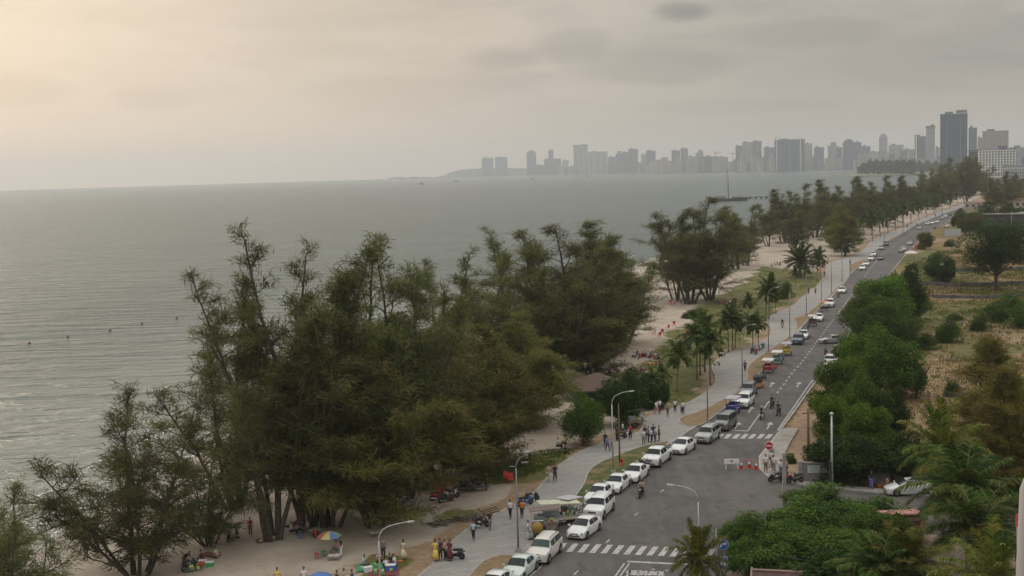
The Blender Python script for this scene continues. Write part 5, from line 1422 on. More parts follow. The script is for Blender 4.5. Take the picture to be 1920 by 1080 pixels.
for key, px, py, rz, lab in [
 ('sedan_b', 1496, 644, .0, 'dark blue car parked alone at the kerb left of the crossing silver sedan'),
 ('sedan_w', 1507, 634, .0, 'white car tucked behind the dark blue car'),
 ('sedan_w', 1535, 601, .0, 'white car parked beside the white roofed refreshment cart'),
 ('suv_w', 1556, 575, .0, 'white car right of the small orange awning'),
 ('sedan_w', 1579, 549, .0, 'white car standing alone between the orange awning and the pair of cars farther up'),
 ('hatch_w', 1617, 506, .0, 'white car, nearer of the pair at the bare lawn corner'),
 ('sedan_w', 1624, 498, .0, 'white car, farther of the pair at the bare lawn corner'),
 ('sedan_w', 1633, 488, .0, 'white car, first of a kerb row beyond the lawn corner'),
 ('hatch_w', 1638, 480, .0, 'white car, second of a kerb row beyond the lawn corner'),
 ('sedan_s', 1652, 468, .0, 'silver car in the far kerb row below the avenue palms'),
 ('suv_k', 1661, 461, .0, 'dark car in the far kerb row below the avenue palms'),
 ('sedan_s', 1724, 430, .0, 'pale car where the far kerb bends right'), ('suv_w', 1739, 422, .0, 'white car, first of a tight line at the bend of the far kerb'), ('hatch_w', 1748, 420, .0, 'white car, second of a tight line at the bend of the far kerb'),
 ('sedan_w', 1757, 418, .0, 'white car, third of a tight line at the bend of the far kerb'), ('sedan_s', 1766, 411, .0, 'grey car near the end of the visible road, left side'), ('suv_w', 1773, 408, .0, 'white car near the end of the visible road, left side'), ('suv_k', 1781, 404, .0, 'dark car at the very end of the visible road')]:
    put_car(key, px, py, lab, rz, group=GC)
GR_ = 'cars on the inland side of the road'
for key, px, py, rz, aw, lab in [
 ('sedan_s', 1560, 643, -1.15, False, 'silver sedan turning across the road in front of the olive tree'),
 ('sedan_k', 1571, 662, 0, True, 'grey car parked under the trees behind the red scooter rider'),
 ('suv_w', 1558, 684, 0, True, 'silver white car parked at the inland kerb, upper one of two by the thin pole'),
 ('hatch_w', 1549, 700, 0, True, 'white car with dark rear, lower one of two by the thin pole'),
 ('sedan_k', 1651, 487, 0, False, 'dark sedan driving towards the viewer in the middle of the far road'),
 ('sedan_s', 1690, 473, 0, True, 'silver car at the inland kerb beside the umbrella stand'), ('sedan_w', 1693, 470, .1, True, 'white car overlapping the silver one at the inland kerb'),
 ('suv_w', 1706, 459, 0, True, 'white car alone at the inland kerb beside the red chairs'), ('sedan_w', 1776, 426, 0, True, 'white car left of the white hoarding'), ('sedan_s', 1784, 418, 0, True, 'silver car behind the white hoarding, nearer one'), ('sedan_w', 1790, 413, 0, True, 'white car behind the white hoarding, farther one')]:
    put_car(key, px, py, lab, rz, aw, group=GR_)
c = place(cp('hatch_w'), G(1703, 926), PI, 'white hatchback parked across the yard under the great coconut palm', 'car', GR_)

# ---- motorcycles and scooters
def motorbike(body_mat, name='motorcycle', tall=False):
    e = empty(name)
    for x in (.62, -.60):
        wo = MB().lathe([(.20, -.04), (.27, -.045), (.29, 0), (.27, .045), (.20, .04)], 14, (x, 0, .29), 'Y').build('wheel', m_tyre, e, True)
        mb = MB().lathe([(0, -.03), (.05, -.05), (.05, .05), (0, .03)], 8, (x, 0, .29), 'Y')
        for k in range(6): mb.box((x + .1 * math.cos(k * PI / 3), 0, .29 + .1 * math.sin(k * PI / 3)), (.2, .015, .015), 0, 1, 0, -k * PI / 3)
        mb.build('rim', m_rim, wo)
    b = MB(); b.tube([(.52, 0, .78), (.40, 0, .60), (.30, 0, .38), (0, 0, .30), (-.25, 0, .42), (-.50, 0, .62), (-.85, 0, .70)], [.10, .12, .10, .10, .14, .13, .05], 8)
    b.box((.50, 0, .66), (.10, .34, .42), 0, .8, 0, .25); b.box((.62, 0, .60), (.36, .10, .05)); b.box((-.1, 0, .33), (.45, .24, .22))
    smooth_auto(b.build('fairing', body_mat, e), 35)
    s = MB(); s.tube([(.12, 0, .74), (-.15, 0, .78), (-.45, 0, .80), (-.72, 0, .84)], [.09, .14, .14, .08], 8); smooth_auto(s.build('seat', m_trim, e), 35)
    MB().tube([(.30, .34, 1.0), (.44, .18, .98), (.48, 0, .92), (.44, -.18, .98), (.30, -.34, 1.0)], .018, 5).build('handlebar', m_trim, e)
    MB().tube([(.50, 0, .90), (.62, .0, .30)], .03, 6).build('fork', m_chrome, e)
    MB().ball((.56, 0, .84), (.07, .09, .08)).build('headlight', m_lampg, e)
    MB().box((-.86, 0, .70), (.06, .14, .08)).build('tail_lamp', m_tail, e)
    MB().tube([(-.05, -.14, .24), (-.5, -.17, .28), (-.80, -.17, .34)], [.03, .045, .05], 6).build('exhaust', m_chrome, e)
    for s_ in (1, -1): MB().tube([(.40, .22 * s_, .98), (.38, .28 * s_, 1.16)], .008, 4).ball((.38, .29 * s_, 1.18), (.02, .055, .035), 6, 4).build('mirror', m_trim, e)
    return e
bk = {'k': motorbike(paint('black_bike_paint', (.03, .03, .032))), 'r': motorbike(paint('red_bike_paint', (.42, .03, .025)), 'scooter'), 'w': motorbike(paint('white_bike_paint', (.6, .6, .6)), 'scooter'), 'b': motorbike(paint('blue_bike_paint', (.05, .10, .22)))}
def put_bike(k, px, py, deg, label, z=0.0, group='motorcycles and scooters'):
    g = G(px, py, z) if z is not None else GG(px, py)
    return place(bk[k], g, R(deg), label, 'motorcycle', group)
BIKES = []
for a in [('k', 1203, 932, -112, 0, 'black motorcycle ridden towards the viewer down the near lane'), ('k', 1448, 765, 62, 0, 'black motorcycle, upper left of three riding away'), ('w', 1429, 786, 62, 0, 'white tailed motorcycle on the painted line, lower left of three riding away'),
          ('k', 1460, 778, 62, 0, 'black motorcycle, rightmost of three riding away'), ('r', 1548, 667, 68, 0, 'red scooter ridden away behind the grey car'), ('w', 1467, 614, -100, PZ, 'white scooter ridden along the promenade'),
          ('b', 985, 948, 35, PZ, 'blue motorcycle parked at the promenade edge, left of a pair'), ('k', 997, 941, 35, PZ, 'black motorcycle parked at the promenade edge, right of a pair'),
          ('k', 901, 990, 20, PZ, 'black motorcycle carrying an orange load at the promenade edge'), ('k', 853, 1048, 160, PZ, 'black motorcycle beside the family at the lower promenade'),
          ('k', 1208, 884, -150, 0, 'black motorcycle between the saloon and the white pickup, front one'), ('w', 1202, 878, -150, 0, 'silver motorcycle between the saloon and the white pickup, rear one'), ('k', 1215, 877, -140, 0, 'black motorcycle touching the nose of the white pickup'),
          ('k', 1165, 823, 40, PZ, 'black motorcycle at the left of the group by the dark dense bush'), ('w', 1175, 818, 50, PZ, 'white motorcycle in the middle of the group by the dark dense bush'), ('r', 1186, 797, 20, PZ, 'red scooter beside the grey tent under the dark dense bush'),
          ('w', 1344, 685, 175, PZ, 'small white and black scooter alone at the lawn edge of the promenade'), ('k', 1411, 662, 60, PZ, 'black motorcycle under the two palms above the walking man, left'), ('r', 1418, 664, 65, PZ, 'red motorcycle under the two palms above the walking man, middle'),
          ('w', 1425, 657, 70, PZ, 'white motorcycle under the two palms above the walking man, right'), ('b', 1430, 654, 60, PZ, 'blue motorcycle, last one right of the two palms'),
          ('k', 1455, 903, 200, .12, 'black motorcycle parked behind the waiting group on the corner'), ('w', 1460, 900, 195, .12, 'white motorcycle leaning among the waiting group on the corner'), ('k', 1491, 905, 185, .12, 'black scooter right of the concrete pole on the corner'),
          ('r', 1478, 690, 60, 0, 'red motorcycle'), ('k', 1516, 616, 65, 0, 'black motorcycle at the nose of the white car past the dark blue one'), ('k', 1540, 590, 65, 0, 'black motorcycle under the small orange awning'),
          ('k', 1572, 558, 65, 0, 'black motorcycle ahead of the lone white car on the kerb'), ('r', 1640, 476, 60, 0, 'red motorcycle in the far kerb row below the avenue palms'), ('b', 1753, 430, 30, 0, 'blue motorcycle left of the white hoarding')]:
    if a[5] == 'red motorcycle': continue
    BIKES.append(put_bike(a[0], a[1], a[2], a[3], a[5], a[4]))
    if a[1] == 1344: BIKES[-1].scale = (.6, .6, .6)

# ---- three-wheelers and carriages
def canvas(name, c): return mat(name, c, .8, var=.15, scale=2)
def tuktuk(body, roof, name='three_wheeler'):
    e = empty(name)
    b = MB(); b.prism([(-1.25, -.62), (.55, -.62), (1.15, -.30), (1.25, 0), (1.15, .30), (.55, .62), (-1.25, .62)], .28, .78); smooth_auto(b.build('body', body, e), 30)
    MB().box((-.95, 0, .95), (.5, 1.15, .5), 0, .95).build('rear_panel', body, e)
    MB().box((-.25, 0, 1.66), (2.1, 1.30, .10), 0, .9).build('roof', roof, e)
    MB().box((-1.22, 0, 1.35), (.05, 1.15, .5)).build('rear_curtain', roof, e)
    MB().box((.86, 0, 1.22), (.04, 1.0, .72), 0, .9, 0, -.3).build('windscreen', m_glass, e)
    for x, y in ((.98, .5), (.98, -.5), (-1.2, .58), (-1.2, -.58), (-.1, .6), (-.1, -.6)): MB().tube([(x, y, .75), (x - (.22 if x > 0 else 0), y * .95, 1.62)], .025, 5).build('roof_post', m_trim, e)
    MB().box((-.7, 0, .85), (.5, 1.05, .2)).build('seat', m_trim, e)
    for x, y in ((.98, 0), (-.85, .60), (-.85, -.60)):
        wo = MB().lathe([(.12, -.06), (.22, -.07), (.24, 0), (.22, .07), (.12, .06)], 12, (x, y, .24), 'Y').build('wheel', m_tyre, e, True)
        MB().lathe([(0, -.065), (.12, -.065), (.12, .065), (0, .065)], 10, (x, y, .24), 'Y').build('rim', m_rim, wo)
    MB().ball((1.24, 0, .66), (.06, .1, .09)).build('headlight', m_lampg, e)
    return e
def carriage(body, roof, goods=None, name='motor_carriage', curtain=None):
    """four-post passenger carriage with a canopy, drawn by a motorcycle in front"""
    e = empty(name)
    MB().box((-.6, 0, .62), (2.1, 1.35, .18)).build('floor', body, e)
    for s in (1, -1): MB().box((-.6, s * .64, .95), (2.0, .06, .5)).build('side_panel', body, e)
    MB().box((-1.6, 0, 1.0), (.08, 1.3, .6)).build('rear_panel', body, e)
    MB().box((-.6, 0, 2.02), (2.5, 1.6, .07), 0, .96).build('canopy', roof, e)
    mb = MB()
    for k in range(9): mb.box((-1.85 + k * .312, .80, 1.93), (.28, .02, .14)); mb.box((-1.85 + k * .312, -.80, 1.93), (.28, .02, .14))
    mb.build('canopy_fringe', roof, e)
    for x in (.4, -1.6):
        for s in (1, -1): MB().tube([(x, s * .62, .6), (x, s * .66, 2.0)], .03, 6).build('post', m_chrome, e)
    for x in (-1.3, .1): MB().box((x, 0, .95), (.42, 1.15, .28)).build('seat', curtain or body, e)
    for s in (1, -1):
        wo = MB().lathe([(.18, -.05), (.28, -.06), (.30, 0), (.28, .06), (.18, .05)], 14, (-.8, s * .74, .30), 'Y').build('wheel', m_tyre, e, True)
        MB().lathe([(0, -.05), (.18, -.05), (.18, .05), (0, .05)], 10, (-.8, s * .74, .30), 'Y').build('rim', m_rim, wo)
    MB().tube([(.4, 0, .6), (1.3, 0, .75)], .03, 5).build('drawbar', m_trim, e)
    return e
m_or = paint('orange_cab_paint', (.50, .19, .03)); m_red = paint('red_carriage_paint', (.36, .03, .025)); m_blu = paint('blue_carriage_paint', (.04, .06, .26)); m_tea = paint('green_carriage_paint', (.10, .25, .20)); m_yel = paint('yellow_cart_paint', (.55, .40, .06))
cw = canvas('white_canvas', (.55, .53, .49)); cbk = canvas('dark_canvas', (.04, .04, .045)); cg = canvas('grey_canvas', (.36, .36, .37))
def on_road(o, px, py, label, cat, away=False, rz=0.0, group=None, z=0.0):
    g = G(px, py, z); d = road_dir(g); return place(o, g, math.atan2(d.y, d.x) + (0 if away else PI) + rz, label, cat, group)
on_road(tuktuk(m_or, cbk), 1421, 727, 'orange three wheeler with black hood parked behind the red carriage', 'three wheeler')
on_road(carriage(m_red, cw, curtain=m_red), 1439, 700, 'red passenger carriage with pale canopy at the promenade kerb', 'carriage')
on_road(carriage(m_blu, cg, curtain=m_blu), 1372, 776, 'blue passenger carriage with grey lilac canopy in front of the pale parked car', 'carriage')
on_road(carriage(m_tea, cw, curtain=m_tea), 1456, 684, 'green passenger carriage behind the red one', 'carriage')
on_road(carriage(m_yel, cg), 1474, 667, 'yellow snack carriage standing just below the dark blue car', 'carriage')
on_road(carriage(canvas('brown_cart', (.12, .08, .06)), cw), 1523, 612, 'refreshment carriage with white roof next to the white car', 'carriage')
put_bike('k', 1432, 712, 235, 'black motorcycle hitched to the red carriage'); put_bike('r', 1452, 693, 235, 'red motorcycle hitched to the green carriage')
put_bike('b', 1466, 676, 235, 'blue motorcycle hitched to the yellow snack carriage')
# ================================================================ people
m_skin = mat('person_skin', (.26, .155, .105), .6, var=.08); m_hair = mat('person_hair', (.012, .010, .009), .5)
m_shirt = mat('person_shirt', (.6, .6, .6), .85); m_trou = mat('person_trousers', (.03, .03, .035), .9); m_shoe = mat('person_shoes', (.05, .045, .04), .7)
def skin_mesh(name, joints, edges, root=0, sub=1):
    """grow one continuous surface over a jointed skeleton"""
    me = bpy.data.meshes.new(name); me.from_pydata([j[0] for j in joints], edges, [])
    o = bpy.data.objects.new(name, me); COL.objects.link(o)
    md = o.modifiers.new('s', 'SKIN'); md.use_smooth_shade = True
    sv = me.skin_vertices[0].data if me.skin_vertices else None
    if sv is None:
        bm = bmesh.new(); bm.from_mesh(me); bm.verts.layers.skin.verify(); bm.to_mesh(me); bm.free(); sv = me.skin_vertices[0].data
    for i, j in enumerate(joints):
        r = j[1]; sv[i].radius = r if isinstance(r, tuple) else (r, r); sv[i].use_root = (i == root)
    if sub: sm = o.modifiers.new('u', 'SUBSURF'); sm.levels = sub; sm.render_levels = sub
    dg = bpy.context.evaluated_depsgraph_get(); ev = o.evaluated_get(dg)
    out = bpy.data.meshes.new_from_object(ev); out.name = name
    bpy.data.objects.remove(o); bpy.data.meshes.remove(me)
    return out
def figure(pose, name='person', long_hair=False, dress=False):
    """figure facing +x; pose gives the joints of spine, arms and legs"""
    V_ = Vector; P_ = {}
    hip = V_((0, 0, .93)); lean = 0.0
    if pose == 'stand': legs = [((.02, .10, .50), (-.02, .11, .08), (.12, .12, .04)), ((.0, -.10, .50), (-.01, -.11, .08), (.13, -.12, .04))]; arms = [((-.02, .25, 1.14), (.06, .27, .90)), ((-.02, -.25, 1.14), (.08, -.26, .90))]
    elif pose == 'walk': legs = [((.20, .09, .54), (.28, .10, .10), (.42, .11, .06)), ((-.08, -.09, .50), (-.34, -.10, .16), (-.24, -.11, .06))]; arms = [((-.16, .25, 1.16), (-.20, .26, .93)), ((.10, -.25, 1.14), (.26, -.24, .96))]
    elif pose == 'walk2': legs = [((-.06, .09, .50), (-.26, .10, .14), (-.14, .11, .05)), ((.16, -.09, .53), (.22, -.10, .09), (.36, -.11, .05))]; arms = [((.06, .27, 1.15), (.26, .22, 1.08)), ((-.12, -.25, 1.15), (-.12, -.27, .92))]
    elif pose == 'bend': lean = .95; legs = [((.04, .10, .50), (-.04, .11, .08), (.10, .12, .04)), ((-.04, -.12, .50), (-.1, -.13, .08), (.04, -.14, .04))]; arms = None
    elif pose == 'ride': hip = V_((-.22, 0, .90)); lean = .15; legs = [((.16, .20, .78), (.10, .22, .36), (.24, .22, .30)), ((.16, -.20, .78), (.10, -.22, .36), (.24, -.22, .30))]; arms = None
    elif pose == 'sit': hip = V_((-.08, 0, .50)); lean = .05; legs = [((.36, .12, .50), (.36, .13, .10), (.50, .14, .05)), ((.36, -.12, .50), (.40, -.13, .10), (.54, -.14, .05))]; arms = None
    elif pose == 'floor': hip = V_((-.1, 0, .16)); lean = .2; legs = [((.30, .24, .34), (.42, .04, .08), (.50, -.06, .05)), ((.32, -.22, .32), (.30, .02, .07), (.34, .12, .05))]; arms = None
    up = V_((math.sin(lean), 0, math.cos(lean))); fwd = V_((math.cos(lean), 0, -math.sin(lean)))
    j = [(hip, (.13, .15))]; E = []
    def add(p, r, par): j.append((V_(p), r)); E.append((par, len(j) - 1)); return len(j) - 1
    waist = add(hip + up * .16, (.11, .13), 0); chest = add(hip + up * .36, (.12, .15), waist); shl = add(hip + up * .49, (.085, .10), chest)
    neck = add(hip + up * .57, .052, shl); hup = up * .8 + V_((0, 0, .2)); hup.normalize()
    hd0 = add(j[neck][0] + hup * .07 + fwd * .01, (.062, .06), neck); hd = add(j[neck][0] + hup * .17 + fwd * .015, (.088, .078), hd0); add(j[neck][0] + hup * .245, (.065, .06), hd)
    base = hip + up * .47; handc = []
    if arms is None:
        if pose == 'bend': arms = [(base + V_((.14, .22, -.26)), base + V_((.24, .18, -.50))), (base + V_((.12, -.22, -.26)), base + V_((.26, -.16, -.50)))]
        elif pose == 'ride': arms = [((.04, .30, 1.14), (.27, .31, 1.03)), ((.04, -.30, 1.14), (.27, -.31, 1.03))]
        elif pose == 'sit': arms = [(base + V_((.06, .24, -.24)), base + V_((.28, .18, -.30))), (base + V_((.08, -.24, -.24)), base + V_((.30, -.16, -.28)))]
        else: arms = [(base + V_((.08, .25, -.24)), base + V_((.30, .20, -.32))), (base + V_((.10, -.25, -.23)), base + V_((.32, -.14, -.25)))]
    for s, (el, wr) in zip((1, -1), arms):
        a = add(base + V_((0, s * .17, .0)), .055, shl); el = V_(el); wr = V_(wr)
        b = add(el, .040, a); c = add(wr, .028, b); d = (wr - el).normalized()
        side = d.cross(V_((0, 1, 0))).normalized() if abs(d.y) < .9 else V_((1, 0, 0))
        pm = add(wr + d * .055, (.034, .020), c)
        handc.append((wr, d, side))
        for q_, ll in zip((-1.5, -.5, .5, 1.5), (.060, .074, .078, .066)):
            f1 = add(wr + d * .092 + side * q_ * .019, .0095, pm); add(wr + d * (.092 + ll * .5) + side * q_ * .021 + V_((0, -s * .006, 0)), .009, f1); add(wr + d * (.092 + ll * .95) + side * q_ * .020 + V_((0, -s * .020, 0)), .008, len(j) - 1)
        t1 = add(wr + d * .035 + side * .040, .011, pm); add(wr + d * .075 + side * .062, .009, t1)
    LI = []
    for s, (kn, an, to) in zip((1, -1), legs):
        h = add(hip + V_((0.0, s * .085, -.04)), .088, 0); k = add(kn, .056, h); a = add(an, .040, k); t_ = add(to, (.040, .030), a); LI.append((h, k, a, t_))
    e = empty(name)
    body = skin_mesh('body', j, E); body.materials.append(m_skin); bo = link(bpy.data.objects.new('body', body), e)
    # face: nose, brow, ears, eyes and mouth belong to the body surface
    hc = j[hd][0]; fb = MB(); Mx = lambda a, b, c: hc + fwd * a + V_((0, b, 0)) + hup * c
    fb.cur = 0; fb.ball(Mx(.086, 0, -.012), (.016, .012, .020), 6, 4)
    for s in (1, -1): fb.ball(Mx(0, s * .078, -.01), (.018, .010, .028), 6, 4)
    fb.cur = 1
    for s in (1, -1): fb.ball(Mx(.079, s * .030, .012), (.006, .012, .007), 6, 4)
    fb.cur = 2; fb.ball(Mx(.078, 0, -.050), (.006, .024, .007), 6, 4)
    fb.build('face', [m_skin, m_hair, mat('lips', (.22, .08, .06), .6)], e, True)
    # hair cap
    vs = []; fs = []; n_ = 12; rows_ = 6; zlo = -.35 if not long_hair else -.9
    for i in range(rows_ + 1):
        u = i / rows_; z = 1 - u * (1 - zlo)
        for k in range(n_):
            t_ = 2 * PI * k / n_; cx = math.cos(t_); rr = math.sqrt(max(0, 1 - min(1, abs(z)) ** 2)) if z > 0 else 1.0
            front = max(0, cx) * max(0, u - .35) * 1.5
            p = hc + hup * (.045 + .095 * (z if not long_hair or z > -.35 else z * 2.2)) + fwd * (.093 * rr * cx * (1 - min(.95, front)) - .012) + V_((0, .088 * rr * math.sin(t_), 0)); vs.append(p)
    for i in range(rows_):
        for k in range(n_): fs.append((i * n_ + k, (i + 1) * n_ + k, (i + 1) * n_ + (k + 1) % n_, i * n_ + (k + 1) % n_))
    MB().add(vs, fs).build('hair', m_hair, e, True)
    # shirt over torso and upper arms
    sj = [(hip + up * .02, (.150, .170))]; sE = []
    def sa(p, r, par): sj.append((V_(p), r)); sE.append((par, len(sj) - 1)); return len(sj) - 1
    w_ = sa(hip + up * .16, (.135, .155), 0); c_ = sa(hip + up * .36, (.142, .172), w_); s_ = sa(hip + up * .50, (.09, .11), c_)
    for s, (el, wr) in zip((1, -1), arms):
        a = sa(base + V_((0, s * .175, .0)), .076, s_); sa((base + V_((0, s * .175, 0))).lerp(V_(el), .72), .062, a)
    sm = skin_mesh('shirt', sj, sE); sm.materials.append(m_shirt); link(bpy.data.objects.new('shirt', sm), e)
    # trousers or skirt
    tj = [(hip + up * .03, (.148, .165))]; tE = []
    for (kn, an, to), s in zip(legs, (1, -1)):
        tj.append((hip + V_((0, s * .085, -.05)), .108)); tE.append((0, len(tj) - 1)); tj.append((V_(kn), .080)); tE.append((len(tj) - 2, len(tj) - 1))
        tj.append((V_(kn).lerp(V_(an), .88), .060)); tE.append((len(tj) - 2, len(tj) - 1))
    if dress:
        MB().lathe([(.30, .22), (.24, .55), (.17, .95)], 14).build('skirt', m_trou, e, True)
    else:
        tm = skin_mesh('trousers', tj, tE); tm.materials.append(m_trou); link(bpy.data.objects.new('trousers', tm), e)
    fb = MB()
    for (kn, an, to) in legs:
        an = V_(an); to = V_(to); d = (to - an); c0 = (an + to) / 2 + V_((.02, 0, -.035)); fb.ball(c0, (.125, .048, .036), 8, 5)
    fb.build('shoes', m_shoe, e, True)
    return e
def cloth(n, c): return mat('cloth_' + n, c, .88, var=.12, scale=6)
CL = {'white': cloth('white', (.62, .62, .62)), 'black': cloth('black', (.018, .018, .02)), 'grey': cloth('grey', (.16, .165, .17)), 'navy': cloth('navy', (.03, .045, .10)), 'blue': cloth('blue', (.10, .20, .42)), 'jeans': cloth('jeans', (.08, .14, .24)),
      'red': cloth('red', (.38, .035, .03)), 'maroon': cloth('maroon', (.11, .02, .03)), 'orange': cloth('orange', (.60, .17, .03)), 'yellow': cloth('yellow', (.62, .46, .10)), 'pink': cloth('pink', (.50, .24, .26)), 'beige': cloth('beige', (.42, .34, .25)),
      'brown': cloth('brown', (.14, .09, .055)), 'green': cloth('green', (.05, .20, .09)), 'lblue': cloth('light_blue', (.38, .48, .58)), 'purple': cloth('purple', (.22, .18, .50)), 'cream': cloth('cream', (.55, .48, .33)), 'plaid': cloth('plaid', (.13, .09, .09))}
FIG = {k: figure(k) for k in ('stand', 'walk', 'walk2', 'bend', 'ride', 'sit', 'floor')}
FIG['woman'] = figure('stand', long_hair=True, dress=True)
def put_person(pose, px, py, deg, shirt, trou, label, z=None, scale=1.0, group=None, loc=None):
    g = loc if loc is not None else (GG(px, py) if z is None else G(px, py, z))
    rm = {'person_shirt': CL[shirt], 'person_trousers': CL[trou]}
    return place(FIG[pose], g, R(deg), label, 'person', group, scale, remap=rm)
Q = PZ
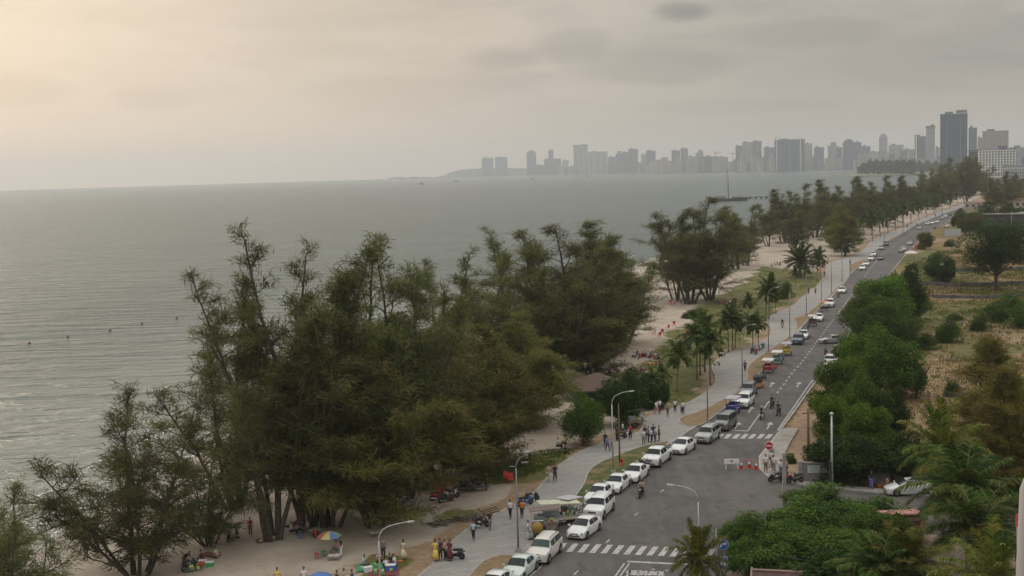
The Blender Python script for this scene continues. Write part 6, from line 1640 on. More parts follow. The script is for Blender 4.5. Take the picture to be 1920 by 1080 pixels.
PEOPLE = [
 ('walk', 888, 1013, -95, 'lblue', 'black', 'person in light blue shirt and black trousers walking alone down the promenade', Q),
 ('walk2', 919, 993, -75, 'black', 'grey', 'person in black shirt and grey trousers walking beside the loaded motorcycle', Q),
 ('walk', 957, 972, -100, 'white', 'black', 'person in white shirt and black trousers left of the tall lamp', Q),
 ('walk2', 979, 971, 95, 'orange', 'black', 'person in bright orange shirt just right of the tall lamp', Q),
 ('stand', 991, 1012, -10, 'white', 'white', 'person in white standing beside the yellow drum cart', Q),
 ('walk', 1029, 902, -110, 'beige', 'beige', 'person in beige walking left of a companion in black', Q),
 ('walk2', 1041, 903, -100, 'black', 'black', 'person all in black walking along the middle promenade', Q),
 ('woman', 817, 1052, -80, 'yellow', 'yellow', 'person in long yellow dress at the lower promenade edge', Q),
 ('stand', 826, 1050, -60, 'navy', 'black', 'person in dark blue behind the one in the yellow dress', Q),
 ('stand', 834, 1050, 10, 'pink', 'black', 'person in pale pink shirt in the family at the lower promenade', Q),
 ('woman', 844, 1051, -120, 'maroon', 'maroon', 'person in long dark red dress in the family at the lower promenade', Q),
 ('stand', 1135, 838, -80, 'black', 'black', 'person in black with light sleeves left of the curved lamp foot', Q),
 ('walk', 1139, 846, -60, 'blue', 'navy', 'person in blue shirt left of the curved lamp', Q),
 ('stand', 1147, 843, -90, 'pink', 'grey', 'child in pink touching the curved lamp post', Q, .7),
 ('stand', 1157, 826, -40, 'black', 'black', 'person in black between the two thin poles', Q),
 ('stand', 1168, 818, 180, 'white', 'black', 'person in white shirt among the parked motorcycles', Q),
 ('stand', 1182, 824, -90, 'red', 'black', 'person in red standing right of the parked motorcycles', Q),
 ('stand', 1207, 834, -80, 'white', 'grey', 'person in white with a bicycle, leftmost of the crowd on the plaza', Q),
 ('stand', 1210, 826, -100, 'maroon', 'black', 'person in dark red at the back left of the crowd on the plaza', Q),
 ('stand', 1216, 829, 10, 'grey', 'black', 'person in grey in the left half of the crowd on the plaza', Q),
 ('stand', 1222, 830, 160, 'white', 'black', 'person in white in the middle of the crowd on the plaza', Q),
 ('stand', 1225, 823, -90, 'black', 'black', 'tallest looking person in black at the back of the crowd on the plaza', Q),
 ('stand', 1229, 829, 200, 'lblue', 'jeans', 'person in light shirt and jeans right of the middle of the crowd', Q),
 ('stand', 1236, 827, 180, 'brown', 'black', 'person in brown, rightmost of the crowd on the plaza', Q),
 ('walk', 1231, 777, -60, 'white', 'pink', 'person in white and pink walking, left of the pair below the low palms', Q),
 ('walk2', 1237, 774, -60, 'white', 'black', 'person in white walking, right of the pair below the low palms', Q),
 ('walk', 1252, 782, -90, 'navy', 'brown', 'dark dressed child walking below the low palms', Q, .75),
 ('stand', 1266, 773, -90, 'white', 'black', 'person in white shirt and black trousers beside the low palms', Q),
 ('walk', 1281, 777, -100, 'white', 'navy', 'person in white leading a child towards the low palms', Q),
 ('stand', 1278, 776, -100, 'black', 'black', 'small child in black beside the adult in white', Q, .6),
 ('walk', 1397, 697, 80, 'plaid', 'black', 'person in dark patterned shirt walking at the leaf shaped verge tip', Q),
 ('walk', 1516, 552, 80, 'black', 'black', 'small distant person in black on the promenade, left of a pair', Q),
 ('walk2', 1529, 552, 80, 'grey', 'black', 'small distant person in grey on the promenade, right of a pair', Q),
 ('walk', 1546, 520, 80, 'black', 'brown', 'small distant person by the date palm plaza', Q),
 ('walk', 1594, 497, 80, 'black', 'black', 'distant person in black beside the thin pole on the plaza', Q),
 ('walk', 1701, 427, 70, 'black', 'black', 'distant person under the avenue palms, left one', Q),
 ('walk2', 1719, 425, 70, 'maroon', 'black', 'distant person under the avenue palms, right one', Q),
 ('walk', 1754, 407, 70, 'black', 'black', 'far distant person in black beyond the kerb bend, left one', Q),
 ('walk2', 1767, 404, 70, 'navy', 'black', 'far distant person in black beyond the kerb bend, right one', Q),
 ('stand', 1436, 885, -90, 'white', 'brown', 'person in white shirt and brown trousers left of the striped sign post', .115),
 ('stand', 1447, 864, -100, 'lblue', 'black', 'person in light blue shirt behind the striped sign post', .115),
 ('stand', 1447, 876, 200, 'white', 'black', 'person in white with black trousers just right of the striped sign post', .115),
 ('stand', 1451, 886, -80, 'white', 'grey', 'person in white shirt in the front of the waiting group', .115),
 ('stand', 1464, 893, -60, 'white', 'jeans', 'person in white shirt and blue jeans left of the concrete pole', .115),
 ('stand', 1475, 892, 180, 'pink', 'navy', 'person in pink half hidden right of the concrete pole', .115),
 ('floor', 1477, 903, -60, 'red', 'black', 'person in red sitting on the kerb right of the concrete pole', .115),
 ('floor', 1490, 904, -100, 'pink', 'black', 'person in pale pink sitting on the kerb near the grey wall', .115),
 ('stand', 1612, 909, -90, 'plaid', 'black', 'person in plaid shirt standing before the grey wall', .115),
 ('stand', 1636, 904, -60, 'cream', 'grey', 'person in cream shirt at the thin pole before the grey wall', .115),
 ('stand', 1634, 916, 30, 'black', 'purple', 'person in black top and purple trousers before the grey wall', .115),
 ('stand', 1673, 908, -90, 'brown', 'black', 'person in brown and black before the grey wall left of the parked hatchback', .115),
 ('sit', 1665, 917, 0, 'pink', 'brown', 'person in pink sitting on a stool beside the orange stools', .115),
 ('stand', 1694, 908, 200, 'pink', 'maroon', 'person in pink behind the bonnet of the parked hatchback', .115),
 ('bend', 346, 1064, -20, 'black', 'brown', 'person in black bending over the picnic things on the sand', None),
 ('floor', 378, 1052, 160, 'maroon', 'brown', 'person in dark red lounging on the sand beside the picnic', None),
 ('stand', 323, 1012, -60, 'black', 'black', 'dark figure standing behind drooping twigs, left of the picnic', None),
 ('walk', 363, 1000, 60, 'maroon', 'black', 'dark figure walking behind drooping twigs above the picnic', None),
 ('stand', 162, 1052, -60, 'black', 'grey', 'dark figure under the nearest whole casuarina, at its left', None),
 ('stand', 470, 1005, -60, 'red', 'brown', 'person in dull red standing in the shade left of the leaning bole', None),
 ('sit', 566, 1002, 180, 'navy', 'black', 'seated person in the shade right of the leaning bole', None),
 ('sit', 548, 1004, 0, 'white', 'black', 'seated person in white in the shade right of the leaning bole', None),
 ('sit', 576, 1000, 200, 'beige', 'brown', 'seated person in beige beside the row of bare boles', None),
 ('stand', 640, 1044, 180, 'black', 'white', 'person in black shirt and white trousers beside the rainbow parasol', None),
 ('sit', 630, 1040, 190, 'pink', 'grey', 'person in pink seated under the rainbow parasol', None),
 ('stand', 719, 1048, -70, 'grey', 'black', 'person in grey standing just behind the near curved lamp', None),
 ('woman', 757, 1050, -120, 'cream', 'cream', 'slim person in pale dress standing right of the picnic mat', None),
 ('floor', 683, 1062, -20, 'lblue', 'brown', 'person in light blue sitting at the left end of the picnic mat', None),
 ('floor', 711, 1056, -60, 'pink', 'black', 'person in pink sitting on the picnic mat', None),
 ('floor', 724, 1066, 100, 'white', 'black', 'person in white with back turned on the picnic mat', None),
 ('floor', 732, 1058, 200, 'black', 'black', 'person in black sitting at the middle of the picnic mat', None),
 ('floor', 739, 1060, 180, 'white', 'maroon', 'person in white sitting at the right of the picnic mat', None),
 ('stand', 521, 1107, -90, 'yellow', 'black', 'person whose head rises above the bottom edge, leftmost', None),
 ('stand', 571, 1105, -90, 'white', 'black', 'person in white whose head rises above the bottom edge by the blue tent', None),
 ('stand', 633, 1111, 30, 'black', 'black', 'person in black at the bottom edge right of the blue tent', None),
 ('stand', 646, 1107, 190, 'beige', 'black', 'person in beige at the bottom edge right of the blue tent', None),
 ('stand', 661, 1109, 170, 'navy', 'black', 'person in navy at the bottom edge, rightmost head', None),
 ('stand', 721, 955, -60, 'green', 'white', 'person in green top and white trousers at the blue stall', None),
 ('sit', 866, 918, 0, 'black', 'black', 'person in black at the left end of the long low table', None), ('sit', 877, 920, 30, 'navy', 'black', 'person in navy at the long low table', None),
 ('sit', 888, 918, -60, 'black', 'grey', 'person in black in the middle of the long low table', None), ('sit', 897, 916, 180, 'maroon', 'black', 'person in maroon at the long low table', None), ('stand', 912, 918, 200, 'maroon', 'black', 'person standing at the right end of the long low table', None),
 ('sit', 820, 924, 0, 'white', 'black', 'person in white among the red chairs and bikes on the sand', None), ('sit', 842, 930, 190, 'pink', 'black', 'person in pink among the red chairs and bikes on the sand', None),
 ('sit', 970, 872, 0, 'black', 'black', 'person in black at the left of the dark group on the lawn', None), ('sit', 978, 868, -60, 'navy', 'black', 'person in navy in the dark group on the lawn', None), ('sit', 986, 869, 200, 'white', 'black', 'person in white in the dark group on the lawn', None), ('sit', 993, 867, 180, 'black', 'black', 'person in black at the right of the dark group on the lawn', None),
 ('sit', 1047, 843, 10, 'white', 'black', 'person in white sitting left of the one in yellow under the light twigs', None), ('sit', 1059, 838, 190, 'yellow', 'black', 'person in yellow sitting on the lawn beside the path', None),
 ('stand', 1276, 655, -90, 'black', 'brown', 'person in black standing behind the yellow snack tray on the lawn', None), ('sit', 1294, 658, 180, 'brown', 'black', 'person in brown sitting beside the yellow snack tray on the lawn', None),
]
rs = random.Random(4)
for t_ in PEOPLE:
    pose, px, py, deg, sh, tr, lab, z = t_[:8]; put_person(pose, px, py, deg, sh, tr, lab, z, t_[8] if len(t_) > 8 else rs.uniform(.94, 1.03))
# small seated crowds on the sand and lawn, each person set down alone
CR = [(1205, 672, 'sand crowd left of the lawn palms', 7), (1226, 676, 'crowd round the orange cloth by the lawn palms', 4), (1362, 572, 'lawn crowd right of the lone dark casuarina', 6), (1280, 566, 'crowd under the lone dark casuarina', 5), (1150, 698, 'crowd shaded by the second beach clump', 4), (1204, 702, 'crowd behind the dark dense bush', 4), (1455, 497, 'crowd left of the date palm', 4)]
PC = ['black', 'white', 'maroon', 'navy', 'pink', 'grey', 'beige', 'red', 'lblue']
wh = ['left end', 'second left', 'middle', 'right of middle', 'back', 'front', 'right end']
for cx, cy, lab, n_ in CR:
    for k in range(n_):
        u = (k + .5) / n_ - .5; c_ = PC[(k * 4 + cx) % 9]
        put_person('sit' if k % 3 else 'floor', cx + u * 5.2 * n_, cy + rs.uniform(-3, 3), rs.uniform(0, 360), c_, PC[(k * 2 + 3) % 9], 'person in ' + c_.replace('lblue', 'light blue') + ' in the ' + lab + ', ' + wh[k if k < n_ - 1 else 6])
# riders sit on their machines
for i, (sh, lab) in {0: ('beige', 'helmeted rider coming towards the viewer in the near lane'), 1: ('black', 'rider in black, upper left of three riding away'), 2: ('black', 'rider in black with pale helmet on the painted line'), 3: ('black', 'rider in black with arms wide, rightmost of three riding away'),
                4: ('grey', 'rider of the red scooter'), 5: ('black', 'rider of the white scooter on the promenade'), 8: ('grey', 'rider on the motorcycle with the orange load')}.items():
    b = BIKES[i]; p = put_person('ride', 0, 0, math.degrees(b.rotation_euler.z), sh, 'black', lab, loc=b.location.copy())
    if i in (0, 2, 3):
        hm = MB().ball((0, 0, 0), (.135, .125, .125), 10, 7).build('helmet', mat('helmet_shell', (.55, .55, .55) if i == 2 else (.05, .05, .05), .25) if i != 2 else mat('white_helmet_shell', (.6, .6, .6), .25), p, True)
        hm.location = (-.10, 0, 1.62)
# ================================================================ street furniture and beach things
m_galv = mat('galvanised_steel', (.23, .235, .24), .6, .3, .15, 2); m_cpole = mat('weathered_concrete', (.30, .28, .25), .9, var=.2, scale=2); m_wood = mat('brown_timber', (.14, .09, .06), .9, var=.3, scale=4)
def upright(px, py, top, z=PZ):
    g = G(px, py, z); return g, hgt(px, py, top, z)
m_lampsteel = mat('pale_lamp_steel', (.42, .42, .41), .5, .2, .1, 2)
def lamp(px, py, top, arm_px, label, z=PZ, double=False, base=True):
    m_galv = m_lampsteel if px in (714, 1311, 1150) else globals()['m_galv']
    """street lamp: tapered mast, curved arm towards arm_px, lantern"""
    g, H = upright(px, py, top, z); d = math.hypot(g.x, g.y); tip = at_dist(arm_px, top - 4, d); ax = (tip.xy - g.xy); L_ = max(.8, ax.length); rz = math.atan2(ax.y, ax.x)
    e = empty('street_lamp', g, rz, label, 'street lamp', 'street lamps')
    MB().tube([(0, 0, 0), (0, 0, H * .5), (0, 0, H - 1.2)], [.085, .066, .05], 10).build('mast', m_galv, e, True)
    MB().tube([(0, 0, H - 1.25), (.05, 0, H - .8), (.30, 0, H - .38), (.75, 0, H - .15), (L_ * .6, 0, H - .02), (L_, 0, H + .12)], [.05, .045, .042, .04, .036, .032], 8).build('arm', m_galv, e, True)
    MB().box((L_ + .22, 0, H + .13), (.56, .20, .08), 0, .8, 0, -.12).build('lantern', mat('lantern_shell', (.45, .45, .44), .5), e)
    MB().box((L_ + .24, 0, H + .073), (.42, .17, .02), 0, 1, 0, -.12).build('lamp_glass', m_lampg, e)
    if double: MB().tube([(0, 0, H * .72), (-.9, 0, H * .74)], .03, 6).build('bracket', m_galv, e)
    if base: MB().box((0, 0, .15), (.5, .5, .34), 0, .9).build('footing', m_cpole, e)
    return e
for a in [(972, 1034, 850, 976, 'tall plain lamp mast rising beside the promenade by the food carts'), (714, 1112, 984, 764, 'curved lamp in front of the picnic mat at the bottom of the beach'),
          (1150, 888, 736, 1180, 'curved lamp in front of the dark dense bush'), (1311, 1062, 912, 1262, 'curved lamp reaching over the carriageway above the yellow green palm'),
          (1327, 790, 664, 1350, 'curved lamp at the leaf shaped verge, reaching over the palm lawn'), (1392, 727, 610, 1410, 'lamp beside the walking man at the verge tip'),
          (1441, 660, 540, 1455, 'lamp above the parked motorcycles on the promenade'), (1481, 637, 536, 1494, 'lamp left of the dark blue car'), (1512, 590, 500, 1524, 'lamp left of the refreshment carriage'),
          (1540, 569, 484, 1552, 'lamp left of the orange awning'), (1559, 550, 470, 1571, 'lamp on the distant verge before the bare lawn corner'), (1579, 528, 458, 1592, 'lamp with arm at the bare lawn corner'),
          (1594, 517, 455, 1604, 'next lamp beyond the bare lawn corner'), (1658, 458, 410, 1666, 'lamp under the avenue palms, nearer one'), (1693, 436, 396, 1700, 'lamp under the avenue palms, farther one')]:
    lamp(*a)
# thin poles of the promenade
def pole(name, px, py, top, r_, m_, label, cat='pole', z=PZ, extra=None):
    g, H = upright(px, py, top, z); e = empty(name, g, 0, label, cat)
    MB().tube([(0, 0, -.1), (0, 0, H)], [r_, r_ * .75], 8).build('shaft', m_, e, True)
    if extra: extra(e, H)
    return e
pole('wooden_pole', 1162, 868, 757, .09, m_wood, 'brown wooden pole standing right of the curved lamp in front of the bush')
def xarm(e, H): MB().box((0, 0, H - .5), (1.3, .1, .1)).build('crossarm', m_wood, e)
pole('utility_pole', 1516, 864, 766, .16, m_wood, 'brown weathered utility pole at the inland kerb', z=.1, extra=xarm)
def boxes(e, H):
    MB().box((0, -.2, H * .32), (.5, .22, 1.1)).build('collar', mat('orange_paint', (.55, .20, .04), .6), e)
    MB().box((0, 0, H - .1), (.34, .34, .2)).build('cap', m_cpole, e)
g = at_dist(1470, 849, 110); gg = Vector((g.x, g.y, 0)); e = empty('utility_pole', gg, 0, 'thick concrete pole in front of the waiting group with an orange box low on it', 'pole')
MB().box((0, 0, g.z / 2), (.36, .28, g.z), 0, .72).build('shaft', m_cpole, e); MB().box((.12, -.22, g.z - 3.95), (.34, .2, .36)).build('orange_box', mat('orange_paint', (.55, .20, .04), .6), e)
g, H = upright(1560, 913, 777, .1); e = empty('street_lamp', g, 0, 'straight lamp post with a small head in front of the dark spreading tree', 'street lamp', 'street lamps')
MB().tube([(0, 0, 0), (0, 0, 3.4), (0, 0, H)], [.13, .11, .07], 10).build('mast', mat('pale_steel', (.5, .5, .49), .5, .3), e, True)
MB().lathe([(.05, H - .05), (.19, H), (.19, H + .10), (.1, H + .2), (0, H + .22)], 12).build('lantern', mat('lantern_shell', (.45, .45, .44), .5), e, True)
MB().box((-.16, 0, 1.3), (.12, .5, 2.4)).build('control_box', m_trim, e)
pole('thin_pole', 1628, 912, 858, .05, m_galv, 'thin grey pole at the grey wall', z=.1)
pole('thin_pole', 1896, 468, 396, .12, m_galv, 'tall pale pole in front of the long dark shed', z=0)
pole('thin_pole', 1545, 722, 664, .04, m_galv, 'thin sign pole at the inland kerb beside the two parked cars', z=.05)
# no-entry sign
red = mat('sign_red', (.50, .015, .015), .45); wht = mat('sign_white', (.68, .68, .68), .5); blu = mat('sign_blue', (.015, .11, .42), .45)
g, H = upright(1442, 878, 829, .115); e = empty('no_entry_sign', g, 0, 'round red no entry sign on a red and white striped post', 'road sign')
mb = MB()
for k in range(6):
    mb.cur = k % 2; mb.tube([(0, 0, H * k / 6), (0, 0, H * (k + 1) / 6)], .045, 8)
mb.build('post', [red, wht], e)
MB().lathe([(0, -.02), (.42, -.02), (.42, .02), (0, .02)], 28, (0, -.07, H - .35), 'Y').build('rim', wht, e)
dsc = MB().lathe([(0, -.01), (.385, -.01), (.385, .01), (0, .01)], 28, (0, -.10, H - .35), 'Y').build('disc', red, e)
MB().box((0, -.115, H - .35), (.56, .01, .13)).build('bar', wht, dsc)
mb = MB()
for k in range(5): mb.box((-.18 + k * .09, -.122, H - .35), (.012 if k % 2 else .05, .004, .07))
mb.build('lettering', mat('bar_lettering', (.45, .3, .3), .6), dsc)
# blue turn-right sign and crossing sign on one post
def dsign(px, py, dist): p = at_dist(px, py, dist); return p
g = at_dist(1356, 1021, 86); e = empty('turn_sign', (g.x, g.y, 0), 0, 'round blue sign with white arrow turning right, above the blue crossing sign', 'road sign')
MB().tube([(.08, .08, 0), (.08, .08, g.z + .4)], .04, 8).build('post', m_galv, e)
MB().lathe([(0, -.015), (.37, -.015), (.37, .015), (0, .015)], 28, (0, 0, g.z), 'Y').build('rim', wht, e)
dsc = MB().lathe([(0, -.01), (.345, -.01), (.345, .01), (0, .01)], 28, (0, -.025, g.z), 'Y').build('disc', blu, e)
mb = MB(); pts = [(-.18, -.17), (-.17, -.04), (-.12, .03), (-.02, .06), (.10, .06)]
vs = []
for i, (x, z) in enumerate(pts):
    a = pts[max(0, i - 1)]; b = pts[min(4, i + 1)]; dx, dz = b[0] - a[0], b[1] - a[1]; l = math.hypot(dx, dz); nx, nz = -dz / l * .05, dx / l * .05
    vs += [(x + nx, -.040, g.z + z + nz), (x - nx, -.040, g.z + z - nz)]
mb.add(vs, [(2 * i, 2 * i + 1, 2 * i + 3, 2 * i + 2) for i in range(4)]); mb.add([(.08, -.040, g.z + .17), (.25, -.040, g.z + .06), (.08, -.040, g.z - .05)], [(0, 1, 2)])
mb.build('arrow', wht, dsc)
g2 = at_dist(1355, 1053, 86); e = empty('crossing_sign', (g2.x, g2.y, 0), 0, 'square blue pedestrian crossing sign with white triangle, under the round arrow sign', 'road sign')
MB().tube([(-.06, .12, 0), (-.06, .12, g2.z + .3)], .03, 8).build('post', m_galv, e)
pn = MB().box((0, 0, g2.z), (.66, .03, .66)).build('panel', wht, e); MB().box((0, -.02, g2.z), (.62, .012, .62)).build('field', blu, pn)
MB().add([(-.25, -.032, g2.z - .24), (.25, -.032, g2.z - .24), (0, -.032, g2.z + .25)], [(0, 1, 2)]).build('triangle', wht, pn)
mb = MB(); z = g2.z - .08
mb.box((.0, -.036, z + .09), (.05, .004, .05)); mb.box((0, -.036, z), (.06, .004, .12)); mb.box((-.04, -.036, z - .09), (.035, .004, .12), 0, 1, 0, .5); mb.box((.04, -.036, z - .09), (.035, .004, .12), 0, 1, 0, -.5)
mb.build('walking_figure', m_trim, pn)
pole('utility_pole', 1344, 1100, 992, .11, mat('grey_old_post', (.20, .19, .17), .9), 'old grey post just left of the two blue signs', z=0)
# barrier and cones
g = G(1372, 879, 0); e = empty('road_barrier', g, -.03, 'white plastic road barrier with a red mark left of the traffic cones', 'barrier')
MB().box((0, 0, .78), (1.55, .10, .48), 0, .96).build('board', wht, e); MB().box((0, -.056, .82), (.26, .01, .16)).build('red_mark', red, e)
mb = MB(); mb.box((0, -.06, .84), (.14, .012, .05)); mb.build('lettering', m_trim, e)
for s in (-.6, .6): MB().tube([(s, -.25, 0), (s, 0, .55), (s, .25, 0)], .03, 6).build('leg', wht, e)
cn = empty('traffic_cone'); mo = mat('cone_orange', (.60, .05, .02), .6)
MB().box((0, 0, .03), (.42, .42, .06)).build('base', mo, cn); MB().lathe([(.17, .06), (.10, .40), (.035, .78), (0, .79)], 14).build('cone_body', mo, cn, True); MB().lathe([(.125, .32), (.088, .52), (.09, .52), (.127, .32)], 14).build('white_band', wht, cn, True)
for (x, y), lab in zip([(1390, 879), (1405, 877), (1418, 880)], ['left traffic cone of three, beside the white barrier', 'middle traffic cone of three', 'right traffic cone of three, nearest to the striped sign post']):
    place(cn, G(x, y, 0), 0, lab, 'cone', 'traffic cones at the side road', 1.15)
# hydrant
g = G(1166, 872, PZ + .05); e = empty('fire_hydrant', g, 0, 'small red fire hydrant on the grass verge behind the parked saloon', 'hydrant')
MB().lathe([(.16, 0), (.16, .08), (.11, .1), (.11, .5), (.14, .52), (.12, .66), (0, .74)], 12).build('barrel', red, e, True)
for s in (1, -1): MB().lathe([(.05, 0), (.05, .16), (0, .16)], 8, (s * .1 if s > 0 else -.26, 0, .42), 'X').build('nozzle', red, e)
# ---- grey wall with notice board along the side road
m_wall = mat('grey_render', (.23, .215, .205), .92, var=.25, scale=.8)
def wall_run(name, pxs, top_h, th, m_, label, cat='wall', z=0.0, cap=True):
    pts = [G(x, y, z).xy for x, y in pxs]; e = empty(name, (*pts[0], z), 0, label, cat); o = pts[0]
    L2 = []; mb = MB(); cb = MB()
    for a, b in zip(pts, pts[1:]):
        d = b - a; c = (a + b) / 2 - o; mb.box((c.x, c.y, top_h / 2), (d.length + .01, th, top_h), math.atan2(d.y, d.x)); cb.box((c.x, c.y, top_h + .05), (d.length + .03, th + .1, .1), math.atan2(d.y, d.x))
    mb.build('panel', m_, e)
    if cap and top_h > 1: cb.build('coping', m_kerb, e)
    pb = 0
    for a, b in zip(pts, pts[1:]):
        n_ = max(1, int((b - a).length / 4))
        for k in range(n_):
            q_ = a.lerp(b, k / n_) - o; MB().box((q_.x, q_.y, top_h / 2 + .08), (th + .16, th + .16, top_h + .16)).build('pier', m_kerb if top_h > 1 else m_, e); pb += 1
            if pb > 12: break
    return e
wall_run('boundary_wall', [(1500, 900), (1600, 906), (1740, 912), (1850, 918)], 1.75, .18, m_wall, 'grey rendered wall along the side road below the dark spreading trees')
g = G(1525, 901.5, .1); e = empty('notice_board', g, -.03, 'pale notice board with faded text fixed before the grey wall', 'notice board')
MB().box((0, -.16, 1.20), (1.15, .05, .72)).build('board', mat('board_face', (.50, .56, .54), .6), e)
mb = MB(); rs = random.Random(2)
for r_ in range(5):
    x = -.46
    while x < .42: w_ = rs.uniform(.03, .10); mb.box((x + w_ / 2, -.188, 1.44 - r_ * .115), (w_, .004, .04)); x += w_ + .03
mb.build('faded_text', mat('faded_ink', (.22, .27, .28), .7), e)
for s in (-.5, .5): MB().tube([(s, -.12, 0), (s, -.12, .84)], .03, 6).build('leg', m_galv, e)
# low dark walls crossing the fallow lots
for pxs, h, lab in [([(1722, 534), (1800, 538), (1862, 536), (1930, 532)], .9, 'long dark low wall across the fallow lots, upper of two'), ([(1748, 558), (1830, 560), (1930, 556)], .7, 'long dark low wall across the fallow lots, lower of two'),
                    ([(1778, 510), (1858, 508), (1930, 505)], .8, 'pale stained low wall behind the compact dark tree'), ([(1772, 742), (1826, 744)], .5, 'short dark wall remnant in the dry grass')]:
    wall_run('low_wall', pxs, h, .2, mat('stained_wall', (.10, .095, .085), .95, var=.4, scale=1), lab)
# white hoarding
g = G(1786, 443, 0); _v = G(1801, 443).xy - G(1770, 444).xy; a = math.atan2(_v.y, _v.x); w = (G(1801, 443).xy - G(1770, 444).xy).length; e = empty('hoarding', g, a, 'plain pale sheet hoarding standing beside the narrow road', 'hoarding')
Hh = hgt(1786, 443, 429)
for k in range(3): MB().box((-w / 2 + w * (k + .5) / 3, 0, Hh / 2), (w / 3 - .06, .08, Hh)).build('sheet', mat('pale_sheet', (.42, .43, .42), .7), e)
for k in range(4): MB().box((-w / 2 + w * k / 3, .1, Hh / 2), (.12, .12, Hh + .2)).build('post', m_galv, e)
# distant buildings by the road end
def house(px0, px1, by, top, dist_row, wallm, roofm, label, depth=12, name='house', gable=False, z=0):
    a = G(px0, by, z); b = G(px1, by, z); w = (b - a).length; H = hgt((px0 + px1) / 2, by, top, z); c = (a + b) / 2; ang = math.atan2(b.y - a.y, b.x - a.x)
    e = empty(name, c, ang, label, 'building')
    MB().box((0, depth / 2, H * .42), (w, depth, H * .84)).build('wall', wallm, e)
    if gable:
        MB().add([(-w / 2 - .4, -.4, H * .84), (w / 2 + .4, -.4, H * .84), (w / 2 + .4, depth + .4, H * .84), (-w / 2 - .4, depth + .4, H * .84), (-w / 2, depth / 2, H), (w / 2, depth / 2, H)], [(0, 1, 5, 4), (2, 3, 4, 5), (1, 2, 5), (3, 0, 4)]).build('roof', roofm, e)
    else: MB().box((0, depth / 2, H * .84 + .25), (w + 1, depth + 1, .5)).build('roof', roofm, e)
    n_ = max(2, int(w / 3.5)); 
    for k in range(n_):
        MB().box((-w / 2 + w * (k + .5) / n_, -.03, H * .45), (w / n_ * .45, .08, H * .32)).build('window', m_void, e)
    MB().box((w * .1, -.05, H * .15), (1.2, .08, H * .3)).build('door', m_wood, e)
    return e
house(1802, 1828, 428, 396, 0, mat('peach_wall', (.50, .34, .26), .9), m_roofc, 'peach coloured building at the end of the road behind the rusty tree')
house(1838, 1960, 432, 397, 0, mat('dark_shed_wall', (.06, .055, .055), .9), mat('old_sheet_roof', (.20, .19, .175), .8), 'long dark shed with pale roof edge behind the tall lone tree', 18, 'shed')
house(1880, 1960, 392, 372, 0, mat('cream_wall', (.42, .38, .31), .9), mat('rust_roof', (.22, .10, .07), .8), 'cream building with pale roof line near the right edge', 20)
house(1835, 1872, 360, 330, 0, mat('cream_wall', (.42, .38, .31), .9), m_roofc, 'cream low building in front of the white frame block', 20, 'house')
house(1880, 1945, 345, 304, 0, FAC[0], m_roofc, 'grey white building right of the white frame block, cut by the edge', 25, 'apartment_block')
house(1808, 1842, 392, 378, 0, mat('cream_wall', (.42, .38, .31), .9), mat('rust_roof', (.22, .10, .07), .8), 'small house with rusty roof among the brownish far trees', 10, 'house', True)
# pavilion with brown tiled roof on the beach
g = GG(1120, 742); d = math.hypot(g.x, g.y); e = empty('pavilion', g, .15, 'open pavilion with brown pyramid roof between beach and dark bush', 'pavilion')
Hp = at_dist(1120, 698, d).z - g.z
roof_m = MT('brown_roof_tiles'); w_ = roof_m.n('ShaderNodeTexWave', wave_type='BANDS', bands_direction='Z'); roof_m.l(roof_m.obj(), w_.inputs[0]); w_.inputs['Scale'].default_value = 3.0
roof_m.set(roof_m.mix(w_.outputs[0], (.07, .045, .032), (.15, .10, .07)), .9); he = Hp - 1.9
MB().add([(-4.3, -3.6, he), (4.3, -3.6, he), (4.3, 3.6, he), (-4.3, 3.6, he), (0, 0, Hp), (-4.3, -3.6, he - .15), (4.3, -3.6, he - .15), (4.3, 3.6, he - .15), (-4.3, 3.6, he - .15)],
         [(0, 1, 4), (1, 2, 4), (2, 3, 4), (3, 0, 4), (5, 6, 1, 0), (6, 7, 2, 1), (7, 8, 3, 2), (8, 5, 0, 3), (8, 7, 6, 5)]).build('roof', roof_m.m, e)
for x in (-3.6, 3.6):
    for y in (-3, 3): MB().box((x, y, he / 2), (.2, .2, he)).build('post', m_wood, e)
MB().box((0, 0, .12), (7.6, 6.4, .24)).build('plinth', m_conc, e)
# small hut with reddish roof and dark red door, timber roof in the near garden
g = at_dist(1697, 968, 104); e = empty('hut', (g.x, g.y, 0), .05, 'small hut with salmon sheet roof and dark red doorway under the great coconut palm', 'hut'); H = g.z
MB().box((.2, 1.3, H * .47), (2.5, 2.4, H * .94)).build('wall', mat('pinkish_wall', (.36, .28, .26), .9), e)
MB().box((.1, 1.2, H), (3.3, 3.3, .10), 0, 1, -.16).build('roof', mat('salmon_sheet', (.50, .24, .19), .7), e)
MB().box((.45, .06, H * .42), (1.7, .06, H * .8)).build('door', mat('dark_red_door', (.12, .02, .025), .6), e); MB().tube([(-1.3, -.2, 0), (-1.4, -.3, H - .2)], .05, 6).build('post', m_trim, e)
g = at_dist(1458, 1084, 84); e = empty('timber_roof', (g.x, g.y, 0), -.25, 'low roof of dark red boards with pale rails at the bottom edge', 'roof'); H = g.z; m_rb = mat('red_brown_boards', (.085, .045, .038), .85, var=.3); m_pr2 = mat('pale_rail', (.26, .17, .14), .8)
MB().box((0, 0, H - .1), (3.4, 2.0, .12), 0, 1, .35).build('deck', m_rb, e)
for k in range(3): MB().box((0, -.9 + k * .8, H - .1 + (-.9 + k * .8) * .36 + .12), (3.4, .12, .10), 0, 1, .35).build('rail', m_pr2, e)
for x in (-1.5, 1.5):
    for y in (-.8, .8): MB().box((x, y, H / 2 - .35), (.16, .16, H - .6)).build('post', m_wood, e)
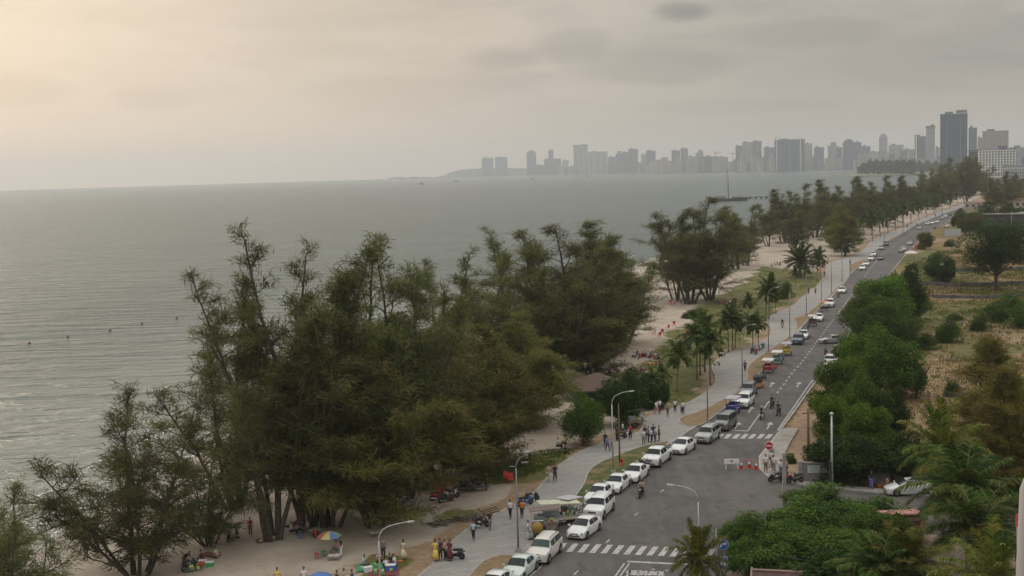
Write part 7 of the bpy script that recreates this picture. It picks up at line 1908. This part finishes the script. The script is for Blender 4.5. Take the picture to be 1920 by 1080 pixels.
MB().box((-1.75, 0, H - .1), (.12, 2.1, .26), 0, 1, .35).build('fascia', m_pr2, e)
# pale rounded balcony post close to the camera on the right, and the red flag beside it
a = at_dist(1937, 860, 9.0); e = empty('balcony_post', (a.x, a.y, 0), 0, 'pale rounded post of the own building, close at the lower right edge', 'post')
dv = ray(1915, 1000); q0 = at_dist(1947, 820, 9.0); q1 = at_dist(1937, 920, 9.0); q2 = at_dist(1938, 1100, 9.0)
MB().tube([q2 - Vector((a.x, a.y, 0)) + Vector((0, 0, -2.5)), q2 - Vector((a.x, a.y, 0)), q1 - Vector((a.x, a.y, 0)), q0 - Vector((a.x, a.y, 0)) + Vector((.05, 0, 0))], [.115, .115, .085, .03], 20).build('post', mat('pale_render', (.40, .36, .34), .8, var=.03), e, True)
g = at_dist(1908, 975, 70); e = empty('flag', (g.x, g.y, 0), 0, 'red cloth on a pale pole at the lower right edge, beside the rounded post', 'flag')
MB().tube([(.25, 0, 0), (.0, 0, g.z - .4)], .05, 6).build('pole', mat('pale_steel', (.5, .5, .49), .5, .3), e); mb = MB(); n_ = 6
vs = []
for i in range(n_ + 1):
    for k in range(4): vs.append((-.1 + i * .2, .06 * math.sin(i * 1.3 + k), g.z + .35 - k * .24 - i * .01))
mb.add(vs, [(i * 4 + k, i * 4 + k + 1, (i + 1) * 4 + k + 1, (i + 1) * 4 + k) for i in range(n_) for k in range(3)]); mb.build('cloth', mat('red_cloth', (.45, .07, .05), .8), e, True)
# ---- food carts by the near crossing
def cart_wheel(e, x, y, r_=.33):
    wo = MB().lathe([(r_ * .8, -.03), (r_, -.035), (r_, .035), (r_ * .8, .03)], 18, (x, y, r_), 'Y').build('wheel', m_tyre, e, True)
    mb = MB().lathe([(0, -.04), (.05, -.04), (.05, .04), (0, .04)], 8, (x, y, r_), 'Y')
    for k in range(6): mb.box((x + math.cos(k * PI / 3) * r_ * .4, y, r_ + math.sin(k * PI / 3) * r_ * .4), (r_ * .8, .015, .015), 0, 1, 0, -k * PI / 3)
    mb.build('rim', m_rim, wo)
steel = mat('stainless', (.42, .43, .43), .35, .7)
def goods(e, n_, x0, x1, y0, y1, z, cols, seed):
    r = random.Random(seed)
    for k in range(n_):
        c = cols[k % len(cols)]; s = r.uniform(.12, .26); p = (r.uniform(x0, x1), r.uniform(y0, y1), z + s / 2)
        (MB().box(p, (s * 1.4, s, s), r.random() * 3, .9) if k % 2 else MB().lathe([(s * .4, 0), (s * .5, s * .9), (0, s)], 10, (p[0], p[1], z))).build('food_box' if k % 2 else 'food_pot', mat('goods_' + c[0], c[1], .6), e)
GCOL = [('yellow', (.55, .50, .12)), ('green', (.14, .30, .10)), ('white', (.6, .6, .56)), ('red', (.42, .05, .04)), ('brown', (.16, .09, .05)), ('lime', (.45, .55, .2))]
def food_cart(px, py, rz, label, roofm, bodym, L_=2.4, roof_tilt=0.0, roof=True, z=0.0, seed=1, rs_=1.0):
    g = G(px, py, z); e = empty('food_cart', g, rz, label, 'food cart')
    MB().box((0, 0, .72), (L_, 1.0, .36)).build('counter', bodym, e); MB().box((0, 0, .915), (L_ + .16, 1.12, .03)).build('worktop', steel, e)
    MB().box((-L_ * .22, 0, 1.2), (L_ * .42, .8, .5)).build('glass_case', mat('case_glass', (.20, .22, .21), .1), e)
    goods(e, 12, .0, L_ * .48, -.45, .45, .93, GCOL, seed)
    if roof:
        for x in (-L_ / 2, L_ / 2):
            for y in (-.5, .5): MB().tube([(x, y, .9), (x, y, 2.0)], .02, 5).build('post', steel, e)
        MB().box((0, 0, 2.05), ((L_ + .5) * rs_, 1.5 * rs_, .05), 0, 1, 0, roof_tilt).build('roof', roofm, e)
    for s in (.5, -.5): cart_wheel(e, -.2, s)
    MB().tube([(L_ / 2, .4, .8), (L_ / 2 + .7, .35, .95), (L_ / 2 + .7, -.35, .95), (L_ / 2, -.4, .8)], .022, 5).build('push_bar', m_chrome, e)
    return e
food_cart(1048, 984, .25, 'food cart with yellow and green wares under a pale flat awning by the near crossing', canvas('pale_green_canvas', (.46, .47, .33)), mat('cream_board', (.50, .46, .33), .8), 3.2, .06, True, 0, 3)
food_cart(1068, 975, .9, 'food cart with silver flat roof just left of the lone white hatchback', mat('silver_sheet', (.46, .46, .45), .5, .3), steel, 1.8, .1, True, 0, 5)
food_cart(1022, 996, .0, 'low cart under a brown cloth between yellow drum and awning cart', canvas('brown_canvas', (.17, .13, .11)), mat('brown_board', (.20, .14, .10), .8), 2.2, -.1, True, PZ, 7)
food_cart(1190, 800, .3, 'dark snack cart under the dark dense bush beside the red scooter', cbk, mat('brown_board', (.20, .14, .10), .8), 2.0, 0, True, PZ, 9)
g = G(1008, 1010, PZ); e = empty('juice_cart', g, .1, 'cart with a big yellow drum and chrome hoop behind the champagne estate car', 'food cart')
MB().lathe([(0, -.16), (.46, -.16), (.48, 0), (.46, .16), (0, .16)], 22, (0, 0, .95), 'Y').build('drum', mat('yellow_drum', (.34, .22, .04), .5), e, True)
MB().tube([(-.75, -.3, .3), (-.75, -.3, 1.3), (-.5, -.3, 1.62), (.5, -.3, 1.62), (.75, -.3, 1.3), (.75, -.3, .3)], .035, 8).build('hoop', m_chrome, e)
MB().box((.0, 0, .36), (1.6, .7, .1)).build('tray', steel, e)
for s in (.4, -.4): cart_wheel(e, -.1, s, .3)
# bamboo boat frame lying on the sand
g = GG(862, 975); e = empty('bamboo_rack', g, .5, 'rack of black and pale bamboo rods lying on the sand beside the promenade', 'rack'); rs = random.Random(9)
for k in range(30):
    x = rs.uniform(-2.9, 2.6); mb = MB(); mb.tube([(x, rs.uniform(-1.3, -.2), .05), (x + rs.uniform(-1.3, 1.5), rs.uniform(.1, 1.3), rs.uniform(.05, .8) * rs.random())], .03, 5)
    mb.build('rod', mat('dark_bamboo', (.05, .04, .03), .8) if k % 5 else mat('pale_bamboo', (.40, .35, .27), .8), e)
for k in range(3): MB().tube([(-3.2, -.9 + k * .6, .12), (0, -1.0 + k * .4, .26), (3.9, -.4 + k * .35, .35 + .1 * k)], .05, 5).build('long_rod', mat('dark_bamboo', (.05, .04, .03), .8), e)
# rainbow parasol
g = GG(619, 1042); e = empty('parasol', g, .2, 'rainbow striped parasol on the sand with chairs beneath', 'parasol'); e.scale = (.78, .78, .86); cols = ['red', 'yellow', 'blue', 'green']
cm = {'red': (.30, .07, .06), 'yellow': (.38, .33, .12), 'blue': (.09, .13, .28), 'green': (.12, .25, .13)}
MB().tube([(0, 0, 0), (0, 0, 2.35)], .025, 6).build('pole', m_chrome, e)
for k in range(8):
    a0, a1 = k * PI / 4, (k + 1) * PI / 4; am = (a0 + a1) / 2; mb = MB()
    mb.add([(0, 0, 2.42), (.75 * math.cos(a0), .75 * math.sin(a0), 2.24), (.75 * math.cos(a1), .75 * math.sin(a1), 2.24), (1.35 * math.cos(a0), 1.35 * math.sin(a0), 1.92), (1.28 * math.cos(am), 1.28 * math.sin(am), 1.90), (1.35 * math.cos(a1), 1.35 * math.sin(a1), 1.92)], [(0, 1, 2), (1, 3, 4), (1, 4, 2), (2, 4, 5)])
    mb.build('canopy_panel', mat('parasol_' + cols[k % 4], cm[cols[k % 4]], .8), e)
# plastic furniture
def chair(m_):
    e = empty('plastic_chair'); MB().box((0, 0, .43), (.44, .44, .04)).build('seat', m_, e); MB().box((-.22, 0, .68), (.04, .42, .42), 0, 1, 0, -.15).build('backrest', m_, e)
    for x in (.18, -.18):
        for y in (.18, -.18): MB().tube([(x, y, .42), (x * 1.15, y * 1.15, 0)], .02, 5).build('leg', m_, e)
    return e
def stool(m_):
    e = empty('plastic_stool'); MB().lathe([(.17, .40), (.19, .44), (0, .45)], 12).build('seat', m_, e)
    for k in range(4): MB().box((.13 * math.cos(k * PI / 2 + .78), .13 * math.sin(k * PI / 2 + .78), .2), (.05, .05, .4)).build('leg', m_, e)
    return e
mr = mat('red_plastic', (.45, .04, .03), .45); mg = mat('green_plastic', (.03, .30, .09), .45); mbp = mat('blue_plastic', (.05, .14, .42), .45); mop = mat('orange_plastic', (.55, .14, .03), .45)
ch = chair(mr); st_ = {'red': stool(mr), 'green': stool(mg), 'blue': stool(mbp), 'orange': stool(mop)}
CHR = [(958, 908, 'red plastic chair alone at the dirt edge left of the tall lamp'), (950, 905, 'red plastic chair tucked behind the lone one at the dirt edge'), (1060, 792, 'red chair on the sand left of the bushy tree, left one'), (1067, 790, 'red chair on the sand left of the bushy tree, right one'),
       (973, 782, 'red chair in the shade under the olive weeping tree'), (1236, 634, 'red chair on the open sand, leftmost of the scattered row'), (1226, 629, 'red chair by the second clump at the start of the scattered row'), (1242, 628, 'red chair, third of the scattered row on the open sand'),
       (1252, 619, 'red chair, fourth of the scattered row on the open sand'), (1264, 613, 'red chair, fifth and highest of the scattered row'), (1288, 630, 'red chair on the lawn right of the scattered row'), (1354, 625, 'red chair between the lawn palm groups'), (1257, 572, 'red chair at the foot of the big lone casuarina, left'),
       (1263, 574, 'red chair at the foot of the big lone casuarina, right'), (1354, 568, 'red chair beside the small crowd on the lawn'), (826, 938, 'red chair among bikes on the sand, front one'), (834, 926, 'red chair among bikes on the sand, rear one'), (846, 940, 'red chair among bikes on the sand, right one'), (818, 930, 'red chair among bikes on the sand, left one')]
rs = random.Random(6)
for x, y, lab in CHR: place(ch, GG(x, y), rs.uniform(0, 6), lab, 'chair', 'red plastic chairs on beach and lawn', 1.25)
for c, x, y, lab in [('red', 594, 1048, 'red stool left of the rainbow parasol'), ('green', 606, 1044, 'green stool at the foot of the rainbow parasol'), ('green', 653, 970, 'green stool on the sand, left of two below the dark skirts'), ('green', 660, 968, 'green stool on the sand, right of two below the dark skirts'),
                     ('blue', 563, 1010, 'blue stool in the shade by the leaning bole'), ('red', 749, 956, 'red stool at the right end of the blue stall'), ('blue', 741, 1068, 'blue stool at the picnic mat'), ('orange', 751, 1062, 'orange stool at the picnic mat'),
                     ('orange', 1649, 919, 'orange stool left of the seated one before the grey wall'), ('orange', 1654, 917, 'orange stool right beside its twin before the grey wall'), ('red', 1694, 468, 'red stool beside the road stand'), ('red', 1708, 464, 'red stool farther up beside the road stand')]:
    place(st_[c], GG(x, y), 0, lab, 'stool', None, 1.1)
def table(m_, L_=1.2, W2=.7, h=.7, name='table'):
    e = empty(name); MB().box((0, 0, h), (L_, W2, .04)).build('table_top', m_, e)
    for x in (1, -1):
        for y in (1, -1): MB().tube([(x * L_ * .42, y * W2 * .42, h), (x * L_ * .45, y * W2 * .45, 0)], .02, 5).build('leg', m_galv, e)
    return e
place(table(mat('dark_table', (.07, .06, .055), .7), 3.6, .7, .45), GG(884, 922), .1, 'long low dark table with people round it on the sand', 'table')
t1 = table(mat('picnic_top', (.45, .40, .34), .7), 1.0, .7, .4)
place(t1, GG(358, 1060), .3, 'low table with bottles in front of the bending person', 'table'); place(t1, GG(627, 1050), 0, 'low table under the rainbow parasol', 'table')
place(t1, GG(981, 874), .2, 'low table in the dark group on the lawn', 'table'); place(t1, GG(1215, 678), .2, 'low table in the dark picnic crowd left of the lawn palms', 'table')
def crate(nm, px, py, sz, m_, label, rz=0.0):
    g = GG(px, py); e = empty(nm, g, rz, label, 'box'); MB().box((0, 0, sz[2] / 2), sz, 0, 1.06).build('tub', m_, e); MB().box((0, 0, sz[2] + .03), (sz[0] * 1.1, sz[1] * 1.1, .06)).build('lid', wht, e)
crate('cooler_box', 380, 1060, (.6, .4, .4), mop, 'orange cooler box at the picnic'); crate('cooler_box', 393, 1062, (.6, .4, .35), mg, 'green cooler box at the picnic'); crate('cooler_box', 733, 1070, (.7, .45, .45), mbp, 'blue cooler box on the picnic mat')
crate('cooler_box', 748, 950, (.8, .6, .7), mbp, 'big blue tub at the right end of the blue stall'); crate('cooler_box', 690, 1072, (.6, .4, .35), wht, 'white cooler box at the picnic mat', .4)
# picnic mats
def mat_sheet(px, py, w, d_, m_, label, rz):
    g = GG(px, py); e = empty('picnic_mat', g, rz, label, 'mat'); mb = MB(); n_ = 8; vs = []
    for i in range(n_ + 1):
        for k in range(n_ + 1): vs.append((-w / 2 + w * i / n_, -d_ / 2 + d_ * k / n_, .07 + .015 * math.sin(i * 2.1 + k * 1.7)))
    mb.add(vs, [(i * (n_ + 1) + k, (i + 1) * (n_ + 1) + k, (i + 1) * (n_ + 1) + k + 1, i * (n_ + 1) + k + 1) for i in range(n_) for k in range(n_)]); mb.build('sheet', m_, e, True)
    goods(e, 8, -w * .4, w * .4, -d_ * .4, d_ * .4, .10, GCOL, int(px))
mat_sheet(700, 1064, 2.6, 2.0, mat('green_mat', (.05, .28, .12), .8), 'green picnic mat with food under the near curved lamp', .1); mat_sheet(720, 1076, 2.4, 1.4, mat('wine_mat', (.16, .04, .05), .8), 'dark red mat at the front of the picnic', .1); mat_sheet(368, 1066, 2.0, 1.4, mat('grey_mat', (.16, .14, .13), .8), 'grey mat with food at the left beach picnic', .3)
mat_sheet(1272, 664, 1.8, 1.2, mat('yellow_mat', (.50, .36, .06), .8), 'yellow snack tray cloth on the lawn left of the four slim palms', .2); mat_sheet(1222, 682, 3.0, 1.4, mat('orange_mat', (.42, .15, .06), .8), 'orange cloth of the picnic crowd left of the lawn palms', .2)
# blue stall: two tarpaulin sided tables
g = GG(716, 948); e = empty('market_stall', g, .1, 'stall with blue tarpaulin front under the dark skirts of the near clump', 'stall')
for x in (-1.6, 1.3):
    MB().box((x, 0, .8), (2.0, .9, .05)).build('counter', wht, e); MB().box((x, -.47, .45), (2.0, .03, .7)).build('tarpaulin', mat('faded_blue_tarp', (.16, .22, .34), .8), e)
    for s in (-.9, .9): MB().box((x + s, .3, .4), (.05, .05, .8)).build('leg', m_galv, e)
goods(e, 8, -2.2, 2, -.3, .3, .83, GCOL, 3)
# blue tent at the bottom edge, grey tent near the bush
def tent(px, py, m_, label, s=1.0, rz=0.0):
    g = GG(px, py); e = empty('tent', g, rz, label, 'tent'); n_ = 10; vs = []; fs = []
    for i in range(n_ + 1):
        x = -1.4 + 2.8 * i / n_; h = (1 - (x / 1.42) ** 2) ** .5
        for k in range(9): a = PI * k / 8; vs.append((x * s, 1.0 * math.cos(a) * (.3 + .7 * h) * s, 1.25 * math.sin(a) ** .8 * h * s))
    fs = [(i * 9 + k, (i + 1) * 9 + k, (i + 1) * 9 + k + 1, i * 9 + k + 1) for i in range(n_) for k in range(8)]
    MB().add(vs, fs).build('fabric', m_, e, True); MB().tube([(-1.35 * s, 0, .05), (-.7 * s, 0, 1.1 * s), (0, 0, 1.28 * s), (.7 * s, 0, 1.1 * s), (1.35 * s, 0, .05)], .02, 5).build('pole', m_galv, e)
tent(600, 1098, mat('blue_tent', (.07, .16, .42), .6), 'blue tent standing at the bottom edge of the beach', .85, .4); tent(1192, 793, mat('grey_tent', (.24, .23, .23), .6), 'low grey tent at the curve of the promenade', 1.0, .1)
# roadside stand with parasol on the inland kerb, far
g = G(1708, 487, 0); e = empty('parasol', g, 0, 'white parasol over a stand beside the inland kerb of the far road', 'parasol'); MB().tube([(0, 0, 0), (0, 0, 2.6)], .04, 6).build('pole', m_chrome, e); MB().lathe([(0, 2.9), (1.2, 2.6), (2.2, 2.1)], 8).build('canopy', cw, e)
e = place(table(mat('dark_table', (.07, .06, .055), .7), 2.2, 1.0, .8), G(1708, 486, 0), 0, 'dark serving table under the white parasol by the far road', 'table')
g = G(1725, 466, 0); e = empty('market_stall', g, .3, 'red fronted stall with stacked goods beside the narrow road', 'stall'); MB().box((0, 0, .6), (3.4, 1.4, 1.2)).build('counter', mr, e); MB().box((0, 0, 2.2), (3.8, 2.0, .08)).build('roof', mat('rust_roof', (.22, .10, .07), .8), e)
for x in (-1.7, 1.7): MB().box((x, 0, 1.6), (.08, .08, 1.2)).build('post', m_galv, e)
g = G(1546, 583, 0); e = empty('awning_stand', g, .2, 'small stand with orange awning between two white parked cars', 'stall'); MB().box((0, 0, 2.0), (2.0, 1.6, .06), 0, .9).build('awning', mop, e); MB().box((0, 0, .7), (1.6, .8, .5)).build('counter', m_trim, e)
for x in (-.8, .8):
    for y in (-.6, .6): MB().tube([(x, y, 0), (x, y, 2.0)], .025, 5).build('post', m_galv, e)
# stone bench / litter bin on promenade edge
for px, py, lab in [(1312, 690, 'dark stone bench under the four slim palms')]:
    g = GG(px, py); e = empty('bench', g, .2, lab, 'bench'); MB().box((0, 0, .45), (1.8, .5, .1)).build('seat', m_trim, e)
    for x in (-.7, .7): MB().box((x, 0, .2), (.2, .4, .4)).build('leg', m_cpole, e)
# ---- at sea: barge with mast at the jetty, moored buoys, distant boats
g = G(1375, 374, SEA_Z); d = math.hypot(g.x, g.y); e = empty('jetty', g, .0, 'dark low jetty with small roofs reaching into the sea right of the barge', 'jetty'); u = (G(1452, 374, SEA_Z) - g).length
m_dk = mat('dark_jetty', (.07, .07, .07), .9)
MB().box((u * .55, 0, 1.8), (u * .95, 5, .6)).build('deck', m_dk, e)
for k in range(9): MB().box((u * (.12 + .1 * k), 0, .6), (1.0, 4, 2.6)).build('pile', m_dk, e)
MB().box((u * .80, 0, 4.2), (u * .28, 5, .5)).build('roof', m_galv, e)
for k in range(4): MB().box((u * (.68 + .08 * k), 0, 3.0), (.4, .4, 2.2)).build('roof_post', m_dk, e)
MB().box((u * .93, 0, 3), (u * .06, 4, 2.4)).build('cabin', m_galv, e)
g = G(1366, 377, SEA_Z); w = (G(1394, 377, SEA_Z) - G(1336, 377, SEA_Z)).length; d = math.hypot(g.x, g.y); Hm = at_dist(1367, 318, d).z - SEA_Z
e = empty('barge', g, 0, 'dark barge with a single very tall mast beside the jetty', 'boat')
MB().add([(-w / 2, -3, 2.6), (w / 2, -3, 2.6), (w / 2, 3, 2.6), (-w / 2, 3, 2.6), (-w * .42, -2.6, -.5), (w * .42, -2.6, -.5), (w * .42, 2.6, -.5), (-w * .42, 2.6, -.5)], [(3, 2, 1, 0), (4, 5, 6, 7), (0, 1, 5, 4), (1, 2, 6, 5), (2, 3, 7, 6), (3, 0, 4, 7)]).build('hull', m_dk, e)
MB().box((-w * .22, 0, 3.6), (w * .3, 3.5, 2.2)).build('deckhouse', m_galv, e); MB().box((w * .2, 0, 3.2), (w * .25, 3.5, 1.3)).build('deck_cargo', m_core, e)
MB().tube([(0, 0, 2.5), (-.3, 0, Hm)], [.35, .18], 6).build('mast', m_dk, e); MB().tube([(0, 0, 3), (-2.2, 0, Hm * .8), (-.3, 0, Hm)], .12, 4).build('boom', m_dk, e)
m_buoy = mat('buoy_red', (.14, .03, .02), .5)
by = empty('buoy'); MB().lathe([(0, -.5), (.7, -.3), (.85, .1), (.55, .55), (.15, .8), (.12, 1.1), (0, 1.1)], 14).build('float', m_buoy, by, True); MB().tube([(0, 0, .9), (0, 0, 1.9)], .05, 5).build('marker_rod', m_dk, by)
for (x, y), lab in zip([(55, 644), (127, 632), (206, 620), (266, 607), (331, 597), (379, 587)], ['nearest red buoy of the line, farthest left', 'second red buoy from the left', 'third red buoy from the left', 'fourth red buoy from the left', 'small fifth buoy of the line', 'last small buoy beside the tree top']):
    place(by, G(x, y, SEA_Z), 0, lab, 'buoy', 'red buoys in a line on the sea', .42)
byr = MB()
for k in range(9):
    x = 1186 + k * 7; y = 434 - k * .95; g = G(x, y, SEA_Z)
    place(by, g, 0, ['first', 'second', 'third', 'fourth', 'fifth', 'sixth', 'seventh', 'eighth', 'ninth'][k] + ' float from the left of the swimming line above the second beach clump', 'buoy', 'floats of the swimming line', .32)
bt = empty('boat'); MB().add([(-3.4, -.9, .9), (2.2, -.9, .9), (3.8, 0, 1.3), (2.2, .9, .9), (-3.4, .9, .9), (-3.0, -.5, -.3), (2.0, -.5, -.3), (3.0, 0, -.2), (2.0, .5, -.3), (-3, .5, -.3)], [(4, 3, 2, 1, 0), (5, 6, 7, 8, 9), (0, 1, 6, 5), (1, 2, 7, 6), (2, 3, 8, 7), (3, 4, 9, 8), (4, 0, 5, 9)]).build('hull', m_dk, bt)
MB().box((-.8, 0, 1.9), (2.2, 1.3, 1.6), 0, .85).build('cabin', m_core, bt)
for x, y, lab in [(791, 345.5, 'tiny dark boat off the far headland, left one'), (856, 341.5, 'tiny dark boat off the far headland, right one'), (998, 336.5, 'tiny pale boat below the twin towers to the right'), (1104, 331.5, 'tiny boat below the wide white block')]:
    place(bt, G(x, y, SEA_Z), 0, lab, 'boat', 'tiny boats off the far shore', 2.6)

for x, y, lab in [(436, 1012, 'low table in the deep shade left of the standing person in dull red'), (590, 1002, 'low table beside the row of bare boles'), (705, 1006, 'low white table on the open sand below the green stools')]: place(t1, GG(x, y), .4, lab, 'table')
for x, y, rz, lab in [(500, 1014, .3, 'dark red mat at the foot of the leaning bole'), (400, 1040, -.2, 'dark red mat beside the green cooler')]: mat_sheet(x, y, 1.8, 1.1, mat('wine_mat', (.16, .04, .05), .8), lab, rz)
def hammock(ax, ay, bx, by, m_, label):
    a = GG(ax, ay) + Vector((0, 0, 1.5)); b = GG(bx, by) + Vector((0, 0, 1.5)); e = empty('hammock', a, 0, label, 'hammock'); n_ = 10; vs = []; d = b - a; sd = Vector((-d.y, d.x, 0)).normalized()
    for i in range(n_ + 1):
        u = i / n_; w_ = .05 + .42 * math.sin(PI * u); p = d * u - Vector((0, 0, 1.0 * math.sin(PI * u)))
        vs += [p + sd * w_ + Vector((0, 0, .16 * math.sin(PI * u))), p, p - sd * w_ + Vector((0, 0, .16 * math.sin(PI * u)))]
    MB().add(vs, [(i * 3 + k, i * 3 + k + 1, (i + 1) * 3 + k + 1, (i + 1) * 3 + k) for i in range(n_) for k in range(2)]).build('cloth', m_, e, True)
hammock(796, 916, 852, 910, mat('red_cloth', (.45, .07, .05), .8), 'red hammock slung above the bikes and red chairs on the sand')
hammock(520, 1008, 572, 992, mat('maroon_cloth', (.12, .03, .03), .8), 'dark red hammock slung between the leaning bole and the bare boles')
for a in [('r', 822, 938, 20, None, 'red scooter under the red hammock, front one'), ('k', 836, 942, 40, None, 'black motorcycle under the red hammock'), ('w', 845, 934, 10, None, 'white scooter under the red hammock, rear one'), ('k', 355, 1068, 60, None, 'black motorcycle beside the beach picnic'), ('k', 965, 878, 30, None, 'black motorcycle left of the dark lawn group')]:
    put_bike(a[0], a[1], a[2], a[3], a[5], a[4])
for px, py, deg, sh, tr, lab in [(430, 1016, 20, 'black', 'brown', 'person in black sitting in deep shade at the low table, left one'), (444, 1010, 200, 'maroon', 'black', 'person in maroon sitting in deep shade at the low table, right one'), (592, 1008, 100, 'red', 'black', 'person in red sitting beside the row of bare boles'),
                             (780, 1000, 0, 'grey', 'black', ''), (405, 1046, 150, 'beige', 'brown', 'person in beige sitting on the dark red mat beside the green cooler'), (1060, 850, -60, 'black', 'black', 'person in black sitting on the grass edge below the one in yellow')]:
    if lab: put_person('floor', px, py, deg, sh, tr, lab)
for f in FIG.values(): purge_proto(f)
# ================================================================ haze
HZ = MT('haze_air')
HZ.t.nodes.remove(HZ.b)
pv = HZ.n('ShaderNodeVolumePrincipled'); pv.inputs['Color'].default_value = (0.765, 0.80, 0.835, 1); pv.inputs['Density'].default_value = 0.000115; pv.inputs['Anisotropy'].default_value = 0.45
HZ.l(pv.outputs[0], [n for n in HZ.t.nodes if n.type == 'OUTPUT_MATERIAL'][0].inputs['Volume'])
hz = MB().box((0, 0, 124), (24000, 24000, 262)).build('haze', HZ.m)
tag(hz, kind='stuff')
if __import__('os').environ.get('LABCHK'):
    for o in bpy.data.objects:
        if o.parent is None and len(o.get('label','').split())>16: print('LONG', o.name, len(o['label'].split()), o['label'])
print('OBJECTS', len(bpy.data.objects))
